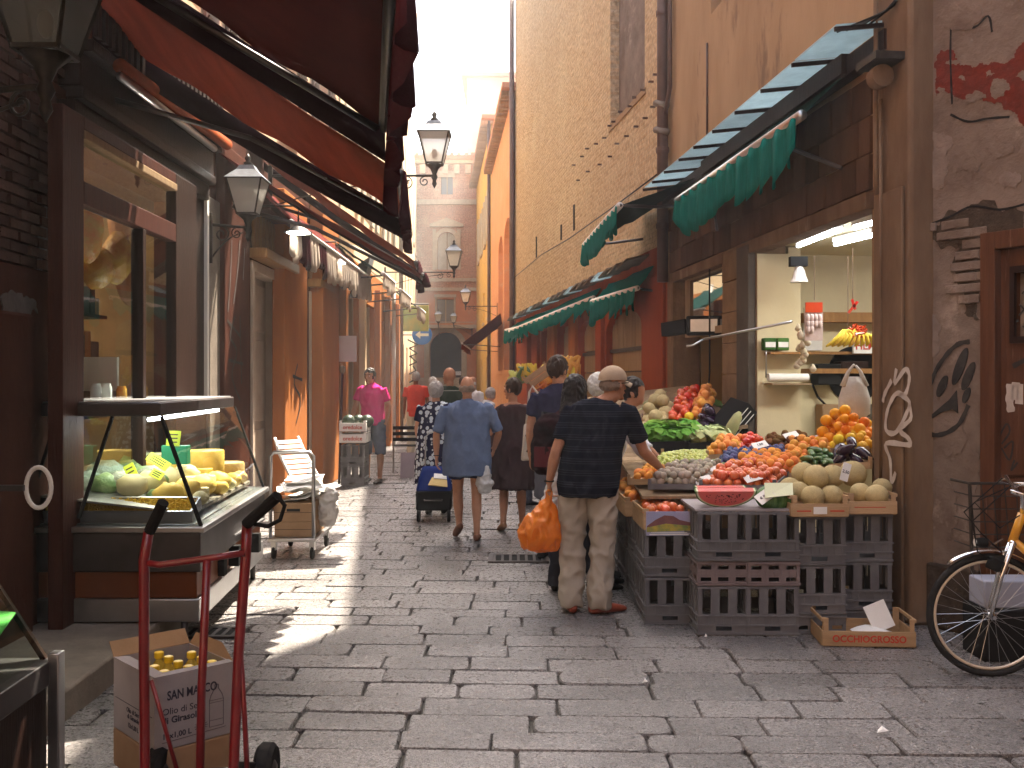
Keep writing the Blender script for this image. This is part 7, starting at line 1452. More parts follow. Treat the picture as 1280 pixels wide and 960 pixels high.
bl_m = MB().sheet(lambda u, v: hp((u - .5) * .16 * (1 - .15 * v), .07 + .105 * v - .09 * (2 * u - 1) ** 2 * (.55 + .3 * v), .028 - .03 * v - .03 * (2 * u - 1) ** 2), 10, 5, .005).build('cap_peak', CAPM, T1, True)
MB().tube([hp(-.05, -.094, .03), hp(0, -.108, .022), hp(.05, -.094, .03)], .007, 6).build('cap_strap', CAPM, T1, True); MB().tube([hp(.082, -.03, .0), hp(.088, .03, .004), hp(.07, .085, .006)], .0035, 6).build('glasses', M['black'], T1)
w_ = p1[3]['l'][2]; MB().tube([w_ + V(.03 * math.cos(a), .025 * math.sin(a), .012) for a in [k * .7 for k in range(10)]], .007, 6).build('wristwatch', M['black'], T1)
# orange carrier bag in his left hand
hw = T1.matrix_basis @ (w_ + V(-.005, .01, -.085)); bgo = thing('carrier_bag', 'full orange plastic carrier bag hanging from the capped man\'s hand', 'bag', (hw.x, hw.y, hw.z))
g = MB(); g.loft([((-.06, 0, -.385), .07, .05), ((-.06, 0, -.37), .125, .085), ((-.055, 0, -.28), .155, .11), ((-.035, 0, -.19), .125, .09), ((-.01, 0, -.10), .065, .05), ((0, 0, -.03), .028, .03), ((0, 0, 0.02), .018, .03)], 26)
remesh(g, 'body', M['bag_orange'], bgo, .008, 1, fold=.012, fs=14, fz=.5)
MB().tube([(0, -.04, .03), (.0, 0, .045), (0, .04, .03), (0, .05, -.03)], [.012] * 4, 8).build('handle', M['bag_orange'], bgo, True)
# 2: long haired woman with backpack
p2 = person('woman with long black hair and a dark backpack beside the capped man', (W(712, 0, 7.65).x, 7.65, 0), R(-20), 1.66, 'tan', lean=.25, sw=.175, legs=dict(l=[(-.08, 0, .90), (-.09, .02, .50), (-.10, -.02, .09)], r=[(.09, 0, .90), (.12, .06, .50), (.20, .10, .09)], fr=(1, .4)), arms=dict(l=[(-.22, .08, 1.12), (-.13, .28, 1.0)], r=[(.26, .16, 1.14), (.24, .38, 1.0)]), hair=('long', 'black'),
    top=dict(m=cloth('dark_jacket', (.03, .02, .022), (.045, .02, .022), 8), sleeve=1.7, hem=.80, fold=.009), bottom=dict(m=cloth('black_jeans', (.02, .02, .028), (.03, .03, .04), 6)), shoes=M['black'], face=False)
bp = thing('backpack', 'black and dark red backpack on the long haired woman', 'backpack', (0, 0, 0)); bp.matrix_basis = p2[0].matrix_basis.copy()
u = p2[4]; g = MB(); c = u(-.13, -.17, 1.20); g.loft([(c + V(0, 0, -.24), .10, .06), (c + V(0, 0, -.2), .15, .09), (c, .155, .10), (c + V(0, .03, .16), .13, .08), (c + V(0, .06, .23), .06, .04)], 18); remesh(g, 'body', mat('black_nylon', (.010, .010, .011), (.025, .01, .012), 10, .65), bp, .011, 1, fold=.008, fs=10)
MB().tube([c + V(-.08, .06, .2), c + V(-.12, .16, .24), u(-.13, .02, 1.43), u(-.12, .12, 1.3)], .014, 6).build('strap', M['black'], bp); MB().sheet(lambda a, b: c + V(-.10 + .2 * a, -.085, -.18 + .16 * b), 3, 3, .02).build('pocket', mat('dark_red_nylon', (.09, .015, .02), None, rough=.5), bp)
# white bag by her side
wb = thing('white_bag', 'white carrier bag at the long haired woman\'s side', 'bag', W(688, 520, 7.7)); g = MB(); g.loft([((0, 0, -.32), .07, .05), ((0, 0, -.2), .11, .08), ((0, 0, -.06), .06, .04), ((0, 0, .04), .02, .02)], 16); remesh(g, 'body', M['bag_white'], wb, .01, 1, fold=.01, fs=13); MB().tube([(0, 0, .02), (.03, 0, .16)], .012, 6).build('handle', M['bag_white'], wb)
wb.location = W(694, 598, 7.4)
# 3: white shirted man reaching in, mostly hidden
p3 = person('dark haired person in a white sleeve reaching into the fruit behind the capped man', (W(750, 0, 8.05).x, 8.05, 0), R(-100), 1.68, 'tan', lean=.42, sw=.19, arms=dict(l=[(-.24, .34, 1.14), (-.16, .50, 1.0), (0, .8, -.3), (0, 0, -1)], r=[(.26, .36, 1.12), (.34, .50, .98), (.3, .8, -.3), (0, 0, -1), .3]), hair=('short', 'black'),
    top=dict(m=cloth('white_shirt', (.62, .6, .62), (.55, .53, .56), 6), sleeve=1.35, fold=.010), bottom=dict(m=cloth('dark_trousers', (.03, .03, .035), (.04, .04, .045), 6)), shoes=M['black'], face=False)
# 4: grey haired woman behind
person('grey haired shopper standing behind the long haired woman', (W(750, 0, 8.9).x, 8.9, 0), R(-60), 1.66, 'fair', hair=('bob', 'white'), top=dict(m=cloth('beige_blouse', (.34, .27, .2), (.28, .22, .17), 8), hem=.8), bottom=dict(m=cloth('brown_skirt_trousers', (.08, .06, .05), (.06, .05, .04), 6)), shoes=M['black'], face=False)
# 5: navy shirt man
person('dark haired man in a navy shirt and grey shorts with his back turned', (W(697, 0, 9.05).x, 9.05, 0), R(-12), 1.82, 'tan', lean=.06, hair=('short', 'brown'), look=R(-30), top=dict(m=cloth('navy_shirt', (.026, .026, .05), (.034, .032, .06), 8), collar=1, fold=.008), bottom=dict(k='shorts', len=.95, m=cloth('grey_shorts', (.13, .13, .15), (.10, .10, .12), 6)), shoes=M['black'],
    legs=dict(l=[(-.09, 0, .90), (-.11, .02, .50), (-.13, -.05, .09)], r=[(.09, 0, .90), (.10, .04, .50), (.11, .03, .09)]), vox=.010)
tb_ = thing('tote_bag', 'cream tote bag with black printed strokes between the dress and the navy shirt', 'bag', W(668, 545, 9.6)); MB().prism([(-.13, -.24), (.12, -.22), (.10, .10), (-.10, .12)], (-.03, .03)).build('body', cloth('cream_canvas_tote', (.55, .48, .4), (.48, .42, .35), 8), tb_, bevel=.02); MB().tube([(-.08, 0, .1), (-.05, 0, .42), (-.02, .0, .48), (.04, 0, .4), (.07, 0, .1)], .012, 6).build('strap', bpy.data.materials['cream_canvas_tote'], tb_, True)
MB().quad((-.08, -.035, -.15), (-.05, -.035, -.16), (.03, -.035, .04), (.0, -.035, .05)).quad((-.02, -.036, -.16), (.01, -.036, -.17), (.08, -.036, .02), (.05, -.036, .03)).quad((-.09, -.037, .0), (-.03, -.037, -.02), (-.02, -.037, .01), (-.08, -.037, .03)).build('print', M['black'], tb_)
# 6: brown dress woman
person('short haired woman in a loose dark brown sleeveless dress, walking away', (W(641, 0, 10.75).x, 10.75, 0), R(2), 1.62, 'tan', look=R(55), sw=.185, girth=1.15, legs=dict(l=[(-.09, 0, .88), (-.10, .02, .48), (-.115, -.12, .09)], r=[(.08, 0, .88), (.10, .03, .48), (.11, .04, .09)], fl=(-.2, 1, .3)), arms=dict(l=[(-.235, -.01, 1.12), (-.19, .16, .98)], r=[(.215, .02, 1.12), (.20, .14, .95)]), hair=('short', 'brown'),
    top=dict(k='dress0', name='dress', m=cloth('dark_brown_dress', (.055, .032, .032), (.04, .024, .025), 8), hem=.50, flare=.10, e=.04, fold=.016, fs=9, fz=.25), shoes=mat('tan_sandal', (.25, .13, .07), None, rough=.6), vox=.009)
# 7: blue shirt man
p7 = person('balding man in a light blue shirt, navy shorts and brown sandals, walking away', (W(584, 0, 10.1).x, 10.1, 0), R(4), 1.64, 'tan', sw=.235, girth=1.28, legs=dict(l=[(-.10, 0, .88), (-.10, .08, .48), (-.085, .03, .14)], r=[(.10, 0, .88), (.10, .0, .48), (.10, -.10, .09)], fl=(-.2, 1, .5), fr=(.1, 1)), arms=dict(l=[(-.33, -.05, 1.14), (-.33, -.04, .90)], r=[(.34, -.02, 1.15), (.30, .15, .97)]), hair=('fringe', 'thin'),
    top=dict(m=cloth('light_blue_shirt', (.115, .15, .235), (.10, .13, .21), 30), collar=1, hem=.70, e=.036, flare=.03, sleeve=.92, fold=.008, fs=7), bottom=dict(k='shorts', len=.52, m=cloth('navy_shorts', (.015, .02, .06), (.012, .015, .05), 8)), shoes=mat('brown_sandal_leather', (.16, .07, .04), (.12, .05, .03), 12, .5), vox=.009)
w7 = p7[3]['l'][2]; MB().tube([w7 + V(.032 * math.cos(a), .027 * math.sin(a), .012) for a in [k * .7 for k in range(10)]], .005, 6).build('wristwatch', M['black'], p7[0])
wb2 = thing('white_bag', 'small white plastic bag beside the blue shirted man\'s shorts', 'bag', W(607, 620, 9.95)); g = MB(); g.loft([((0, 0, -.09), .05, .04), ((0, 0, -.0), .085, .06), ((0, 0, .10), .05, .04), ((.0, 0, .2), .02, .02)], 16); remesh(g, 'body', M['bag_white'], wb2, .01, 1, fold=.01, fs=13)
wb2.location = W(606, 604, 10.0)
# 8: floral dress woman
person('grey haired woman in a black and white floral dress walking with a shopping trolley', (W(545, 0, 12.0).x, 12.0, 0), R(0), 1.58, 'fair', sw=.19, girth=1.2, hair=('bob', 'grey'), arms=dict(l=[(-.25, .0, 1.13), (-.23, .12, .95)], r=[(.24, -.03, 1.13), (.20, -.10, .88)]),
    top=dict(name='dress', m=floral(), hem=.42, flare=.07, e=.035, sleeve=.6, fold=.010, fs=6, fz=.3), shoes=M['black'], legs=dict(l=[(-.09, 0, .88), (-.10, .02, .48), (-.10, -.04, .09)], r=[(.09, 0, .88), (.10, .03, .48), (.10, .06, .09)]), vox=.010)
st_ = thing('shopping_trolley', 'blue two wheeled shopping trolley with a yellow striped flap, pulled along', 'shopping trolley', W(543, 0, 11.45) * 1); st_.location = (W(543, 0, 11.45).x, 11.45, 0)
BL = cloth('blue_nylon', (.02, .035, .16), (.015, .03, .12), 8)
g = MB(); g.loft([((0, .0, .16), .165, .11), ((0, .0, .28), .185, .125), ((0, .03, .45), .175, .115), ((0, .07, .55), .14, .08), ((0, .09, .58), .08, .04)], 4); 
tr = MB(); tr.add([(-.20, -.14, .13), (.20, -.14, .13), (.20, .12, .13), (-.20, .12, .13), (-.20, -.15, .36), (.20, -.15, .36), (.20, .14, .36), (-.20, .14, .36)], [(3, 2, 1, 0), (4, 5, 6, 7), (0, 1, 5, 4), (1, 2, 6, 5), (2, 3, 7, 6), (3, 0, 4, 7)]); tr.build('base', M['black'], st_, bevel=.02)
tr = MB(); tr.add([(-.205, -.155, .34), (.205, -.155, .34), (.205, .145, .34), (-.205, .145, .34), (-.15, .0, .60), (.15, .0, .60), (.15, .14, .62), (-.15, .14, .62)], [(3, 2, 1, 0), (4, 5, 6, 7), (0, 1, 5, 4), (1, 2, 6, 5), (2, 3, 7, 6), (3, 0, 4, 7)]); tr.build('flap', BL, st_, bevel=.03)
MB().quad((-.06, -.158, .42), (.16, -.158, .40), (.15, -.10, .47), (-.02, -.08, .50), .012).build('yellow_stripe', mat('yellow_band', (.6, .45, .2), None), st_); MB().quad((.0, -.10, .49), (.15, -.10, .48), (.14, -.06, .53), (.0, -.05, .54), .012).build('white_stripe', M['paper'], st_)
MB().tube([(-.10, -.165, .26), (-.10, -.185, .25), (.10, -.185, .25), (.10, -.165, .26)], .010, 6).build('carry_handle', M['steel_dark'], st_)
for sx in (-1, 1): MB().lathe([(.02, -.018), (.068, -.018), (.075, -.01), (.075, .01), (.068, .018), (.02, .018)], (sx * .17, -.10, .076), 18, 'x').build('wheel', M['rubber'], st_)
MB().tube([(-.12, .14, .2), (-.12, .22, .95), (-.06, .23, 1.0), (.06, .23, 1.0), (.12, .22, .95), (.12, .14, .2)], .009, 6).build('pull_handle', M['steel'], st_, True)
# 9: pink shirt man
p9 = person('young man in a bright pink polo and grey shorts leaning by the melon crates', (W(466, 0, 15.7).x, 15.7, 0), R(165), 1.80, 'tan', lean=-.02, leanx=.06, look=R(-5), hair=('short', 'black'), legs=dict(l=[(-.10, 0, .92), (-.14, .05, .50), (-.15, .08, .09)], r=[(.09, 0, .92), (.10, .02, .50), (.10, -.05, .09)]),
    arms=dict(l=[(-.24, -.08, 1.15), (-.20, -.02, .92)], r=[(.30, -.02, 1.16), (.32, .08, .92)]), head=(0, .03, -.02),
    top=dict(m=cloth('bright_pink_polo', (.62, .025, .17), (.54, .02, .15), 8), collar=1, hem=.88, fold=.007), bottom=dict(k='shorts', len=1.15, m=cloth('slate_shorts', (.09, .10, .14), (.07, .08, .11), 8)), shoes=M['steel_dark'], vox=.011)
# 10.. far people
FAR = [
 ('man in a red shirt and pale trousers walking away far down the left', 520, 21.0, 5, 1.76, 'brown', ('short', 'grey'), (.62, .075, .05), (.55, .5, .38), 'trousers'),
 ('person with a white cap and pale pink top beside the red shirted man', 541, 23.5, 10, 1.66, 'tan', ('bob', 'white'), (.6, .45, .42), (.3, .28, .3), 'trousers'),
 ('shopper with brown hair far behind the blue shirted man', 579, 19.5, 0, 1.66, 'fair', ('short', 'brown'), (.5, .48, .45), (.2, .2, .25), 'trousers'),
 ('white haired man in a white shirt far behind the blue shirted man', 590, 18.6, -30, 1.66, 'tan', ('fringe', 'white'), (.66, .64, .62), (.2, .18, .16), 'trousers'),
 ('grey haired shopper bending at the far stall', 601, 16.8, -60, 1.50, 'fair', ('bob', 'grey'), (.6, .58, .58), (.1, .1, .12), 'trousers'),
 ('shopper in a royal blue top bending behind the brown dress', 655, 12.9, -70, 1.48, 'tan', ('short', 'black'), (.05, .11, .42), (.08, .08, .1), 'trousers')]
for i, (lb, px, d, rz, H, sk_, hr, tc_, bc, kk) in enumerate(FAR):
    person(lb, (W(px, 0, d).x, d, 0), R(rz), H, sk_, lean=.35 if 'bending' in lb else .03, hair=hr, top=dict(m=cloth('far_top_%s' % 'abcdefgh'[i], tc_, tuple(c * .85 for c in tc_), 8), fold=.008), bottom=dict(k=kk, m=cloth('far_trousers_%s' % 'abcdefgh'[i], bc, tuple(c * .85 for c in bc), 8)), shoes=M['black'], vox=.016, face=False)
person('bald man in a dark green striped tee facing left behind the floral dress', (W(562, 0, 14.3).x, 14.3, 0), R(35), 1.78, 'tan', hair=None, sw=.205, top=dict(m=stripes('green_striped_tee', (.035, .045, .03), (.4, .38, .3), 14, .12), fold=.007), bottom=dict(m=cloth('olive_trousers', (.1, .1, .07), (.08, .08, .06), 6)), shoes=M['black'], look=R(20), vox=.012)
# ---------------------------------------------------------------- deli display case
CZ = .71
A_ = W(253, 664, 6.0); A_ = V(-1.86, 6.0, CZ); B_ = V(-2.02, 8.2, CZ); bx = -2.98
dc = thing('display_case', 'glass fronted deli counter full of cheeses standing on the step', 'display case', (0, 0, 0))
def slab(p, z0, z1, name, m, bv=.006, par=None): # p: plan polygon
    return MB().prism([(q[0], q[1]) for q in p], (z0, z1), 'z').build(name, M[m] if isinstance(m, str) else m, par or dc, bevel=bv)
body = [(-1.90, 6.03), (-2.06, 8.18), (bx, 8.18), (bx, 6.03)]
slab(body, .30, .46, 'lower_panel', mat('orange_brown_laminate', (.17, .055, .02), (.14, .045, .018), 5, .5)); slab([(-1.88, 6.01), (-2.04, 8.2), (bx, 8.2), (bx, 6.01)], .16, .298, 'kick_panel', 'steel')
slab([(-1.87, 6.0), (-2.03, 8.21), (bx, 8.21), (bx, 6.0)], .462, .70, 'steel_front', 'steel_dark'); slab([(-1.84, 5.975), (-2.0, 8.24), (bx, 8.24), (bx, 5.975)], .70, .735, 'steel_ledge', 'steel')
for x_, y_ in ((-1.98, 6.05), (-2.10, 8.1), (-2.85, 6.1)): MB().tube([(x_, y_, 0.0), (x_, y_, .16)], .022, 8).build('leg', M['steel_dark'], dc, True)
for y_ in (6.6, 6.95, 7.5): MB().box(-1.99, -1.90, y_, y_ + .07, .32, .46).build('vent', M['black'], dc).rotation_euler = (0, 0, 0)
for i in range(2): MB().box(-2.0 + i * .0, -1.935, 7.0 + .5 * i, 7.35 + .5 * i, .52, .53).build('drawer_line', M['steel'], dc)
zt0, zt1 = 1.395, 1.475
top = [(-2.13, 6.06), (-2.28, 8.2), (bx, 8.2), (bx, 6.06)]
slab(top, zt0, zt1, 'top_slab', 'steel_dark', .008); slab([(-2.15, 6.08), (-2.30, 8.18), (bx, 8.18), (bx, 6.08)], zt1, zt1 + .008, 'top_glass', 'steel')
MB().quad((-1.88, 6.04, .735), (-2.04, 8.18, .735), (-2.28, 8.18, zt0), (-2.13, 6.07, zt0), .008).build('front_glass', M['glass_case'], dc)
MB().add([(-1.89, 6.03, .735), (-2.13, 6.06, zt0), (bx, 6.06, zt0), (bx, 6.03, .735), (-1.89, 6.038, .735), (-2.13, 6.068, zt0), (bx, 6.068, zt0), (bx, 6.038, .735)], [(0, 1, 2, 3), (7, 6, 5, 4), (0, 4, 5, 1), (2, 6, 7, 3)]).build('side_glass', M['glass_case'], dc)
for p, q in (((-1.875, 6.03, .735), (-2.125, 6.06, zt0)), ((-2.035, 8.19, .735), (-2.275, 8.2, zt0)), ((-2.62, 6.05, .78), (-2.42, 6.06, zt0)), ((-2.95, 6.03, .735), (-2.75, 6.05, zt0))): MB().bar(p, q, .022, .018).build('glass_post', M['black'], dc)
MB().quad((-2.1, 6.06, .95), (-2.98, 6.06, 1.05), (-2.98, 8.1, 1.05), (-2.22, 8.1, .95), .012).build('rear_shelf', M['steel'], dc).location = (0, 0, -.12)
slab([(-1.92, 6.05), (-2.08, 8.16), (bx, 8.16), (bx, 6.05)], .735, .745, 'tray_floor', 'steel')
# steel tray of ochre granules at the near end
tr = thing('steel_tray', 'long steel tray of ochre pasta at the near end of the deli case', 'tray', (-2.42, 6.20, .775), 0); tr.rotation_euler = (R(20), 0, 0); ty = MB(); ty.box(-.52, .47, -.10, -.09, 0, .08).box(-.52, .47, .09, .10, 0, .08).box(-.52, -.51, -.09, .09, 0, .08).box(.46, .47, -.09, .09, 0, .08).box(-.52, .47, -.1, .1, 0, .005); ty.build('pan', M['steel'], tr)
gm = MB(); rr = random.Random(3)
for _ in range(1500): gm.cbox((rr.uniform(-.5, .45), rr.uniform(-.088, .088), .062 + rr.uniform(0, .014)), (.014, .009, .007), Euler((rr.uniform(0, 3), rr.uniform(0, 3), rr.uniform(0, 3))))
gm.box(-.505, .455, -.088, .088, .01, .06); o = gm.build('pasta', mat('ochre_pasta', (.62, .42, .06), (.5, .3, .04), 40, .6), tr); o['kind'] = 'stuff'
pL = bpy.data.lights.new('case_light', 'AREA'); pL.shape = 'RECTANGLE'; pL.size = .12; pL.size_y = 1.8; pL.energy = 2.6; pL.color = (1, .95, .75); po = bpy.data.objects.new('case_light', pL); COL.objects.link(po); po.location = (-2.45, 7.1, zt0 - .02)
MB().tube([(-2.25, 6.2, zt0 - .025), (-2.38, 8.1, zt0 - .025)], .012, 8).build('tube_lamp', M['tube'], dc, True)
CH = {'yel': mat('yellow_cheese', (.62, .42, .10), (.55, .36, .08), 8, .5, .1, 30), 'pale': mat('pale_cheese', (.58, .5, .28), (.5, .43, .22), 8, .5, .1, 30), 'green': mat('green_wrapped', (.10, .2, .07), (.25, .33, .13), 14, .3, .6, 30), 'rind': mat('brown_rind_cheese', (.45, .28, .12), (.6, .45, .2), 10, .6, .2, 30), 'film': mat('plastic_film', (.40, .42, .34), (.28, .34, .24), 10, .12, .9, 25)}
def cheese(label, x, y, z, kind, size, m, rz=0):
    if kind == 'wheel': o = MB().lathe([(size[0] * .96, 0), (size[0], .01), (size[0], size[1] - .01), (size[0] * .96, size[1])], n=22).build('cheese', CH[m], None, 'auto')
    elif kind == 'wedge': o = MB().prism([(0, 0), (size[0], -size[0] * .35), (size[0] * 1.05, 0), (size[0], size[0] * .35)], (0, size[1]), 'z').build('cheese', CH[m], None, bevel=.006)
    elif kind == 'block': o = MB().box(-size[0], size[0], -size[0] * .6, size[0] * .6, 0, size[1]).build('cheese', CH[m], None, bevel=.01)
    else: o = MB().ell((0, 0, size[1]), (size[0], size[0] * .8, size[1]), 14, 9).build('cheese', CH[m], None, True); [setattr(v, 'co', v.co * (1 + .14 * noise.noise(v.co * 22 + Vector((x * 9, y * 9, 0))))) for v in o.data.vertices]
    o.location = (x, y, z); o.rotation_euler = (0, 0, rz); return tag(o, label, 'cheese')
rows = [('tall yellow wheel at the back of the deli case', -2.35, 7.6, 'wheel', (.16, .22), 'yel'), ('white topped round cheese in the middle of the case', -2.25, 7.15, 'wheel', (.13, .13), 'pale'), ('brown rinded wheel at the far end of the case', -2.28, 7.95, 'wheel', (.15, .16), 'rind'), ('cut yellow block behind the price tags', -2.6, 7.35, 'block', (.12, .16), 'yel'), ('second yellow block near the back glass', -2.75, 7.6, 'block', (.12, .20), 'pale'),
  ('cheese in green film, front left', -2.75, 6.5, 'lump', (.10, .07), 'film'), ('cheese in crinkled film beside it', -2.55, 6.55, 'lump', (.11, .08), 'film'), ('green wrapped lump next to the lime tags', -2.42, 6.75, 'lump', (.11, .07), 'green'), ('green wrapped lump behind the granule tray', -2.3, 6.52, 'lump', (.09, .055), 'green'), ('filmed cheese under the lime tags', -2.5, 6.95, 'lump', (.12, .08), 'film'), ('pale wedge in front of the round cheese', -2.2, 6.8, 'wedge', (.13, .08), 'pale'), ('small yellow lump at the front glass', -2.08, 7.1, 'lump', (.07, .05), 'yel'),
  ('pale lump at the front glass, second', -2.10, 7.35, 'lump', (.075, .05), 'pale'), ('yellow lump at the front glass, third', -2.12, 7.6, 'lump', (.07, .055), 'yel'), ('golden lump near the far end of the glass', -2.14, 7.85, 'lump', (.07, .05), 'rind'), ('yellow green wedge in the middle of the case', -2.38, 7.4, 'wedge', (.15, .10), 'yel'), ('large filmed piece at the back left', -2.8, 6.9, 'lump', (.14, .10), 'film'), ('green wrapped piece at the far back', -2.75, 7.2, 'lump', (.12, .1), 'green'), ('pale ball near the front corner', -2.03, 6.5, 'lump', (.06, .045), 'pale')]
for i in range(16):
    rows.append(('%s lump in the packed row of the deli case, %s from the near end' % (('filmed', 'green', 'pale', 'yellow')[i % 4], ('first', 'second', 'third', 'fourth')[i // 4]), -2.86 + .21 * (i % 4) + .03 * (i // 4), 6.42 + .26 * (i // 4) + .07 * (i % 2), 'lump', (.10, .075), ('film', 'green', 'pale', 'yel')[i % 4]))
for lb, x_, y_, k_, s_, m_ in rows: cheese(lb, x_, y_, .86 if x_ < -2.3 else .80, k_, s_, m_, random.uniform(-.6, .6))
slab([(-2.0, 6.35), (-2.12, 8.1), (-2.95, 8.1), (-2.95, 6.3)], .77, .80, 'cheese_shelf', M['whitestone']); slab([(-2.3, 6.35), (-2.4, 8.1), (-2.95, 8.1), (-2.95, 6.3)], .80, .86, 'cheese_step', 'steel')
def limetag(lb, px, py, d, w, h, rz, rx=-.3): 
    t = thing('price_tag', lb, 'price tag', W(px, py, d)); t.rotation_euler = (rx, rz, .1); MB().box(-w / 2, w / 2, -.002, .002, -h / 2, h / 2).build('card', M['yellowtag'], t)
    for k in range(3): MB().box(-w * .35, w * .3, -.003, -.0021, h * (.25 - .25 * k) - .004, h * (.25 - .25 * k) + .004).build('print_line', M['ink'], t)
limetag('upright lime price tag inside the front glass', 217, 548, 6.45, .085, .10, .05); limetag('tilted lime tag on the green wrapped cheeses, left', 164, 590, 6.45, .07, .11, -.5); limetag('large lime tag lying on the filmed cheese', 198, 577, 6.6, .15, .08, .55, -.9); limetag('small lime tag below the large one', 196, 593, 6.5, .08, .07, .5, -.9)
gb = MB().box(-.09, .09, -.04, .04, 0, .13).build('green_carton', mat('dark_green_carton', (.03, .2, .11), None, rough=.4), None, bevel=.004); gb.location = W(220, 580, 7.0); tag(gb, 'green carton beside the yellow wheel in the case', 'carton')
# ---------------------------------------------------------------- second display case cropped at the far left
d2 = thing('display_case', 'near display case cut off by the left edge, steel corner and sloping glass', 'display case', (0, 0, 0))
def pr(p, z0, z1, nm, m, bv=.005): return MB().prism(p, (z0, z1), 'z').build(nm, M[m] if isinstance(m, str) else m, d2, bevel=bv)
pr([(-1.86, 4.0), (-1.80, 2.6), (-2.75, 2.6), (-2.75, 4.0)], .06, .40, 'body', 'wood_dark'); pr([(-1.84, 4.02), (-1.78, 2.58), (-2.75, 2.58), (-2.75, 4.02)], .402, .50, 'steel_rim', 'steel_dark'); pr([(-1.845, 4.03), (-1.80, 4.03), (-1.80, 3.97), (-1.845, 3.97)], .05, .53, 'corner_strip', 'steel')
MB().quad((-1.86, 4.0, .52), (-1.80, 2.62, .52), (-2.2, 2.62, 1.12), (-2.26, 4.0, 1.12), .008).build('front_glass', M['glass_case'], d2); MB().bar((-1.87, 4.0, .50), (-2.27, 4.0, 1.12), .02, .02).build('glass_post', M['wood_dark'], d2)
MB().add([(-1.87, 3.99, .5), (-2.26, 3.99, 1.12), (-2.75, 3.99, 1.12), (-2.75, 3.99, .5), (-1.87, 3.996, .5), (-2.26, 3.996, 1.12), (-2.75, 3.996, 1.12), (-2.75, 3.996, .5)], [(0, 1, 2, 3), (7, 6, 5, 4)]).build('side_glass', M['glass_case'], d2)
g_ = MB().quad((-1.98, 3.7, .56), (-2.22, 3.7, .56), (-2.22, 3.95, .72), (-1.96, 3.95, .70), .006).build('green_sheet', mat('green_price_sheet', (.12, .5, .1), None, rough=.4), None); tag(g_, 'bright green price sheet inside the near cropped case', 'price sheet')
pk = MB().ell((0, 0, 0), (.12, .09, .05), 12, 8).build('meat_pack', M['tomato'], None, True); pk.location = (-2.2, 3.75, .60); tag(pk, 'reddish pack lying in the near cropped case', 'package')
# ---------------------------------------------------------------- red hand truck
ht = thing('hand_truck', 'red sack truck with black grips standing before the oil boxes', 'hand truck', (0, 0, 0)); D = 3.72
def wp(px, py, d=D): return W(px, py, d)
RD = M['truckred']
MB().tube([wp(186, 664, D), wp(180, 700, D), wp(180, 820, D), wp(181, 960, D - .02), wp(181, 1010, D - .04)], .019, 10).build('side_rail', RD, ht, True)
MB().tube([wp(309, 655, D + .02), wp(307, 700, D + .02), wp(298, 820, D), wp(292, 960, D - .02), wp(290, 1010, D - .04)], .019, 10).build('side_rail', RD, ht, True)
MB().tube([wp(184, 704), wp(200, 706), wp(260, 698), wp(306, 691)], .013, 8).build('cross_bar', RD, ht, True); MB().tube([wp(259, 700), wp(252, 860), wp(249, 1010)], .016, 8).build('centre_rail', RD, ht, True)
MB().tube([wp(187, 664), wp(204, 628, D - .05)], .021, 10).build('grip', M['black'], ht, 'auto'); MB().tube([wp(308, 655), wp(347, 620, D - .08)], .021, 10).build('grip', M['black'], ht, 'auto'); MB().tube([wp(347, 620, D - .08), wp(356, 632, D - .08), wp(350, 650, D - .06), wp(335, 658, D - .04), wp(318, 655, D - .0)], .008, 6).build('hand_guard', M['black'], ht, True)
MB().tube([wp(189, 850), wp(205, 905), wp(222, 965)], .008, 6).build('brace', RD, ht, True); MB().tube([wp(300, 800), wp(306, 900), wp(310, 985)], .010, 6).build('brace', RD, ht, True)
axz = .10; c0 = (wp(180, 990).x, 3.86, axz); c1 = (wp(318, 990).x + .0, 3.90, axz)
for c_ in (c0, c1): w2 = MB().lathe([(.035, -.03), (.085, -.035), (.10, -.02), (.10, .02), (.085, .035), (.035, .03)], c_, 24, 'x').build('wheel', M['rubber'], ht, 'auto'); MB().lathe([(.02, -.04), (.05, -.02), (.05, .02), (.02, .04)], c_, 16, 'x').build('rim', M['steel_dark'], w2, 'auto')
MB().tube([c0, c1], .012, 8).build('axle', M['steel_dark'], ht, True); MB().box(c0[0] + .06, c1[0] - .06, 3.74, 3.92, .012, .020).build('toe_plate', RD, ht)
MB().bar((c1[0], 3.9, axz), wp(290, 960), .03, .05).build('axle_bracket', M['steel_dark'], ht)
# oil boxes
fx0, fx1 = W(195, 0, 3.98).x, W(284, 0, 3.98).x
OC = W(193, 0, 3.84); _r = R(43); OX = OC.x + .165 * math.cos(_r) - .20 * math.sin(_r); OY = OC.y + .165 * math.sin(_r) + .20 * math.cos(_r)
def oilbox(label, z0, h, m, rz=0.0, top=True):
    t = thing('oil_carton', label, 'box', (OX, OY, z0), R(43)); w, l = .33, .40; hw, hl = w / 2, l / 2
    mb = MB(); mb.box(-hw, hw, -hl, -hl + .004, 0, h).box(-hw, hw, hl - .004, hl, 0, h).box(-hw, -hw + .004, -hl + .004, hl - .004, 0, h).box(hw - .004, hw, -hl + .004, hl - .004, 0, h).box(-hw, hw, -hl, hl, 0, .004); mb.build('carton', M[m], t)
    return t, hw, hl
t, hw, hl = oilbox('white carton of yellow capped oil bottles on top, printed San Marco', .185, .285, 'whitecard')
fm_ = Matrix.Translation((0, -hl - .001, 0)) @ Matrix.Rotation(R(90), 4, 'X')
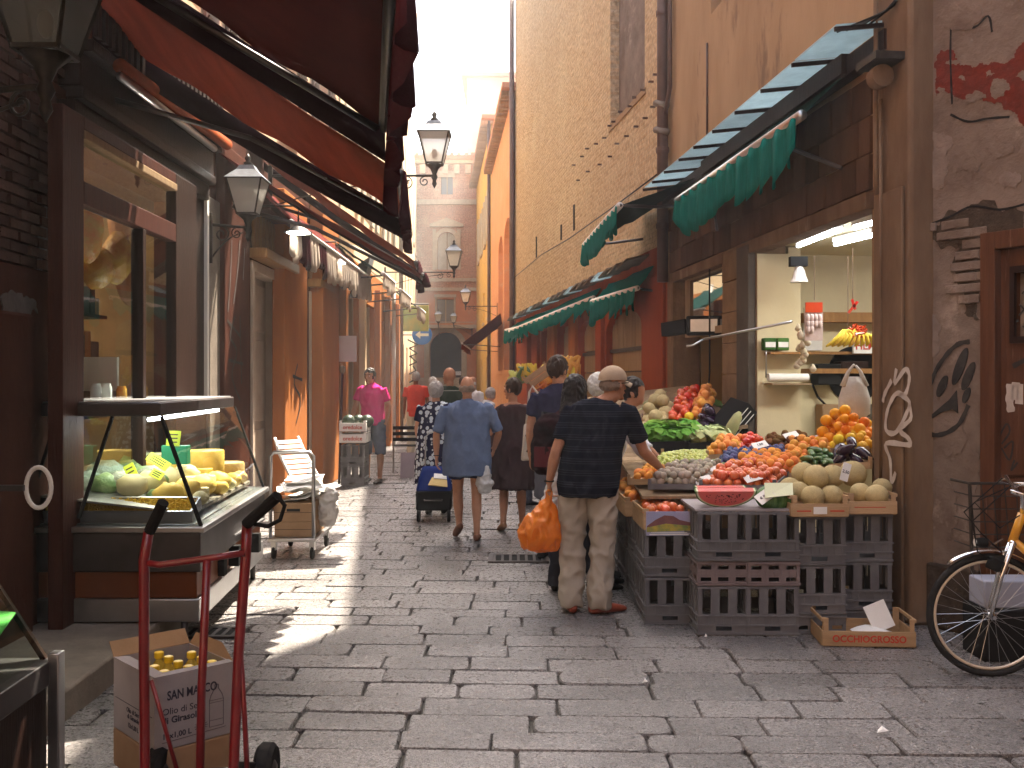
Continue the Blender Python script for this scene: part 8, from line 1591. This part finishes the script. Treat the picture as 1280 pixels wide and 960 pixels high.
def ftxt(s_, x_, z_, sz, b=False, sq=1.0, al='LEFT', par=t): return MB().text(s_, sz, Matrix.Translation((x_, -hl - .0012, z_)) @ Matrix.Rotation(R(90), 4, 'X'), .0004, b, sq, al).build('lettering', M['ink'], par)
ftxt('SAN MARCO', -.115, .205, .050, True, .72); ftxt('Olio di Semi', -.135, .145, .036); ftxt('di Girasole', -.135, .110, .036, True); ftxt('12x1,00 L', -.135, .050, .030, True); 
b_ = MB(); ol = [(.060, .045), (.060, .15), (.066, .17), (.082, .195), (.082, .21), (.098, .21), (.098, .195), (.114, .17), (.120, .15), (.120, .045), (.060, .045)]
for i in range(len(ol) - 1): b_.bar((ol[i][0], -hl - .001, ol[i][1]), (ol[i + 1][0], -hl - .001, ol[i + 1][1]), .0022, .001)
for z_ in (.14, .15, .07): b_.bar((.062, -hl - .001, z_), (.118, -hl - .001, z_), .0016, .001)
b_.bar((-.135, -hl - .001, .028), (.13, -hl - .001, .035), .002, .001); b_.build('bottle_drawing', M['ink'], t)
fl_ = MB()
for k in range(14): a = k * 2 * math.pi / 14; fl_.bar((.025 + .008 * math.cos(a), -hl - .001, .06 + .008 * math.sin(a)), (.025 + .028 * math.cos(a), -hl - .001, .06 + .022 * math.sin(a)), .003, .001)
fl_.build('sunflower_drawing', M['ink'], t)
sd_ = Matrix.Translation((-hw - .001, 0, 0)) @ Matrix.Rotation(R(-90), 4, 'Z') @ Matrix.Rotation(R(90), 4, 'X')
for s_, z_, sz in (('Olio di Semi', .105, .026), ('di Girasole', .08, .026), ('12x1,00 L', .045, .026)): MB().text(s_, sz, Matrix.Translation((0, 0, z_)) @ sd_, .0004, True).build('side_lettering', M['ink'], t)
MB().box(-hw - .0012, -hw, -hl + .02, hl - .02, .128, .130).build('side_line', M['ink'], t)
for sx in (0, 1):      # open flaps
    MB().quad((-hw, hl * (1 if sx else -1), .285), (hw, hl * (1 if sx else -1), .285), (hw, hl * (1.25 if sx else -.78), .34 if sx else .286), (-hw, hl * (1.25 if sx else -.78), .34 if sx else .286), .003).build('flap', M['card'] if sx else M['whitecard'], t)
MB().quad((hw, -hl, .285), (hw, hl, .285), (hw + .03, hl, .33), (hw + .03, -hl * .2, .33), .003).build('flap', M['card'], t); MB().quad((-hw, -hl, .285), (-hw + .05, -hl * .8, .287), (-hw + .05, hl * .8, .287), (-hw, hl, .285), .003).build('flap', M['whitecard'], t)
OILM = mat('yellow_oil', (.5, .36, .05), None, rough=.15); first = None
for i in range(3):
    for j in range(4):
        x_, y_ = -hw + .065 + i * .10, -hl + .06 + j * .092; p = t.matrix_basis @ Vector((x_, y_, .004)) if False else (Matrix.Translation(t.location) @ Matrix.Rotation(R(43), 4, 'Z')) @ Vector((x_, y_, .004))
        if (i, j) in ((0, 3), (2, 3)): continue
        if first is None:
            bt = thing('oil_bottle', 'x', 'bottle', p, 0, group='yellow capped oil bottles in the carton'); MB().lathe([(.034, 0), (.036, .01), (.036, .19), (.03, .23), (.014, .255), (.014, .262)], n=12).build('body', OILM, bt, 'auto'); MB().lathe([(.019, .262), (.020, .266), (.020, .284), (.017, .287)], n=12).build('cap', M['yplastic'], bt, 'auto'); first = bt
        else: bt = copy_tree(first, p)
        bt['label'] = 'yellow capped oil bottle in the open white carton'
t2b = thing('carton', 'closed cardboard carton under the white oil carton', 'box', (OX, OY, .027), R(41)); MB().box(-.17, .17, -.205, .205, 0, .155).build('body', M['card'], t2b, bevel=.004)
# ---------------------------------------------------------------- platform trolley with carton and papers
pt_ = thing('platform_trolley', 'steel push trolley with a tall bent tube handle', 'trolley', (0, 0, 0))
TX0, TX1 = W(343, 0, 9.1).x, W(396, 0, 9.1).x
MB().tube([(TX0, 8.95, .2), (TX0, 8.95, .93), (TX0 + .03, 8.95, .965), (TX1 - .03, 8.95, .965), (TX1, 8.95, .93), (TX1, 8.95, .2)], .016, 10).build('handle', M['steel'], pt_, True)
MB().box(TX0 - .02, TX1 + .02, 8.93, 9.75, .165, .195).build('deck', M['steel'], pt_, bevel=.005); MB().bar((TX0 - .08, 8.9, .18), (TX0 - .30, 8.75, .03), .05, .02).build('foot_lever', M['wood_pale'], pt_)
for x_ in (TX0 + .02, TX1 - .02):
    for y_ in (9.0, 9.68): wv = MB().lathe([(.02, -.014), (.055, -.014), (.062, 0), (.055, .014), (.02, .014)], (x_, y_, .062), 16, 'x').build('castor', M['rubber'], pt_); MB().box(x_ - .022, x_ + .022, y_ - .03, y_ + .03, .085, .165).build('fork', M['steel'], wv)
def carton(label, x0, x1, y0, y1, z0, z1, slot=True, m='card'):
    t = thing('carton', label, 'box', ((x0 + x1) / 2, (y0 + y1) / 2, z0)); w, l, h = x1 - x0, y1 - y0, z1 - z0; MB().box(-w / 2, w / 2, -l / 2, l / 2, 0, h).build('body', M[m], t, bevel=.004); MB().box(-w / 2 - .001, w / 2 + .001, -l / 2 - .001, -l / 2 + .001, h * .5 - .002, h * .5 + .002).build('seam', M['wood_dark'], t)
    if slot: MB().box(-.06, .06, -l / 2 - .002, -l / 2, h * .55, h * .7).build('hand_hole', M['black'], t)
    return t
carton('lower brown carton on the trolley', TX0 + .02, TX1 - .02, 9.02, 9.6, .198, .33, False); carton('brown carton with a hand hole under the white papers', TX0 + .01, TX1 - .02, 9.03, 9.58, .332, .50)
pp = MB(); rr = random.Random(4)
for k in range(9):
    c = V(TX0 + .10 + rr.uniform(0, .28), 9.15 + rr.uniform(0, .4), .51 + k * .022); rz_ = rr.uniform(-.6, .6); q = Euler((rr.uniform(-.12, .2), rr.uniform(-.3, .12), rz_)).to_matrix()
    pp.sheet(lambda u, v, c=c, q=q, k=k: c + q @ V((u - .5) * .34, (v - .5) * .26, .02 * math.sin(u * 5 + k) * math.cos(v * 4)), 4, 3, .003)
tag(pp.build('paper_pile', M['paper']), 'heap of crumpled white papers on the trolley carton', 'papers')
bgw = thing('white_bag', 'white plastic bag flopped on the right of the trolley', 'bag', (TX1 + .05, 9.35, .42)); g = MB(); g.loft([((0, 0, -.16), .05, .06), ((0, 0, -.05), .09, .1), ((0, 0, .08), .09, .09), ((.05, 0, .16), .06, .05)], 14); remesh(g, 'body', M['bag_white'], bgw, .012, 1, fold=.014, fs=13)
# white slatted folding chair leaning on the pilaster
fc = thing('folding_chair', 'white slatted folding chair leaning against the orange pilaster', 'chair', W(381, 640, 11.6)); fc.location.z = 0; fc.rotation_euler = (R(-10), 0, R(52))
for sx in (-1, 1): MB().tube([(sx * .2, -.28, 0.02), (sx * .2, -.1, .45), (sx * .19, .1, .80), (sx * .17, .16, .98)], .016, 8).build('side_rail', M['plaswhite'], fc, True)
for k in range(11): z_ = .30 + k * .062; MB().cbox((0, -.15 + k * .028, z_), (.38, .012, .045), Euler((R(-20), 0, 0))).build('slat', M['plaswhite'], fc)
# ---------------------------------------------------------------- melon crates, broom pole by the pink shirted man
mc = [(W(442, 0, 15.15).x, 15.3)]
for k, lb in enumerate(('bottom grey crate of the left side stack', 'middle grey crate of the left side stack')):
    o = copy_tree(cA, (mc[0][0], mc[0][1], k * .315), 0, lb, 'grey crates stacked beside the pink shirted man'); o.scale = (1.05, 1, 1)
for k, lb in enumerate(('lower white fruit box with red lettering beside the pink shirted man', 'upper white fruit box with red lettering beside the pink shirted man')):
    ob_ = open_box('fruit_box', lb, (mc[0][0], mc[0][1] - .0, .66 + k * .17), .40, .50, .13, 0, m='plaswhite', lettering=('oredolce', .085, 'redink'), post=.035)
for k in range(3): o = MB().ell((0, 0, 0), (.105, .105, .10), 16, 10).build('dark_watermelon', mat('dark_melon_rind', (.02, .035, .02), (.03, .05, .03), 6, .35) if k == 0 else bpy.data.materials['dark_melon_rind'], None, True); o.location = (mc[0][0] - .09 + .14 * k, 15.25 + .05 * (k % 2), .66 + .17 + .15); tag(o, ('left', 'middle', 'right')[k] + ' dark round watermelon on the red lettered boxes', 'watermelon')
brm = thing('broom', 'red handled pole leaning beside the melon crates', 'pole', (0, 0, 0)); MB().tube([W(424, 605, 15.3), W(428, 465, 15.6)], .02, 8).build('handle', M['valance'], brm, True); MB().ell(W(428, 462, 15.6), (.05, .05, .07)).build('knob', M['pil_brown'], brm, True)
nt = MB().box(-.17, .17, -.004, .004, -.22, .22).build('notice', M['paper']); nt.location = W(433, 436, 17.0); tag(nt, 'pale notice hanging in the shop doorway above the melon crates', 'notice')
# cafe chairs and boards far left
def chair(label, loc, rz):
    t = thing('street_chair', label, 'chair', loc, rz)
    for sx in (-1, 1): MB().tube([(sx * .21, -.2, 0), (sx * .21, -.2, .45), (sx * .21, -.24, .85)], .012, 6).build('rear_leg', M['steel'], t); MB().tube([(sx * .21, .2, 0), (sx * .21, .2, .45), (sx * .21, -.2, .45)], .012, 6).build('front_leg', M['steel'], t)
    for k in range(3): MB().box(-.22, .22, -.26 + .0, -.24, .55 + k * .1, .61 + k * .1).build('back_slat', M['black'], t)
    for k in range(5): MB().box(-.21, .21, -.2 + k * .08, -.14 + k * .08, .455, .467).build('seat_slat', M['black'], t)
    return t
chair('cafe chair with black slats and steel legs in the sun', (W(507, 0, 17.5).x, 17.5, 0), 0.1)
bd = thing('leaning_board', 'blank pale board leaning in the sun by the floral dress', 'board', W(511, 586, 0 + 17.0)); bd.location = (W(511, 0, 16.4).x, 16.4, 0); bd.rotation_euler = (R(-12), 0, 0); MB().box(-.14, .16, -.01, .01, 0, .42).build('panel', M['card'] if False else M['whitecard'], bd)
# ---------------------------------------------------------------- crate on the ground, litter
gc_ = W(1095, 800, 5.95); pc_ = open_box('fruit_crate', 'empty wooden crate lettered in red lying on the ground by the bicycle', (gc_.x + .0, 6.20, 0.004), .55, .34, .095, R(-4), lettering=('OCCHIOGROSSO', .058, 'redink'), post=.075)
MB().cbox((.07, .0, .13), (.14, .006, .17), Euler((R(-15), R(-20), .1))).build('card_scrap', M['paper'], None).location = (0, 0, 0)
cs = bpy.data.objects[-1] if False else [o for o in bpy.data.objects if o.name.startswith('card_scrap')][0]; cs.location = (gc_.x + .04, 6.2, 0.02); tag(cs, 'white card scrap sticking up out of the ground crate', 'card')
lf = MB().sheet(lambda u, v: V((u - .5) * .28, (v - .5) * .16, .05 + .03 * math.sin(u * 4)), 6, 3, .003).build('paper_sheet', M['paper']); lf.location = (gc_.x + .08, 6.15, .01); tag(lf, 'curled white paper lying inside the ground crate', 'paper')
for i, (px, py, s_) in enumerate(((1103, 917, .05), (368, 778, .035), (806, 855, .025), (882, 798, .02), (352, 690, .03))):
    p = G(px, py); o = MB().add([(-s_ * .6, -s_ * .3, .01), (s_ * .6, 0, .012), (s_ * .1, s_ * .4, .03), (-s_ * .3, s_ * .3, .012), (0, 0, .022)], [(0, 1, 4), (1, 2, 4), (2, 3, 4), (3, 0, 4)]).build('litter', M['paper']); o.location = (p.x, p.y, 0); tag(o, ('white triangular scrap on the paving at the lower right', 'crumpled white scrap on the paving right of the red truck', 'tiny pale scrap on the paving left of centre right', 'pale splinter at the foot of the front crates', 'paper bit near the trolley wheel')[i], 'litter')
# ---------------------------------------------------------------- bicycle
bk = thing('bicycle', 'yellow bicycle with chrome mudguard parked against the wall, cropped at the right', 'bicycle', (0, 0, 0))
H0 = W(1237, 772, 5.45); rw = .335; RY = Vector((H0.x, H0.y, .335))
hd_ = R(-20)
fx = Vector((math.cos(R(-4)), math.sin(R(-4)), 0)); dr = Vector((math.cos(hd_), math.sin(hd_), 0)); rear = RY + dr * 1.05
def wheel(c, ax, name):
    up_ = Vector((0, 0, 1)); P = lambda r, a, o=0: c + ax * (r * math.cos(a)) + up_ * (r * math.sin(a)) + ax.cross(up_) * o; N = 56
    w = MB().tube([P(.318, 2 * math.pi * k / N) for k in range(N + 1)], .0185, 10, False).build('tyre', M['rubber'], bk, True); MB().tube([P(.292, 2 * math.pi * k / N) for k in range(N + 1)], .009, 8, False).build('rim', mat('pale_rim', (.6, .5, .38), None, rough=.35, metal=.3) if 'pale_rim' not in bpy.data.materials else bpy.data.materials['pale_rim'], w, True)
    sp = MB()
    for k in range(32): a = 2 * math.pi * k / 32; sp.tube([P(.02, a + (.9 if k % 2 else -.9), .025 * (1 if k % 4 < 2 else -1)), P(.288, a)], .0013, 4)
    sp.build('spokes', M['steel'], w); MB().tube([P(0, 0, -.05), P(0, 0, .05)], .018, 10).build('hub', M['chrome'], w, True); MB().tube([P(0, 0, .05), P(0, 0, .07)], .011, 6).tube([P(0, 0, -.07), P(0, 0, -.05)], .011, 6).build('hub_nut', M['chrome'], w); return w
wheel(RY, fx, 'f'); wheel(rear, dr, 'r')
YB = mat('yellow_bike_paint', (.72, .36, .02), (.66, .3, .02), 20, .3, coat=.4)
hb = RY + dr * .11 + Vector((0, 0, .40)); ht_ = RY + dr * .16 + Vector((0, 0, .56)); hs2 = RY + dr * .12 + V(0, 0, .50)
side = dr.cross(V(0, 0, 1))
for sg in (-1, 1): MB().tube([RY + side * .055 * sg, RY + side * .055 * sg + dr * .05 + V(0, 0, .22), hb + side * .045 * sg], [.010, .013, .015], 8).build('fork_blade', M['chrome'], bk, True)
MB().tube([hb - side * .05, hb + side * .05], .017, 8).build('fork_crown', M['chrome'], bk, True)
MB().tube([hb, ht_], .023, 12).build('head_tube', YB, bk, True); bb = RY + dr * .62 + V(0, 0, -.04); st2 = RY + dr * .82 + V(0, 0, .50)
MB().tube([ht_ - V(0, 0, .03), st2], .019, 10).build('top_tube', YB, bk, True); MB().tube([hb + V(0, 0, .02), bb], .022, 10).build('down_tube', YB, bk, True); MB().tube([bb, st2 + V(0, 0, .03)], .018, 10).build('seat_tube', YB, bk, True); MB().tube([bb, rear], .012, 8).tube([st2, rear], .011, 8).build('rear_stay', YB, bk, True)
MB().tube([st2, st2 + V(0, 0, .14)], .014, 8).build('seat_post', M['steel'], bk); MB().ell(st2 + V(0, 0, .17), (.13, .08, .035)).build('saddle', M['black'], bk, True)
MB().tube([ht_, ht_ + V(0, 0, .10), ht_ + V(-.06, 0, .12)], .014, 8).build('stem', M['chrome'], bk, True)
hbc = ht_ + V(-.03, 0, .12); MB().tube([hbc + side * .28 - dr * -.12 + V(0, 0, .06), hbc + side * .20 - dr * .03 + V(0, 0, .06), hbc + side * .05, hbc - side * .05, hbc - side * .20 - dr * .03 + V(0, 0, .06), hbc - side * .28 + dr * .12 + V(0, 0, .06)], .012, 8).build('handlebar', M['chrome'], bk, True)
for sg in (-1, 1): MB().tube([hbc + side * .28 * sg + dr * .10 + V(0, 0, .06), hbc + side * .29 * sg + dr * .20 + V(0, 0, .05)], .017, 8).build('grip', M['black'], bk, True); MB().tube([hbc + side * .22 * sg + V(0, 0, .06), hbc + side * .26 * sg - dr * .06 + V(0, 0, .03), hbc + side * .29 * sg + dr * .06 + V(0, 0, .0)], .006, 6).build('brake_lever', M['chrome'], bk, True)
mg = MB().sheet(lambda u, v: RY + fx * (.365 * math.cos(R(128 - 118 * u))) + V(0, 0, .365 * math.sin(R(128 - 118 * u))) + side * (v - .5) * .055 + V(0, 0, -.012 * (2 * v - 1) ** 2), 20, 5, .002).build('mudguard', M['chrome'], bk, True)
hl_ = W(1226, 678, 5.38); MB().lathe([(.010, -.03), (.022, -.024), (.026, .0), (.026, .03)], (hl_.x, hl_.y, hl_.z), 14, 'x').build('headlight', M['black'], bk, 'auto'); MB().lathe([(.018, -.034), (.021, -.031)], (hl_.x, hl_.y, hl_.z), 14, 'x').build('headlight_lens', M['plaswhite'], bk)
MB().tube([hb + V(-.05, 0, .02), hl_ + V(.05, 0, -.02)], .006, 6).build('lamp_bracket', M['chrome'], bk); MB().cbox(W(1243, 705, 5.38), (.07, .05, .07), Euler((0, .4, 0))).build('brake_caliper', M['black'], bk, bevel=.01)
MB().tube([hbc + side * .2 - dr * .05 + V(0, 0, .05), W(1215, 652, 5.3), W(1222, 690, 5.3), W(1240, 700, 5.36)], .0035, 5).tube([hbc - side * .2 - dr * .05 + V(0, 0, .05), W(1205, 640, 5.35), W(1225, 665, 5.35), W(1252, 690, 5.4)], .0035, 5).tube([hbc + V(-.05, 0, .02), W(1218, 628, 5.3), W(1250, 660, 5.3), ht_], .0035, 5).build('cables', M['black'], bk, True)
MB().lathe([(.10, -.003), (.10, .003)], bb + side * .06, 28, 'y').build('chainwheel', M['steel'], bk); MB().tube([bb + side * .09, bb + side * .1 + V(.12, 0, -.12)], .01, 6).build('crank', M['chrome'], bk)
# second bike frame/rack behind: dark wire basket standing by the wall
bs = thing('wire_rack', 'dark wire basket frame standing behind the bicycle by the door', 'rack', (0, 0, 0)); b0_ = W(1212, 604, 5.95); ms = MB(); x0, x1, yb_, z0, z1 = b0_.x, b0_.x + .55, b0_.y, .62, 1.0
for k in range(9): ms.tube([(x0 + .04 + (x1 - x0) * k / 8 * .95, yb_ - .001 * k, z0), (x0 + (x1 - x0) * k / 8, yb_, z1)], .004, 5)
for k in range(6): z_ = z0 + (z1 - z0) * k / 5; ms.tube([(x0 + .02, yb_, z_), (x1, yb_, z_)], .004, 5).tube([(x0 + .02, yb_, z_), (x0 + .02, yb_ + .25, z_)], .004, 5)
ms.tube([(x0, yb_, z1), (x1, yb_, z1)], .009, 6).tube([(x0, yb_, z1), (x0, yb_ + .25, z1)], .009, 6).tube([(x0 + .03, yb_, 0.0), (x0, yb_, z1)], .010, 6).tube([(x1, yb_, 0.0), (x1, yb_, z1)], .010, 6); ms.build('basket', M['iron'], bs)
bbx = MB().box(-.22, .22, -.1, .1, 0, .16).build('pale_box', mat('pale_blue_card', (.35, .37, .45), None, rough=.6), None, bevel=.01); bbx.location = (W(1262, 0, 5.9).x, 5.85, .30); tag(bbx, 'pale blue grey box seen through the bicycle spokes', 'box')
bbs = MB().box(-.24, .24, -.14, .14, 0, .295).build('dark_crate', M['black'], None, bevel=.01); bbs.location = (bbx.location.x, 5.85, .003); tag(bbs, 'dark crate on the ground behind the bicycle wheel', 'crate')
# ---------------------------------------------------------------- air: thin scattering volume added to wash the far end with glow
hz = mat('air', (1, 1, 1)); nt_ = hz.node_tree; nt_.nodes.remove(nt_.nodes['Principled BSDF']); pv_ = nt_.nodes.new("ShaderNodeVolumePrincipled"); pv_.inputs["Density"].default_value = HAZE; pv_.inputs["Color"].default_value = (.98, .96, .93, 1); pv_.inputs["Anisotropy"].default_value = .55
nt_.links.new(pv_.outputs[0], nt_.nodes["Material Output"].inputs["Volume"])
if HAZE > 0: hb_ = MB().box(-62, 62, -31, 132, -1.2, 22).build('haze', hz); hb_['kind'] = 'stuff'
for _s in (TMP, TXT): bpy.data.scenes.remove(_s)
